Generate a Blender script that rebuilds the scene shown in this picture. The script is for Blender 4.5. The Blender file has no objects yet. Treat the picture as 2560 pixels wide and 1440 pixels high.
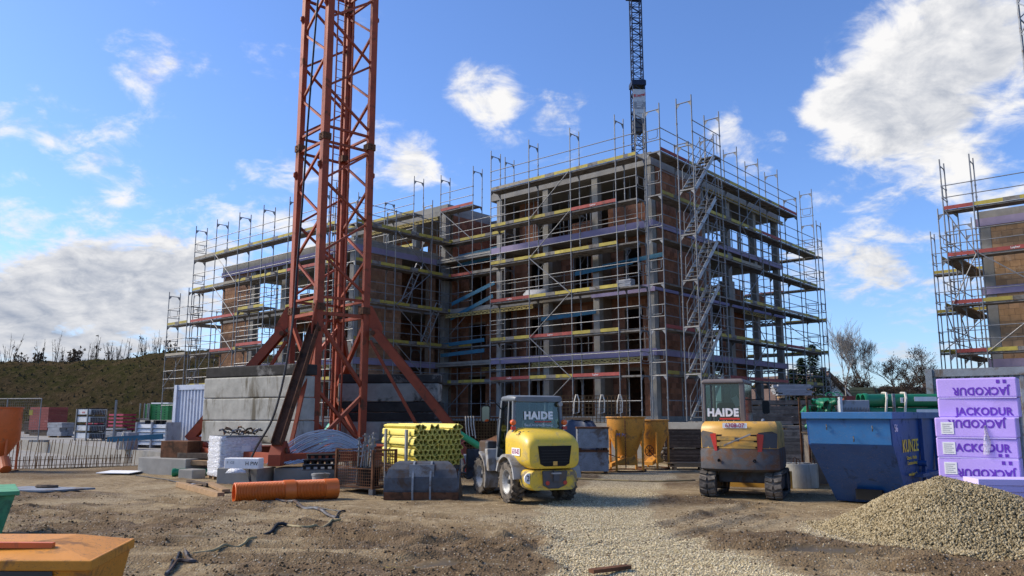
import bpy, bmesh, math, random
import numpy as np
from mathutils import Vector, Matrix, noise as mn
R = math.radians
SC = bpy.context.scene
COL = SC.collection
# ------------------------------------------------------------------ camera, sky, sun, exposure
FPX, PITCH, EYE = 1980.0, R(9.12), 1.75
cam_d = bpy.data.cameras.new('camera'); cam = bpy.data.objects.new('camera', cam_d); COL.objects.link(cam)
cam_d.sensor_width = 36.0; cam_d.lens = FPX / 2560 * 36.0; cam_d.clip_end = 6000; cam_d.clip_start = 0.1
cam.location = (0, 0, EYE); cam.rotation_euler = (R(90) + PITCH, 0, 0)
SC.camera = cam
def at(px, py, Y):
    """point on the ray through photo pixel (px, py) at world depth Y"""
    u = (px - 1280) / FPX; v = (720 - py) / FPX
    d = Vector((u, math.cos(PITCH) - v * math.sin(PITCH), math.sin(PITCH) + v * math.cos(PITCH)))
    return Vector((0, 0, EYE)) + d * (Y / d.y)
def gp(px, py, z=0.0):
    """point where that ray meets the level z"""
    u = (px - 1280) / FPX; v = (720 - py) / FPX
    d = Vector((u, math.cos(PITCH) - v * math.sin(PITCH), math.sin(PITCH) + v * math.cos(PITCH)))
    return Vector((0, 0, EYE)) + d * ((z - EYE) / d.z)
SUN_EL, SUN_AZ = R(37), R(-78)          # azimuth measured from +Y towards +X: the sun stands to the left
sun_dir = Vector((math.sin(SUN_AZ) * math.cos(SUN_EL), math.cos(SUN_AZ) * math.cos(SUN_EL), math.sin(SUN_EL)))
sd = bpy.data.lights.new('sun', 'SUN'); sd.energy = 3.1; sd.angle = R(22); sd.color = (1.0, 0.89, 0.73)
sun = bpy.data.objects.new('sun', sd); COL.objects.link(sun)
sun.rotation_euler = (-sun_dir).to_track_quat('-Z', 'Y').to_euler(); sun.location = (-30, 0, 40)
SC.view_settings.view_transform = 'Standard'; SC.view_settings.look = 'None'
SC.view_settings.gamma = 1; SC.view_settings.exposure = 0.80; SC.view_settings.use_curve_mapping = False
SC.render.engine = 'CYCLES'
SC.cycles.max_bounces = 6; SC.cycles.diffuse_bounces = 2; SC.cycles.glossy_bounces = 3
SC.cycles.transparent_max_bounces = 8; SC.cycles.caustics_reflective = False; SC.cycles.caustics_refractive = False

class NT:
    def __init__(s, tree): s.t = tree; s.n = tree.nodes; s.l = tree.links
    def new(s, typ, **kw):
        nd = s.n.new(typ)
        for k, v in kw.items():
            if k.startswith('_'): setattr(nd, k[1:], v)
        return nd
    def put(s, sock, val):
        if hasattr(val, 'is_linked') or hasattr(val, 'links'): s.l.new(val, sock)
        else: sock.default_value = val
    def math(s, op, a, b=None, c=None, clamp=False):
        nd = s.n.new('ShaderNodeMath'); nd.operation = op; nd.use_clamp = clamp
        for i, x in enumerate((a, b, c)):
            if x is not None: s.put(nd.inputs[i], x)
        return nd.outputs[0]
    def vmath(s, op, a, b=None, scale=None):
        nd = s.n.new('ShaderNodeVectorMath'); nd.operation = op
        s.put(nd.inputs[0], a)
        if b is not None: s.put(nd.inputs[1], b)
        if scale is not None: s.put(nd.inputs['Scale'], scale)
        return nd.outputs['Value'] if op in ('DOT_PRODUCT', 'LENGTH', 'DISTANCE') else nd.outputs[0]
    def noise(s, vec, scale, detail=4, rough=.55, dist=0.0, lac=2.0):
        nd = s.n.new('ShaderNodeTexNoise'); s.put(nd.inputs['Vector'], vec)
        nd.inputs['Scale'].default_value = scale; nd.inputs['Detail'].default_value = detail
        nd.inputs['Roughness'].default_value = rough; nd.inputs['Distortion'].default_value = dist
        return nd.outputs['Fac']
    def vor(s, vec, scale, feature='F1', out='Distance', rnd=1.0):
        nd = s.n.new('ShaderNodeTexVoronoi'); nd.feature = feature; s.put(nd.inputs['Vector'], vec)
        nd.inputs['Scale'].default_value = scale; nd.inputs['Randomness'].default_value = rnd
        return nd.outputs[out]
    def mapr(s, x, a, b, c=0.0, d=1.0, smooth=False):
        nd = s.n.new('ShaderNodeMapRange'); nd.interpolation_type = 'SMOOTHSTEP' if smooth else 'LINEAR'
        s.put(nd.inputs[0], x)
        for i, q in enumerate((a, b, c, d)): s.put(nd.inputs[i + 1], q)
        return nd.outputs[0]
    def mix(s, fac, a, b, mode='MIX'):
        nd = s.n.new('ShaderNodeMix'); nd.data_type = 'RGBA'; nd.blend_type = mode
        s.put(nd.inputs[0], fac)
        for k, x in ((6, a), (7, b)):
            if isinstance(x, (tuple, list)): x = tuple(x) + ((1,) if len(x) == 3 else ())
            s.put(nd.inputs[k], x)
        return nd.outputs[2]
    def scalev(s, vec, sc):
        nd = s.n.new('ShaderNodeMapping'); s.put(nd.inputs[0], vec); nd.inputs['Scale'].default_value = sc
        return nd.outputs[0]

# ------------------------------------------------------------------ world: Nishita sky with broken clouds
W = bpy.data.worlds.new('World'); SC.world = W; W.use_nodes = True
n = NT(W.node_tree); n.n.clear()
sky = n.new('ShaderNodeTexSky'); sky.sky_type = 'NISHITA'; sky.sun_disc = False
sky.sun_elevation = SUN_EL; sky.sun_rotation = SUN_AZ; sky.air_density = 1.0; sky.dust_density = 0.6; sky.ozone_density = 2.0
tc = n.new('ShaderNodeTexCoord'); d = n.vmath('NORMALIZE', tc.outputs['Generated'])
sep = n.new('ShaderNodeSeparateXYZ'); n.l.new(d, sep.inputs[0])
zz = n.math('ADD', n.math('MAXIMUM', sep.outputs[2], 0.0), 0.34)
cmb = n.new('ShaderNodeCombineXYZ')
n.put(cmb.inputs[0], n.math('DIVIDE', sep.outputs[0], zz)); n.put(cmb.inputs[1], n.math('DIVIDE', sep.outputs[1], zz))
P = cmb.outputs[0]
def pdir(px, py): return (at(px, py, 100.0) - Vector((0, 0, EYE))).normalized()
big = n.noise(n.vmath('ADD', P, (3.1, 7.7, 0)), 3.3, 10, .58, .35)
fine = n.noise(n.vmath('ADD', P, (1.3, 2.2, 4.0)), 12.0, 8, .62, .4)
field = n.math('ADD', n.math('MULTIPLY', big, .62), n.math('MULTIPLY', fine, .38))
bias = None
# clouds seen in the photograph: (pixel x, pixel y, angular radius in degrees, weight)
for (px, py, rad, w) in [(2330, 200, 8.8, .20), (2200, 330, 7, .14), (2500, 80, 6, .13), (200, 690, 11, .20), (420, 640, 7, .13), (60, 800, 8, .12),
                         (1190, 235, 3.6, .19), (960, 370, 5, .18), (1080, 430, 3.6, .15), (1110, 330, 2.6, -.10), (1010, 180, 4.5, -.12), (700, 490, 6, .17), (360, 90, 4.6, .16), (590, 160, 3.5, .12),
                         (210, 335, 3.2, .16), (380, 340, 3.2, .10), (40, 240, 3, .14), (700, 220, 3.6, .14), (1845, 380, 4.2, .15), (2250, 620, 8, .13), (2420, 470, 4, .10),
                         (1480, 220, 1.8, .15), (1400, 290, 2.2, .12), (1790, 290, 2.4, .12),
                         (120, 130, 7, -.09), (250, 440, 6, -.08), (1700, 90, 9, -.09), (1300, 60, 6, -.07), (150, 480, 3.5, -.05), (600, 330, 4, -.10), (2080, 760, 4, -.05)]:
    dd = n.vmath('DOT_PRODUCT', d, tuple(pdir(px, py)))
    g = n.mapr(dd, math.cos(R(rad)), 1.0, 0.0, w * .68, smooth=True)
    bias = g if bias is None else n.math('ADD', bias, g)
fld = n.math('ADD', field, bias)
low = n.mapr(sep.outputs[2], 0.02, 0.22, 0.085, 0.0)             # more cloud towards the horizon
fld = n.math('ADD', fld, low)
mask = n.math('POWER', n.mapr(fld, 0.565, 0.72, 0.0, 1.0, smooth=True), 1.15)
big2 = n.noise(n.vmath('ADD', P, (3.1 - .05, 7.7 + .02, 0)), 3.3, 7, .58, .35)
fine2 = n.noise(n.vmath('ADD', P, (1.3 - .025, 2.2 + .012, 4.0)), 12.0, 6, .62, .4)
lit = n.math('ADD', n.math('MULTIPLY', n.math('SUBTRACT', big, big2), 2.2), n.math('MULTIPLY', n.math('SUBTRACT', fine, fine2), 1.6))
thick = n.mapr(fld, 0.66, 0.86, 0.0, 1.0)
shade = n.math('ADD', n.math('SUBTRACT', 0.94, n.math('MULTIPLY', thick, .42)), lit, clamp=True)
cold = n.mapr(sep.outputs[2], 0.03, 0.24, .55, 1.0)
ccol = n.mix(n.math('MULTIPLY', shade, cold), (.155, .19, .26), (.555, .55, .55))
skyc = n.mix(1.0, sky.outputs[0], (0.66, 0.83, 1.16), 'MULTIPLY')
skyc = n.vmath('SCALE', skyc, scale=0.105)
final = n.mix(mask, skyc, ccol)
bg = n.new('ShaderNodeBackground'); n.put(bg.inputs[0], final); bg.inputs[1].default_value = 1.0
wo = n.new('ShaderNodeOutputWorld'); n.l.new(bg.outputs[0], wo.inputs[0])
W.cycles.sampling_method = 'MANUAL'; W.cycles.sample_map_resolution = 1024

# ------------------------------------------------------------------ materials
MATS = {}
def mat(name, col, rough=.75, metal=0.0, var=.18, vs=3.0, bump=.15, bs=40.0, dirt=None, dirt_amt=.5, ds=2.5, streak=False, rnd=.0, coat=0.0, isl=0.0, fleck=None):
    """painted / raw surface: base colour with grain, worn or dirty patches of their own shape, fine relief"""
    if name in MATS: return MATS[name]
    m = bpy.data.materials.new(name); m.use_nodes = True; t = NT(m.node_tree); t.n.clear()
    out = t.new('ShaderNodeOutputMaterial'); b = t.new('ShaderNodeBsdfPrincipled'); t.l.new(b.outputs[0], out.inputs[0])
    tcn = t.new('ShaderNodeTexCoord'); oi = t.new('ShaderNodeObjectInfo')
    vec = t.vmath('ADD', tcn.outputs['Object'], t.vmath('SCALE', (13.1, 7.7, 5.3), scale=oi.outputs['Random']))
    nz = t.noise(vec, vs, 5, .6)
    c = t.mix(t.mapr(nz, .3, .7), tuple(x * (1 - var) for x in col), tuple(min(1, x * (1 + var)) for x in col))
    if isl:
        gi = t.new('ShaderNodeNewGeometry'); c = t.mix(1.0, c, t.vmath('SCALE', (1, 1, 1), scale=t.mapr(gi.outputs['Random Per Island'], 0, 1, 1 - isl, 1 + isl)), 'MULTIPLY')
    if rnd: 
        c = t.mix(1.0, c, t.vmath('SCALE', (1, 1, 1), scale=t.mapr(oi.outputs['Random'], 0, 1, 1 - rnd, 1 + rnd)), 'MULTIPLY')
    ro = rough
    if dirt:
        dv = t.scalev(vec, (1, 1, .22)) if streak else vec
        dn = t.noise(dv, ds * (2.2 if streak else 1), 7, .68, .4)
        dm = t.mapr(dn, .72 - dirt_amt * .42, .80 - dirt_amt * .36, 0, 1)
        c = t.mix(dm, c, dirt); ro = t.mapr(dm, 0, 1, rough, max(rough, .85))
    if fleck:                                                          # chips, scratches and dried splashes
        fv = t.noise(t.scalev(vec, (1, 1, 2.4)), 26, 6, .75, 1.5); big_ = t.noise(vec, 2.1, 4, .6)
        fm_ = t.math('MULTIPLY', t.mapr(fv, .565, .625), t.mapr(big_, .38, .52), clamp=True); c = t.mix(fm_, c, fleck)
    t.put(b.inputs['Base Color'], c); t.put(b.inputs['Roughness'], ro); b.inputs['Metallic'].default_value = metal; b.inputs['Specular IOR Level'].default_value = .15 if rough >= .8 else .35 if rough > .5 else .5
    if coat: b.inputs['Coat Weight'].default_value = coat; b.inputs['Coat Roughness'].default_value = .15
    if bump:
        bp = t.new('ShaderNodeBump'); bp.inputs['Strength'].default_value = bump; bp.inputs['Distance'].default_value = .02
        t.put(bp.inputs['Height'], t.noise(vec, bs, 4, .6)); t.l.new(bp.outputs[0], b.inputs['Normal'])
    MATS[name] = m
    return m
MUD = (.16, .125, .09)
RUST = (.10, .045, .022)
mat('galv', (.20, .205, .21), .5, .25, .2, 6, .05, dirt=(.26, .25, .24), dirt_amt=.4, rnd=.12)
mat('deckgrey', (.20, .19, .175), .85, 0, .25, 4, .2, dirt=(.11, .095, .08), dirt_amt=.5, rnd=.2)
mat('toe_yellow', (.38, .31, .06), .7, 0, .2, 3, .1, dirt=(.23, .19, .10), dirt_amt=.42, rnd=.18)
mat('toe_red', (.30, .06, .05), .7, 0, .2, 3, .1, dirt=(.16, .07, .06), dirt_amt=.4, rnd=.15)
mat('toe_timber', (.32, .29, .23), .85, 0, .25, 5, .2, dirt=(.2, .16, .12), dirt_amt=.4, rnd=.15)
mat('white_print', (.8, .8, .8), .6, bump=0, var=.05)
mat('concrete', (.27, .26, .235), .9, 0, .16, 2.0, .25, 30, dirt=(.22, .205, .18), dirt_amt=.42, ds=.9)
mat('concrete_old', (.40, .385, .33), .92, 0, .2, 3, .3, 25, dirt=(.16, .14, .10), dirt_amt=.44, ds=.9, streak=True)
mat('concrete_dark', (.045, .042, .038), .9, 0, .3, 3, .3, 25, dirt=(.22, .21, .19), dirt_amt=.30, ds=1.2)
mat('concrete_wet', (.30, .29, .255), .9, 0, .2, 3, .3, 25, dirt=(.045, .04, .033), dirt_amt=.50, ds=1.1)
mat('brick', (.22, .10, .058), .92, 0, .16, 5, .35, 60, dirt=(.28, .165, .105), dirt_amt=.30, ds=2.2, rnd=.28, isl=.28)
mat('brick_pale', (.42, .255, .135), .92, 0, .14, 5, .35, 60, dirt=(.50, .36, .24), dirt_amt=.35, ds=2.2, rnd=.18, isl=.18)
mat('brick_mid', (.33, .185, .110), .92, 0, .14, 5, .35, 60, dirt=(.40, .26, .17), dirt_amt=.32, ds=2.2, rnd=.22, isl=.22)
mat('mortar', (.20, .15, .11), .95, 0, .15, 4, .2)
mat('xps', (.29, .25, .37), .8, 0, .08, 3, .08, dirt=(.28, .25, .36), dirt_amt=.4)
mat('blue_board', (.035, .14, .22), .7, 0, .2, 4, .1, dirt=(.10, .14, .16), dirt_amt=.35, rnd=.15)
mat('crane_red', (.30, .056, .020), .62, 0, .22, 2.5, .15, 50, dirt=RUST, dirt_amt=.36, ds=2.2, rnd=.10)
mat('crane_rust', (.12, .055, .030), .8, 0, .3, 3, .3, 50, dirt=(.05, .03, .02), dirt_amt=.5)
mat('black', (.012, .012, .013), .55, 0, .2, 4, .1)
mat('black_matt', (.018, .018, .018), .9, 0, .2, 4, .1)
mat('rubber', (.035, .032, .030), .9, 0, .2, 6, .3, dirt=(.17, .145, .115), dirt_amt=.72, ds=4)
mat('timber', (.34, .22, .12), .85, 0, .22, 6, .3, dirt=(.19, .13, .08), dirt_amt=.4, rnd=.2)
mat('timber_grey', (.19, .165, .135), .9, 0, .25, 6, .35, dirt=(.10, .085, .07), dirt_amt=.45, rnd=.3)
mat('timber_dark', (.105, .08, .06), .9, 0, .3, 6, .35, dirt=(.16, .13, .10), dirt_amt=.35, rnd=.35)
mat('steel_rust', (.14, .065, .035), .85, .1, .3, 6, .25, dirt=(.06, .035, .022), dirt_amt=.5)
mat('steel_dark', (.085, .09, .10), .6, .2, .3, 4, .2, dirt=(.085, .055, .038), dirt_amt=.55, ds=2.2)
mat('steel_grey', (.24, .26, .28), .6, .2, .2, 4, .15, dirt=(.15, .12, .10), dirt_amt=.42, fleck=(.13, .07, .04))
mat('white_steel', (.55, .57, .58), .55, 0, .1, 3, .1, dirt=(.33, .33, .33), dirt_amt=.36)
mat('green_plastic', (.012, .20, .085), .42, 0, .12, 3, .05, dirt=(.03, .17, .09), dirt_amt=.35)
mat('green_crate', (.02, .22, .055), .5, 0, .15, 3, .05, rnd=.12)
mat('orange_pipe', (.72, .155, .018), .42, 0, .1, 3, .05, dirt=(.5, .15, .05), dirt_amt=.3)
mat('orange_paint', (.62, .14, .03), .5, 0, .12, 3, .1, dirt=(.33, .12, .05), dirt_amt=.40, ds=3)
mat('amber_paint', (.58, .255, .035), .55, 0, .12, 3, .12, dirt=(.22, .12, .05), dirt_amt=.42, ds=3, fleck=(.09, .05, .03))
mat('yellow_paint', (.72, .49, .04), .42, 0, .07, 3, .04, dirt=(.46, .34, .11), dirt_amt=.44, ds=3.2, coat=.1, fleck=(.34, .26, .13))
mat('yellow_lower', (.70, .47, .035), .45, 0, .08, 3, .05, dirt=(.22, .18, .12), dirt_amt=.50, ds=3.5, fleck=(.10, .085, .06))
mat('volvo_yellow', (.60, .33, .06), .45, 0, .08, 3, .04, dirt=(.36, .23, .09), dirt_amt=.44, ds=2.5, fleck=(.22, .15, .08))
mat('dark_grey_paint', (.075, .078, .085), .6, 0, .15, 4, .1, dirt=(.13, .10, .075), dirt_amt=.45, ds=3)
mat('counterweight', (.085, .085, .09), .75, 0, .2, 4, .15, dirt=(.13, .065, .035), dirt_amt=.58, ds=2.2, fleck=(.17, .15, .13))
mat('cab_grey', (.13, .15, .17), .5, 0, .12, 4, .05, dirt=(.18, .16, .14), dirt_amt=.35)
mat('cab_brown', (.15, .125, .115), .6, 0, .12, 4, .05, dirt=(.2, .16, .13), dirt_amt=.35)
mat('fender', (.34, .34, .33), .7, 0, .12, 4, .1, dirt=(.2, .17, .13), dirt_amt=.5)
mat('rim_silver', (.42, .42, .40), .55, .3, .15, 5, .1, dirt=(.22, .19, .15), dirt_amt=.5, ds=4)
mat('red_plastic', (.45, .03, .02), .3, 0, .1, 4, 0)
mat('orange_lens', (.75, .13, .02), .25, 0, .1, 4, 0)
mat('red_print', (.55, .03, .02), .5, bump=0, var=.05)
mat('dark_print', (.012, .012, .012), .6, bump=0, var=.05)
mat('purple_print', (.13, .035, .42), .6, bump=0, var=.1)
mat('number_print', (.33, .03, .12), .6, bump=0, var=.1)
mat('yellow_print', (.75, .6, .08), .6, bump=0, var=.1)
mat('blue_print', (.02, .05, .20), .6, bump=0)
mat('blue_paint', (.007, .072, .25), .42, 0, .15, 2.5, .1, dirt=(.018, .05, .13), dirt_amt=.38, ds=3, coat=.1, fleck=(.12, .15, .20))
mat('blue_light', (.018, .115, .29), .42, 0, .12, 2.5, .1, dirt=(.03, .085, .20), dirt_amt=.42, ds=3, coat=.1, fleck=(.10, .14, .2))
mat('xps_pack', (.50, .355, .80), .5, 0, .05, 2, .1, 8, dirt=(.45, .32, .72), dirt_amt=.35, fleck=(.58, .47, .82))
mat('xps_raw', (.58, .49, .83), .8, 0, .05, 2, .05)
mat('paper', (.78, .78, .76), .8, 0, .08, 8, .03)
mat('red_panel', (.25, .06, .05), .7, 0, .15, 3, .1, dirt=(.32, .14, .13), dirt_amt=.35, rnd=.12)
mat('magenta_frame', (.38, .04, .085), .6, 0, .15, 3, .1, rnd=.12)
mat('yellow_pipe', (.78, .64, .13), .5, 0, .08, 3, .05, dirt=(.52, .42, .12), dirt_amt=.35, rnd=.14)
mat('tarp_blue', (.045, .06, .095), .45, 0, .2, 3, .35, 9)
mat('tarp_green', (.05, .34, .22), .5, 0, .15, 3, .3, 9)
mat('skip_green', (.09, .32, .14), .6, 0, .12, 3, .1, dirt=(.07, .17, .09), dirt_amt=.42, fleck=(.12, .10, .07))
mat('skip_orange', (.62, .245, .025), .55, 0, .12, 3, .1, dirt=(.24, .11, .04), dirt_amt=.42, ds=2.5, fleck=(.10, .06, .035))
mat('dark_sign', (.05, .055, .055), .6, bump=0)
mat('hose_yellow', (.36, .28, .13), .6, 0, .15, 6, .1, dirt=(.24, .18, .11), dirt_amt=.55)
mat('strap', (.62, .57, .47), .85, 0, .12, 6, .1)
mat('dust_grey', (.30, .31, .33), .7, 0, .15, 4, .1, dirt=(.2, .19, .18), dirt_amt=.4)
mat('sand_brick', (.40, .36, .32), .9, 0, .1, 5, .2)
mat('crane_blue', (.012, .022, .055), .6, 0, .2, 3, .05)
mat('bark', (.085, .065, .05), .95, 0, .25, 8, .3)
mat('bark_pale', (.32, .29, .26), .95, 0, .3, 4, .3)
mat('dead_leaf', (.10, .068, .042), .9, 0, .3, 8, .1, rnd=.2)
mat('conifer', (.022, .040, .022), .9, 0, .35, 4, .1)
mat('house_white', (.62, .61, .58), .9, 0, .08, 1.2, .1)
mat('roof_brown', (.11, .075, .06), .9, 0, .2, 1.5, .2)
mat('roof_moss', (.15, .15, .075), .9, 0, .25, 1.5, .3)
def film_mat(name, tint, alpha, rough=.25, bump=.8, bs=9):
    m = bpy.data.materials.new(name); m.use_nodes = True; t = NT(m.node_tree); b = t.n['Principled BSDF']
    b.inputs['Base Color'].default_value = (*tint, 1); b.inputs['Roughness'].default_value = rough
    tcn = t.new('ShaderNodeTexCoord'); v = t.scalev(tcn.outputs['Object'], (1, 1, 2.6))
    nz = t.noise(v, bs, 6, .6, 1.2)
    t.put(b.inputs['Alpha'], t.mapr(nz, .35, .65, max(0, alpha - .25), min(1, alpha + .25)))
    bp = t.new('ShaderNodeBump'); bp.inputs['Strength'].default_value = bump; bp.inputs['Distance'].default_value = .06
    t.put(bp.inputs['Height'], nz); t.l.new(bp.outputs[0], b.inputs['Normal'])
    MATS[name] = m; return m
film_mat('wrap_white', (.80, .81, .84), .88)
film_mat('wrap_clear', (.62, .62, .66), .62)
film_mat('wrap_loose', (.85, .82, .95), .45)
def glass_mat(name, tint, mixf):
    m = bpy.data.materials.new(name); m.use_nodes = True; t = NT(m.node_tree); t.n.clear()
    out = t.new('ShaderNodeOutputMaterial'); mx = t.new('ShaderNodeMixShader'); tr = t.new('ShaderNodeBsdfTransparent'); gl = t.new('ShaderNodeBsdfGlossy')
    tr.inputs[0].default_value = (*tint, 1); gl.inputs['Roughness'].default_value = .06; gl.inputs[0].default_value = (.75, .85, .85, 1)
    lw = t.new('ShaderNodeLayerWeight'); lw.inputs[0].default_value = .35
    t.put(mx.inputs[0], t.mapr(lw.outputs['Fresnel'], 0, 1, mixf, .75)); t.l.new(tr.outputs[0], mx.inputs[1]); t.l.new(gl.outputs[0], mx.inputs[2]); t.l.new(mx.outputs[0], out.inputs[0])
    MATS[name] = m; return m
glass_mat('cab_glass', (.30, .40, .39), .05)
glass_mat('mirror_glass', (.05, .07, .06), .12)

# ------------------------------------------------------------------ mesh helpers
def rz(a): return Matrix.Rotation(a, 3, 'Z')
class MB:
    def __init__(s): s.v = []; s.f = []
    def quad(s, *p):
        k = len(s.v); s.v += [tuple(q) for q in p]; s.f.append(tuple(range(k, k + len(p)))); return s
    def box(s, c, sz, rot=None, top=None):
        """c centre, sz full size; top = (sx, sy) scale of the upper face"""
        k = len(s.v); c = Vector(c); hx, hy, hz = sz[0] / 2, sz[1] / 2, sz[2] / 2
        for z in (-1, 1):
            tx, ty = (top if (top and z == 1) else (1, 1))
            for (x, y) in ((-1, -1), (1, -1), (1, 1), (-1, 1)):
                p = Vector((x * hx * tx, y * hy * ty, z * hz))
                if rot is not None: p = rot @ p
                s.v.append(tuple(c + p))
        s.f += [(k, k + 3, k + 2, k + 1), (k + 4, k + 5, k + 6, k + 7), (k, k + 1, k + 5, k + 4), (k + 1, k + 2, k + 6, k + 5), (k + 2, k + 3, k + 7, k + 6), (k + 3, k, k + 4, k + 7)]
        return s
    def bb(s, x0, x1, y0, y1, z0, z1):
        return s.box(((x0 + x1) / 2, (y0 + y1) / 2, (z0 + z1) / 2), (abs(x1 - x0), abs(y1 - y0), abs(z1 - z0)))
    def beam(s, p0, p1, w, h, up=(0, 0, 1)):
        """rectangular bar from p0 to p1, w across, h along up"""
        p0, p1 = Vector(p0), Vector(p1); dr = (p1 - p0); L = dr.length; dr.normalize()
        sx = dr.cross(Vector(up))
        if sx.length < 1e-4: sx = dr.cross(Vector((0, 1, 0)))
        sx.normalize(); u = sx.cross(dr)
        m = Matrix((sx, dr, u)).transposed()
        return s.box((p0 + p1) / 2, (w, L, h), m)
    def ring(s, c, r, ax, n_, u=None):
        ax = Vector(ax).normalized()
        if u is None:
            u = ax.cross(Vector((0, 0, 1)))
            if u.length < 1e-4: u = Vector((1, 0, 0))
        u = Vector(u).normalized(); w = ax.cross(u)
        k = len(s.v)
        for i in range(n_):
            a = 2 * math.pi * i / n_
            s.v.append(tuple(Vector(c) + (u * math.cos(a) + w * math.sin(a)) * r))
        return k
    def cyl(s, p0, p1, r0, r1=None, n_=8, cap=True):
        r1 = r0 if r1 is None else r1; ax = Vector(p1) - Vector(p0)
        a = s.ring(p0, r0, ax, n_); b = s.ring(p1, r1, ax, n_)
        for i in range(n_):
            j = (i + 1) % n_; s.f.append((a + i, a + j, b + j, b + i))
        if cap: s.f.append(tuple(a + i for i in reversed(range(n_)))); s.f.append(tuple(b + i for i in range(n_)))
        return s
    def tube(s, pts, r, n_=6, cap=True, closed=False):
        pts = [Vector(p) for p in pts]; N = len(pts); rings = []; u = None
        for i, p in enumerate(pts):
            if closed: t = pts[(i + 1) % N] - pts[i - 1]
            else: t = pts[min(i + 1, N - 1)] - pts[max(i - 1, 0)]
            t.normalize()
            if u is None:
                u = t.cross(Vector((0, 0, 1)))
                if u.length < 1e-3: u = t.cross(Vector((1, 0, 0)))
            u = (u - t * u.dot(t)).normalized()
            rr = r[i] if isinstance(r, (list, tuple)) else r
            rings.append(s.ring(p, rr, t, n_, u))
        for q in range(N if closed else N - 1):
            a, b = rings[q], rings[(q + 1) % N]
            for i in range(n_):
                j = (i + 1) % n_; s.f.append((a + i, a + j, b + j, b + i))
        if cap and not closed:
            s.f.append(tuple(rings[0] + i for i in reversed(range(n_)))); s.f.append(tuple(rings[-1] + i for i in range(n_)))
        return s
    def lathe(s, prof, n_=20, o=(0, 0, 0), ax='z', sx=1.0, sy=1.0):
        """profile of (radius, height)"""
        k0 = len(s.v); o = Vector(o)
        for (r, h) in prof:
            for i in range(n_):
                a = 2 * math.pi * i / n_; x, y = r * math.cos(a) * sx, r * math.sin(a) * sy
                p = Vector((x, y, h)) if ax == 'z' else (Vector((h, x, y)) if ax == 'x' else Vector((y, h, x)))
                s.v.append(tuple(o + p))
        for q in range(len(prof) - 1):
            for i in range(n_):
                j = (i + 1) % n_; a = k0 + q * n_; b = a + n_
                s.f.append((a + i, a + j, b + j, b + i))
        return s
    def prism(s, poly, e0, e1, ax='y'):
        """polygon (a, b) extruded: ax 'y' -> (a, e, b); 'x' -> (e, a, b); 'z' -> (a, b, e)"""
        k = len(s.v); N = len(poly)
        mk = {'y': lambda a, b, e: (a, e, b), 'x': lambda a, b, e: (e, a, b), 'z': lambda a, b, e: (a, b, e)}[ax]
        for e in (e0, e1):
            for (a, b) in poly: s.v.append(mk(a, b, e))
        s.f.append(tuple(k + i for i in range(N))); s.f.append(tuple(k + N + i for i in reversed(range(N))))
        for i in range(N):
            j = (i + 1) % N; s.f.append((k + i, k + N + i, k + N + j, k + j))
        return s
    def loft(s, rings, cap=True):
        """rings: lists of points, same length"""
        ks = []
        for rg in rings:
            ks.append(len(s.v)); s.v += [tuple(p) for p in rg]
        N = len(rings[0])
        for a, b in zip(ks, ks[1:]):
            for i in range(N):
                j = (i + 1) % N; s.f.append((a + i, a + j, b + j, b + i))
        if cap: s.f.append(tuple(ks[0] + i for i in reversed(range(N)))); s.f.append(tuple(ks[-1] + i for i in range(N)))
        return s
    def mesh(s, name, m, smooth=False):
        me = bpy.data.meshes.new(name); me.from_pydata(s.v, [], s.f); me.materials.append(MATS[m] if isinstance(m, str) else m)
        bm_ = bmesh.new(); bm_.from_mesh(me); bmesh.ops.recalc_face_normals(bm_, faces=bm_.faces); bm_.to_mesh(me); bm_.free()
        if smooth:
            me.polygons.foreach_set('use_smooth', [True] * len(me.polygons))
            if smooth != 'all': me.set_sharp_from_angle(angle=R(38))
        return me
    def build(s, name, m, parent=None, smooth=False, bevel=0, loc=None):
        o = bpy.data.objects.new(name, s.mesh(name, m, smooth)); COL.objects.link(o)
        if parent is not None: o.parent = parent
        if loc is not None: o.location = loc
        if bevel:
            b = o.modifiers.new('bevel', 'BEVEL'); b.width = bevel; b.segments = 2; b.limit_method = 'ANGLE'; b.angle_limit = R(35)
        return o
def tag(o, label, cat, group=None, kind=None):
    if label: o['label'] = label
    if cat: o['category'] = cat
    if group: o['group'] = group
    if kind: o['kind'] = kind
    return o
def thing(name, label, cat, loc=(0, 0, 0), rotz=0.0, group=None):
    o = bpy.data.objects.new(name, None); COL.objects.link(o); o.empty_display_size = .2
    o.location = loc; o.rotation_euler = (0, 0, rotz)
    return tag(o, label, cat, group)
def inst(name, me, parent, loc=(0, 0, 0), rot=(0, 0, 0), scale=None):
    o = bpy.data.objects.new(name, me); COL.objects.link(o); o.parent = parent; o.location = loc; o.rotation_euler = rot
    if scale: o.scale = scale
    return o
def copy_tree(o, parent=None):
    c = o.copy(); COL.objects.link(c)
    if parent is not None: c.parent = parent
    for ch in list(o.children): copy_tree(ch, c)
    return c
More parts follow.
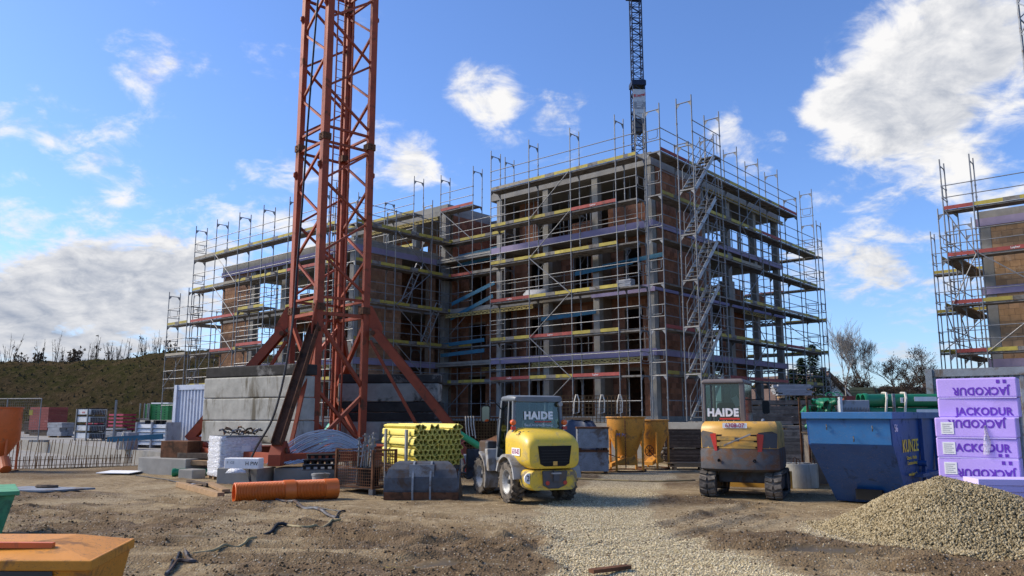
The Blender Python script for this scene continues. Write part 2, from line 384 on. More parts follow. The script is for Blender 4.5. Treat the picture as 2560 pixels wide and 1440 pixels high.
def lettering(txt, size, m, parent, loc, rot, depth=.004, align='CENTER', name='lettering', xs=1.0, bold=0.0, shear=0.0):
    cu = bpy.data.curves.new('t', 'FONT'); cu.body = txt; cu.size = size; cu.extrude = depth / 2; cu.align_x = align; cu.align_y = 'CENTER'; cu.offset = bold; cu.shear = shear
    cu.resolution_u = 3; cu.space_character = 1.0 + bold * 9
    ob = bpy.data.objects.new('t', cu); COL.objects.link(ob)
    dg = bpy.context.evaluated_depsgraph_get(); me = bpy.data.meshes.new_from_object(ob.evaluated_get(dg))
    bpy.data.objects.remove(ob); me.materials.clear(); me.materials.append(MATS[m])
    o = bpy.data.objects.new(name, me); COL.objects.link(o); o.parent = parent; o.location = loc; o.rotation_euler = rot; o.scale = (xs, 1, 1)
    return o
def np_mesh(name, V, F, m, attrs=None, smooth=False):
    """fast mesh of triangles or quads (F: (n,k) array)"""
    me = bpy.data.meshes.new(name); V = np.asarray(V, np.float32); F = np.asarray(F, np.int32); k = F.shape[1]
    me.vertices.add(len(V)); me.vertices.foreach_set('co', V.ravel()); me.loops.add(F.size); me.loops.foreach_set('vertex_index', F.ravel())
    me.polygons.add(len(F)); me.polygons.foreach_set('loop_start', np.arange(0, F.size, k, dtype=np.int32)); me.polygons.foreach_set('loop_total', np.full(len(F), k, np.int32))
    if smooth: me.polygons.foreach_set('use_smooth', np.ones(len(F), bool))
    for an, av in (attrs or {}).items():
        a = me.attributes.new(an, 'FLOAT', 'POINT'); a.data.foreach_set('value', np.asarray(av, np.float32))
    me.update(calc_edges=True); me.validate(); me.materials.append(MATS[m] if isinstance(m, str) else m)
    return me
# ------------------------------------------------------------------ noise in numpy
_rs = np.random.RandomState(7); _tab = _rs.rand(512, 512).astype(np.float32)
def vn(x, y):
    xi = np.floor(x).astype(int); yi = np.floor(y).astype(int); fx = x - xi; fy = y - yi
    fx = fx * fx * (3 - 2 * fx); fy = fy * fy * (3 - 2 * fy)
    g = lambda a, b: _tab[a % 512, b % 512]
    return (g(xi, yi) * (1 - fx) + g(xi + 1, yi) * fx) * (1 - fy) + (g(xi, yi + 1) * (1 - fx) + g(xi + 1, yi + 1) * fx) * fy
def fbm(x, y, o=4, seed=0.0):
    s = 0; a = .5; f = 1.0
    for k in range(o):
        s = s + a * (vn(x * f + 17.3 * k + seed, y * f + 9.1 * k + seed * 1.7) - .5); a *= .5; f *= 2.03
    return s
def sst(a, b, x):
    t = np.clip((x - a) / (b - a), 0, 1); return t * t * (3 - 2 * t)
def seg_d(x, y, pts):
    """distance to a polyline"""
    best = np.full(np.shape(x), 1e9)
    for (ax, ay), (bx, by) in zip(pts, pts[1:]):
        dx, dy = bx - ax, by - ay; t = np.clip(((x - ax) * dx + (y - ay) * dy) / (dx * dx + dy * dy), 0, 1)
        best = np.minimum(best, np.hypot(x - ax - t * dx, y - ay - t * dy))
    return best
_g2 = lambda px, py: tuple(gp(px, py)[:2])
TRACK = [_g2(1640, 1165), _g2(1530, 1230), _g2(1480, 1270), _g2(1500, 1330), _g2(1620, 1400), _g2(1760, 1500)]
PILE_C = Vector((6.50, 12.35, 0))
RUTS = []
for off in (-.62, .62):
    RUTS += [[(-9, 15.2 + off * .7), (-4, 12.8 + off * .75), (0.2, 11.0 + off * .8), (4, 10.0 + off * .8), (9, 8.2 + off)], [(-8, 11.2 + off), (-4.5, 10.6 + off), (-1.5, 10.4 + off * .9), (2.2, 12.2 + off), (4.6, 15 + off)],
             [(-7.5, 17.2 + off * .6), (-3, 14.6 + off * .7), (.4 + off * .5, 12.6 + off * .6), (1.6 + off, 9.0)]]
def masks(x, y):
    tr = seg_d(x, y, TRACK)
    wid = .95 + .7 * fbm(x * .9, y * .9, 3, 5) + .25 * sst(13, 9, y)
    gravel = sst(wid + .35, wid - .35, tr + .5 * fbm(x * 2.2, y * 2.2, 4, 3))
    gravel = np.maximum(gravel, .7 * sst(2.25, 1.85, np.hypot((x - PILE_C.x - .35) * .85, y - PILE_C.y) + .8 * fbm(x, y, 3, 8)))
    gravel = np.maximum(gravel, .30 * sst(.10, .24, fbm(x * .45, y * .45, 4, 21)) * sst(8, 14, y))
    mud = sst(-.05, .16, fbm(x * .55, y * .8, 4, 11) + .10 * sst(15, 10, y)) * (1 - gravel)
    for (px, py, rx, ry, w) in ((900, 1345, 1.9, .55, 1), (1180, 1385, 1.6, .45, 1), (620, 1400, 1.6, .5, .8), (180, 1325, 1.3, .7, 1), (430, 1290, 1.6, .5, .7), (1500, 1240, .9, .35, .4), (1900, 1240, 2.2, .5, .7), (1330, 1330, 1.1, .3, .6)):
        c = gp(px, py); q = np.hypot((x - c.x) / rx, (y - c.y) / ry) + .9 * fbm(x * 1.6, y * 1.6, 3, px * .01)
        mud = np.maximum(mud, w * sst(1.15, .55, q) * (1 - .7 * gravel))
    for pts in RUTS: mud = np.maximum(mud, .55 * sst(.38, .15, seg_d(x, y, pts) + .25 * fbm(x * 1.7, y * 1.7, 3, 77)) * (1 - gravel))
    wet = 0 * x
    for (px, py, rx, ry) in ((1060, 1417, 1.0, .20), (2080, 1378, .85, .20), (640, 1445, 1.0, .12), (430, 1345, .9, .10)):
        c = gp(px, py); q = np.hypot((x - c.x) / rx, (y - c.y) / ry) + .5 * fbm(x * 2, y * 2, 3, px * .02)
        wet = np.maximum(wet, sst(1.0, .8, q))
    return gravel, mud, wet
def ground_h(x, y):
    g, m, w = masks(x, y)
    near = sst(45, 25, np.hypot(x, y))
    h = .05 * fbm(x * .35, y * .35, 3, 2) * near
    rut = np.abs(fbm(x * 1.3 + y * .4, y * 4.2 - x * .6, 4, 31)) * 2
    clod = np.abs(fbm(x * 3.8, y * 3.8, 4, 41)) * 2
    h = h + m * near * (.045 * sst(.0, .5, rut) + .095 * clod * clod + .02)
    h = h + .012 * fbm(x * 6, y * 6, 3, 51) * near
    for pts in RUTS:                                                        # wheel tracks crossing the yard
        dd = seg_d(x, y, pts) + .06 * fbm(x * 2.5, y * 2.5, 3, 91)
        h = h - (.05 + .012 * np.sin((x * .8 - y * .5) * 38)) * sst(.24, .13, dd) * near * (1 - .75 * g) + .035 * sst(.13, .0, np.abs(dd - .32)) * near * (1 - .75 * g)
    h = h * (1 - w) - .022 * w
    return h
def ax(parts):
    out = []
    for a, b, st in parts: out += list(np.arange(a, b, st))
    return np.array(sorted(set(np.round(out, 4))))
gx = ax([(-3000, -200, 400), (-200, -40, 20), (-40, -12, 1.5), (-12, 12, .07), (12, 40, 1.5), (40, 200, 20), (200, 3001, 400)])
gy = ax([(-60, 5, 5), (5, 8.4, .4), (8.4, 18, .06), (18, 26, .16), (26, 60, 1.4), (60, 200, 14), (200, 3400, 400)])
X, Y = np.meshgrid(gx, gy); Z = ground_h(X, Y)
gr, mu, we = masks(X, Y)
nx, ny = len(gx), len(gy); idx = np.arange(nx * ny).reshape(ny, nx)
F = np.stack([idx[:-1, :-1].ravel(), idx[:-1, 1:].ravel(), idx[1:, 1:].ravel(), idx[1:, :-1].ravel()], 1)
m = bpy.data.materials.new('ground'); m.use_nodes = True; t = NT(m.node_tree); b = t.n['Principled BSDF']; MATS['ground'] = m
tcn = t.new('ShaderNodeTexCoord'); v = tcn.outputs['Object']
def attr(nm):
    a = t.new('ShaderNodeAttribute'); a.attribute_name = nm; return a.outputs['Fac']
ga, ma, wa = attr('gravel'), attr('mud'), attr('wet')
n1 = t.noise(v, .9, 7, .65); n2 = t.noise(v, 7, 6, .7); n3 = t.noise(v, 38, 4, .7)
dry = t.mix(t.mapr(n1, .35, .65), (.235, .170, .092), (.345, .262, .148))
dry = t.mix(t.mapr(n2, .46, .66), dry, (.15, .104, .056)); dry = t.mix(t.mapr(t.noise(v, 2.6, 6, .7), .52, .66), dry, (.37, .29, .175))
mudc = t.mix(t.mapr(n2, .38, .62), (.112, .074, .040), (.182, .125, .068))
c = t.mix(ma, dry, mudc)
vo = t.n.new('ShaderNodeTexVoronoi'); vo.inputs['Scale'].default_value = 34; t.l.new(v, vo.inputs['Vector'])
sepc = t.new('ShaderNodeSeparateColor'); t.l.new(vo.outputs['Color'], sepc.inputs[0])
gcol = t.mix(sepc.outputs[0], (.38, .31, .185), (.74, .63, .42))
gcol = t.mix(t.mapr(vo.outputs['Distance'], .35, .75), gcol, (.15, .112, .066))
gm = t.math('MULTIPLY', t.mapr(ga, .1, .7), t.mapr(n2, .18, .42), clamp=True)
c = t.mix(gm, c, gcol)
peb = t.math('MULTIPLY', t.mapr(sepc.outputs[1], .83, .9), t.mapr(vo.outputs['Distance'], .45, .3))
c = t.mix(t.math('MULTIPLY', peb, .75), c, (.40, .36, .29))
far = t.new('ShaderNodeSeparateXYZ'); t.l.new(v, far.inputs[0])
c = t.mix(t.mapr(far.outputs[1], 42, 62), c, t.mix(n1, (.07, .085, .03), (.17, .14, .07)))
c = t.mix(t.math('MULTIPLY', wa, .8), c, (.13, .105, .06))
t.put(b.inputs['Base Color'], c); t.put(b.inputs['Specular IOR Level'], t.mapr(wa, .2, .7, .12, .5))
damp = t.math('MULTIPLY', ma, t.mapr(n1, .45, .6), clamp=True)
rr = t.mapr(damp, 0, 1, .95, .62); t.put(b.inputs['Roughness'], t.mapr(wa, 0.3, .8, rr, .04))
bp = t.new('ShaderNodeBump'); bp.inputs['Distance'].default_value = .03; t.put(bp.inputs['Strength'], t.mapr(wa, 0, .6, .9, 0.0))
hh = t.math('ADD', t.math('MULTIPLY', n2, .7), t.math('ADD', t.math('MULTIPLY', n3, .5), t.math('MULTIPLY', t.math('SUBTRACT', 1.0, vo.outputs['Distance']), .5)))
t.put(bp.inputs['Height'], hh); t.l.new(bp.outputs[0], b.inputs['Normal'])
me = np_mesh('ground', np.stack([X.ravel(), Y.ravel(), Z.ravel()], 1), F, 'ground', {'gravel': gr.ravel(), 'mud': mu.ravel(), 'wet': we.ravel()}, True)
gobj = bpy.data.objects.new('ground', me); COL.objects.link(gobj); gobj['kind'] = 'structure'

# ------------------------------------------------------------------ loose stones, clods, gravel heap
OCT_V = np.array([(1, 0, 0), (-1, 0, 0), (0, 1, 0), (0, -1, 0), (0, 0, 1), (0, 0, -1)], np.float32)
OCT_F = np.array([(0, 2, 4), (2, 1, 4), (1, 3, 4), (3, 0, 4), (2, 0, 5), (1, 2, 5), (3, 1, 5), (0, 3, 5)], np.int32)
def stones(name, pts, size, m, rs, flat=.65):
    N = len(pts); jit = 1 + .55 * (rs.rand(N, 6, 1) - .5); V = OCT_V[None] * jit + .25 * (rs.rand(N, 6, 3) - .5)
    V = V * size[:, None, None] * (np.array([1, .8, flat])[None, None] * (1 + .5 * (rs.rand(N, 1, 3) - .5)))
    a = rs.rand(N) * 6.283; tl = (rs.rand(N) - .5) * 1.4; ca, sa = np.cos(a)[:, None], np.sin(a)[:, None]; ct, st = np.cos(tl)[:, None], np.sin(tl)[:, None]
    x, y, z = V[..., 0], V[..., 1], V[..., 2]
    y, z = y * ct - z * st, y * st + z * ct; x, y = x * ca - y * sa, x * sa + y * ca
    V = np.stack([x, y, z], -1) + pts[:, None]
    Fq = (OCT_F[None] + (np.arange(N) * 6)[:, None, None]).reshape(-1, 3)
    shade = np.repeat(rs.rand(N), 6)
    o = bpy.data.objects.new(name, np_mesh(name, V.reshape(-1, 3), Fq, m, {'tone': shade})); COL.objects.link(o); return o
def stone_mat(name, a_, b_, c_):
    m = bpy.data.materials.new(name); m.use_nodes = True; t = NT(m.node_tree); b = t.n['Principled BSDF']; MATS[name] = m
    at_ = t.new('ShaderNodeAttribute'); at_.attribute_name = 'tone'; q = at_.outputs['Fac']
    t.put(b.inputs['Base Color'], t.mix(t.mapr(q, .55, 1.0), t.mix(t.mapr(q, 0, .55), a_, b_), c_)); b.inputs['Roughness'].default_value = .9; b.inputs['Specular IOR Level'].default_value = .1
stone_mat('pale_stone', (.33, .26, .14), (.62, .515, .31), (.76, .665, .46))
stone_mat('heap_stone', (.15, .112, .058), (.31, .245, .135), (.45, .375, .235))
stone_mat('mud_clod', (.10, .068, .038), (.145, .10, .056), (.20, .142, .082))
rs = np.random.RandomState(3)
def scatter(N, x0, x1, y0, y1):
    y = y0 + (y1 - y0) * rs.rand(N) ** 1.5; x = (x0 + (x1 - x0) * rs.rand(N)) * (y / y1) * 1.0
    return x, y
x, y = scatter(330000, -16, 16, 8.2, 19.5); g, mm, w = masks(x, y); keep = rs.rand(len(x)) < np.clip((g > .3) * g * 1.1 + .014, 0, 1) * (1 - w); x, y = x[keep], y[keep]
sz = .006 + .011 * rs.rand(len(x)) ** 2.5
stones('gravel', np.stack([x, y, ground_h(x, y) + sz * .35], 1), sz, 'pale_stone', rs); tag(bpy.data.objects['gravel'], 'pale crushed gravel strewn over the muddy yard', 'gravel', kind='stuff')
x, y = scatter(60000, -16, 16, 8.2, 18); g, mm, w = masks(x, y); keep = rs.rand(len(x)) < np.clip(mm * .55 + .02, 0, 1) * (1 - w); x, y = x[keep], y[keep]
sz = .006 + .022 * rs.rand(len(x)) ** 4
stones('mud_clods', np.stack([x, y, ground_h(x, y) + sz * .3], 1), sz, 'mud_clod', rs, .75); tag(bpy.data.objects['mud_clods'], 'dark brown mud clods churned up by wheels', 'mud', kind='stuff')
# heap: base ellipse through the photo's outline
HC = Vector((6.50, 12.35, 0)); HR, HH = 2.15, .98
def heap_h(x, y):
    dx, dy = x - HC.x, y - HC.y; a = np.arctan2(dy, dx)
    r = np.hypot(dx, dy * 1.12) / (HR * (1 + .20 * np.cos(a) + .04 * np.sin(2 * a + .6) + .03 * np.sin(5 * a)))
    return HH * (np.clip(1 - r, 0, 1) ** 1.10 - .16 * np.exp(-(r / .22) ** 2)) + .07 * fbm(x * 2.2, y * 2.2, 4, 61) * (r < 1.05)
th = np.linspace(0, 2 * np.pi, 97)[:-1]; rr = np.linspace(0, 1.06, 60)
A, RR = np.meshgrid(th, rr); hx = HC.x + RR * HR * (1.0 + .22 * np.cos(A)) * np.cos(A); hy = HC.y + RR * HR * 1.05 * np.sin(A); hz = heap_h(hx, hy) - .02
ii = np.arange(96 * 60).reshape(60, 96); F = np.stack([ii[:-1].ravel(), np.roll(ii, -1, 1)[:-1].ravel(), np.roll(ii, -1, 1)[1:].ravel(), ii[1:].ravel()], 1)
tone = np.clip(.35 + fbm(hx * 9, hy * 9, 3, 71), 0, 1)
hp = thing('gravel_heap', 'heap of pale tan crushed gravel in front of the blue skip', 'gravel heap', (HC.x, HC.y, 0))
o = bpy.data.objects.new('core', np_mesh('core', np.stack([hx.ravel() - HC.x, hy.ravel() - HC.y, hz.ravel()], 1), F, 'heap_stone', {'tone': tone.ravel() * .5}, True)); COL.objects.link(o); o.parent = hp
N = 52000; a = rs.rand(N) * 6.2832; q = np.sqrt(rs.rand(N)) * 1.10; x = HC.x + q * HR * (.98 + .22 * np.cos(a)) * np.cos(a); y = HC.y + q * HR * 1.03 * np.sin(a)
k = (y < HC.y + 1.2); x, y = x[k], y[k]; sz = .013 + .016 * rs.rand(len(x)) ** 1.5
zz_ = np.maximum(heap_h(x, y), ground_h(x, y)) + sz * .25
o = stones('loose_stones', np.stack([x - HC.x, y - HC.y, zz_], 1), sz, 'heap_stone', rs, .8); o.parent = hp; o['kind'] = 'stuff'

# ------------------------------------------------------------------ embankment with rough growth
ex = np.arange(-110, 14, 1.0); ey = np.arange(58, 120, .8); X, Y = np.meshgrid(ex, ey)
top = 7.0 + 1.0 * fbm(X * .05, 0 * X, 3, 4) + .8 * sst(-40, -33, X) * sst(-20, -30, X)
top = top * sst(12, -16, X)
prof = sst(62, 77 + 3 * fbm(X * .1, Y * 0, 2, 9), Y)
Z = top * prof + (.9 * fbm(X * .35, Y * .35, 4, 6) + .5 * fbm(X * 1.1, Y * 1.1, 3, 16)) * sst(61, 66, Y) - .05
i2 = np.arange(X.size).reshape(X.shape); F = np.stack([i2[:-1, :-1].ravel(), i2[:-1, 1:].ravel(), i2[1:, 1:].ravel(), i2[1:, :-1].ravel()], 1)
m = bpy.data.materials.new('embankment'); m.use_nodes = True; t = NT(m.node_tree); b = t.n['Principled BSDF']; MATS['embankment'] = m
v = t.new('ShaderNodeTexCoord').outputs['Object']; q1 = t.noise(v, .35, 6, .65); q2 = t.noise(v, 1.6, 6, .7)
c = t.mix(t.mapr(q1, .4, .6), (.040, .038, .015), (.062, .044, .024)); c = t.mix(t.mapr(q2, .5, .68), c, (.085, .062, .035)); c = t.mix(t.mapr(q2, .42, .34), c, (.030, .027, .014))
t.put(b.inputs['Base Color'], c); b.inputs['Roughness'].default_value = 1.0; b.inputs['Specular IOR Level'].default_value = .0
bp = t.new('ShaderNodeBump'); bp.inputs['Strength'].default_value = 1; bp.inputs['Distance'].default_value = .22; t.put(bp.inputs['Height'], q2); t.l.new(bp.outputs[0], b.inputs['Normal'])
o = bpy.data.objects.new('embankment', np_mesh('embankment', np.stack([X.ravel(), Y.ravel(), Z.ravel()], 1), F, 'embankment', None, True)); COL.objects.link(o); o['kind'] = 'structure'
def bank_z(x, y):
    x = np.asarray(x, float); y = np.asarray(y, float)
    tp = (7.0 + 1.0 * fbm(x * .05, 0 * x, 3, 4) + .8 * sst(-40, -33, x) * sst(-20, -30, x)) * sst(12, -16, x)
    return tp * sst(62, 77 + 3 * fbm(x * .1, y * 0, 2, 9), y) + (.9 * fbm(x * .35, y * .35, 4, 6) + .5 * fbm(x * 1.1, y * 1.1, 3, 16)) * sst(61, 66, y) - .05
# dead grass and bramble tufts on the bank: thin blades, one mass
N = 9000; x = -85 + 97 * rs.rand(N); y = 61 + 19 * rs.rand(N); z = bank_z(x, y); V = []; hgt = .06 + .20 * rs.rand(N) ** 2; a = rs.rand(N) * 3.1416; lean = (rs.rand(N, 2) - .5) * .7
wv = .04 + .10 * rs.rand(N)
P0 = np.stack([x - np.cos(a) * wv, y - np.sin(a) * wv, z - .05], 1); P1 = np.stack([x + np.cos(a) * wv, y + np.sin(a) * wv, z - .05], 1); P2 = np.stack([x + lean[:, 0] * hgt, y + lean[:, 1] * hgt, z + hgt], 1)
stone_mat('bank_grass', (.045, .043, .018), (.070, .055, .030), (.10, .078, .048))
o = bpy.data.objects.new('bank_growth', np_mesh('bank_growth', np.stack([P0, P1, P2], 1).reshape(-1, 3), np.arange(3 * N).reshape(-1, 3), 'bank_grass', {'tone': np.repeat(rs.rand(N), 3)})); COL.objects.link(o)
tag(o, 'dead brown and green growth covering the embankment', 'vegetation', kind='stuff')

# ------------------------------------------------------------------ building frame of reference
PHI = R(41.07); BROT = -PHI
BC = Vector((6.37, 35.0, 0))
def bw(x, y, z=0.0, o=None):
    c, s_ = math.cos(BROT), math.sin(BROT); o = o or BC
    return Vector((o.x + x * c - y * s_, o.y + x * s_ + y * c, z))
SL = [1.70, 4.62, 7.54, 10.46, 13.38]; ST = .24
bld = thing('apartment_building', 'four storey brick and concrete apartment block shell behind scaffolding', 'building', BC, BROT)
BRL, BRH, BRJ = .372, .240, .012
class Bricks:
    """wall panels of separate hollow-clay blocks over a recessed mortar core"""
    def __init__(s, parent, o, matname): s.p = parent; s.o = o; s.m = matname; s.core = MB(); s.full = []; s.odd = MB()
    def panel(s, run, a0, a1, f, out, z0, z1, thick=.24, holes=(), vis=0):
        """run 'x' or 'y'; a0..a1 along the run; f plane of the face; out +1/-1 outward sign on the other axis"""
        s.core = MB()
        def rect(u0, u1, w0, w1):
            lo, hi = sorted((f - out * .006, f - out * thick))
            if run == 'x': s.core.bb(u0, u1, lo, hi, w0, w1)
            else: s.core.bb(lo, hi, u0, u1, w0, w1)
        cuts = sorted(holes); u = a0
        for (h0, h1, q0, q1) in cuts:
            if h0 > u: rect(u, h0, z0, z1)
            if q0 > z0: rect(h0, h1, z0, q0)
            if q1 < z1: rect(h0, h1, q1, z1)
            u = h1
        if u < a1: rect(u, a1, z0, z1)
        wl_ = s.core.build('wall', 'mortar', s.p); z = z0; row = 0
        while z < z1 - .05:
            h = min(BRH, z1 - z - BRJ); u = a0 - (row % 2) * BRL * .5
            while u < a1 - .03:
                b0 = max(u, a0); b1 = min(u + BRL - BRJ, a1)
                hid = any(b1 > h0 + .02 and b0 < h1 - .02 and z + h > q0 + .02 and z < q1 - .02 for (h0, h1, q0, q1) in holes)
                if hid:
                    for (h0, h1, q0, q1) in holes:
                        if b0 < h0 < b1: s._odd(run, b0, h0 - .004, f, out, z, z + h)
                        if b0 < h1 < b1: s._odd(run, h1 + .004, b1, f, out, z, z + h)
                elif b1 - b0 > .03:
                    if abs(b1 - b0 - (BRL - BRJ)) < .004 and abs(h - BRH) < .004 and vis: s.full.append((run, (b0 + b1) / 2, f, out, z + h / 2, vis, wl_))
                    else: s._odd(run, b0, b1, f, out, z, z + h)
                u += BRL
            z += BRH + BRJ; row += 1
    def _odd(s, run, b0, b1, f, out, z0, z1):
        if b1 - b0 < .02: return
        q = random.random() * .006; lo, hi = sorted((f + out * q, f - out * .02))
        if run == 'x': s.odd.bb(b0, b1, lo, hi, z0, z1)
        else: s.odd.bb(lo, hi, b0, b1, z0, z1)
    def finish(s, limit=300):
        pass
        me = MB().box((0, 0, 0), (BRL - BRJ, .035, BRH)).mesh('brick', s.m)
        random.seed(5); s.full.sort(key=lambda q: q[5])
        for k, (run, a, f, out, z, vis, core) in enumerate(s.full):
            q = random.random() * .008
            if k < limit:
                if run == 'x': inst('brick', me, core, (a, f + out * (q - .0175), z))
                else: inst('brick', me, core, (f + out * (q - .0175), a, z), (0, 0, R(90)))
            else: s._odd(run, a - (BRL - BRJ) / 2, a + (BRL - BRJ) / 2, f, out, z - BRH / 2, z + BRH / 2)
        o = s.odd.build('bricks', s.m, s.p); o['kind'] = 'stuff'
random.seed(11)
BK = Bricks(bld, BC, 'brick'); BKL = Bricks(bld, BC, 'brick_mid')
# floor slabs, each a part
for i, z in enumerate(SL[:4]):
    MB().bb(-14.2, 0, 0, 14.5, z - ST, z).build('floor_slab', 'concrete', bld)
    MB().bb(-27.3, -14.203, -5.8, 8, z - ST - .002, z - .002).build('floor_slab', 'concrete', bld)
z = SL[4]
MB().bb(-10.0, 0, 0, 14.5, z - ST, z).build('roof_slab', 'concrete', bld)
MB().bb(-14.2, -10.003, 4.0, 14.5, z - ST - .002, z - .002).build('roof_slab', 'concrete', bld)
MB().bb(-22.5, -13.6, .3, 3.997, z - ST - .004, z - .004).build('roof_slab', 'concrete', bld)
pz = SL[4]
for (a, b_, c_, d_) in ((-10, 0, 0, .25), (-.25, 0, .253, 14.5), (-10, -.253, 14.25, 14.5), (-10, -9.75, .253, 4.2), (-22.5, -13.6, .3, .55), (-13.85, -13.6, .553, 4)):
    MB().bb(a, b_, c_ + .003, d_, pz, pz + .36).build('parapet', 'concrete', bld, bevel=.012)
for (a, b_, c_, d_) in ((-27.3, -14.2, -5.8, -5.55), (-14.45, -14.2, -5.547, 0.2), (-27.3, -27.05, -5.547, 8)):
    MB().bb(a, b_, c_, d_, SL[3] - .001, SL[3] + .40).build('parapet', 'concrete', bld, bevel=.012)
# concrete columns
CH = SL[1] - SL[0] - ST
col_me = MB().box((0, 0, CH / 2), (.34, .34, CH)).mesh('column', 'concrete')
cols = []
for i in range(4):
    z = SL[i]
    for (x_, y_) in ((-.22, .22), (-3.2, .22), (-6.25, .22), (-9.4, .22), (-.22, 4.95), (-.22, 7.85), (-.22, 11.1), (-.22, 14.25), (-3.4, 14.25), (-6.8, 14.25), (-10, 14.25), (-4, 7.3), (-13.9, .45)):
        cols.append((x_, y_, z))
    if i == 3:
        for x_ in (-16.5, -19, -22.2): cols.append((x_, .55, z))
    if i < 3:
        for x_ in (-14.42, -17.5, -20.6, -23.8): cols.append((x_, -5.55, z))
        for (x_, y_) in ((-27.05, -1.5), (-27.05, 3), (-20.6, 1.5)): cols.append((x_, y_, z))
for (x_, y_, z) in cols: inst('column', col_me, bld, (x_, y_, z - .001))
# brick walls
for i in range(4):
    z0, z1 = SL[i], SL[i + 1] - ST
    BK.panel('y', .42, 4.74, -.02, +1, z0, z1, .3, vis=1 if i else 2)
    hs = [(-8.3, -7.3, z0, z0 + 2.1), (-5.4, -4.3, z0, z0 + 2.1), (-2.4, -1.4, z0, z0 + 2.1)]
    if i < 3: BK.panel('x', -9.6, -.5, 1.25, -1, z0, z1, .2, hs)
    if i < 3:
        for xx in (-3.2, -6.25): BK.panel('y', .45, 1.2, xx - .1, -1, z0, z1, .2)
    if i < 3:
        BK.panel('y', 5.2, 7.6, -1.1, +1, z0, z1, .2, [(5.5, 6.4, z0, z0 + 2.1)])
        BK.panel('y', 8.1, 10.9, -.8, +1, z0, z1 if i < 2 else z0 + 1.1, .2)
    BK.panel('x', -13.9, -3, 7.0, -1, z0, z1, .2)
    BK.panel('y', 1.7, 8.0, -13.95, +1, z0, z1, .2)
    # recess between the two wings
    if i < 3: BK.panel('x', -13.7, -10.0, 1.4, -1, z0, z1, .24, [(-12.9, -11.6, z0 + (.0 if i != 1 else .8), z0 + 2.15)])
    else: BK.panel('x', -13.7, -10.0, 4.2, -1, z0, z1, .24, [(-12.4, -11.6, z0, z0 + 2.1)])
    BK.panel('y', .5 if i < 3 else .8, 1.35 if i < 3 else 4.1, -10.0, -1, z0, z1, .2)
    BK.panel('y', .7, 1.35 if i < 3 else 4.1, -13.55, +1, z0, z1, .2)
    if i == 3: BK.panel('x', -22, -14.3, 3.6, -1, z0, z1, .2, [(-20, -18.8, z0, z0 + 2.1)])
    if i < 3:
        BKL.panel('y', -5.36, -2.5, -14.22, +1, z0, z1, .3, vis=1)
        BKL.panel('y', -.45, 0.0, -14.22, +1, z0, z1, .3, vis=2)
        BK.panel('y', -5.2, 7.8, -17.3, +1, z0, z1, .2)
        BKL.panel('x', -27.28, -24.05, -5.72, -1, z0, z1, .3, [(-25.4, -24.5, z0 + 2.0, z0 + 2.01)], vis=2)
        if i < 2: BK.panel('x', -23.6, -17.7, -3.2, -1, z0, z1, .2, [(-22.5, -21.4, z0, z0 + 2.1), (-19.8, -18.8, z0, z0 + 2.1)])
        BKL.panel('y', -5.7, -3.9, -27.25, -1, z0, z1, .3)
        if i < 2: BK.panel('x', -26.9, -17.6, 1.2, -1, z0, z1, .2)
        if i == 2:                                                     # low piles of blocks left on the slab
            MB().bb(-21.6, -20.9, -5.2, -4.7, z0, z0 + .75).build('brick_pile', 'brick', bld); MB().bb(-19.6, -18.9, -5.3, -4.8, z0, z0 + .9).build('brick_pile', 'brick', bld)
            MB().bb(-.9, -.4, 12.0, 12.8, z0, z0 + .9).build('brick_pile', 'brick', bld); MB().bb(-1.0, -.4, 8.3, 9.0, z0, z0 + 1.3).build('brick_pile', 'sand_brick', bld)
BK.panel('x', -5.4, -3.7, 1.2, -1, SL[3], SL[3] + .95, .2); BK.panel('x', -3.0, -.8, .9, -1, SL[3], SL[3] + 1.3, .2); BK.panel('x', -9.2, -7.9, 1.5, -1, SL[3], SL[4] - ST, .2)
BK.finish(170); BKL.finish(130)
# lilac insulation strips on the slab edges
def strip(x0, x1, y0, y1, z0, z1): MB().bb(x0, x1, y0, y1, z0, z1).build('insulation_strip', 'xps', bld)
for i in (1, 2, 3):
    z = SL[i]
    if i != 2: strip(-9.9, .06, -.062, -.002, z - .26, z + .06)
    else: strip(-3.4, .06, -.062, -.002, z - .30, z + .03)
    strip(.002, .062, -.06, 14.6, z - .24, z + .03)
for i in (1, 3):
    z = SL[i]
    strip(-27.3, -14.14, -5.862, -5.803, z - .30, z - .003); strip(-14.197, -14.137, -5.80, .3, z - .30, z + .03)
strip(-13.5, -10.1, 1.32, 1.38, SL[1] - .26, SL[1] + .08); strip(-13.5, -10.1, 4.12, 4.18, SL[4] - .40, SL[4] - .15)
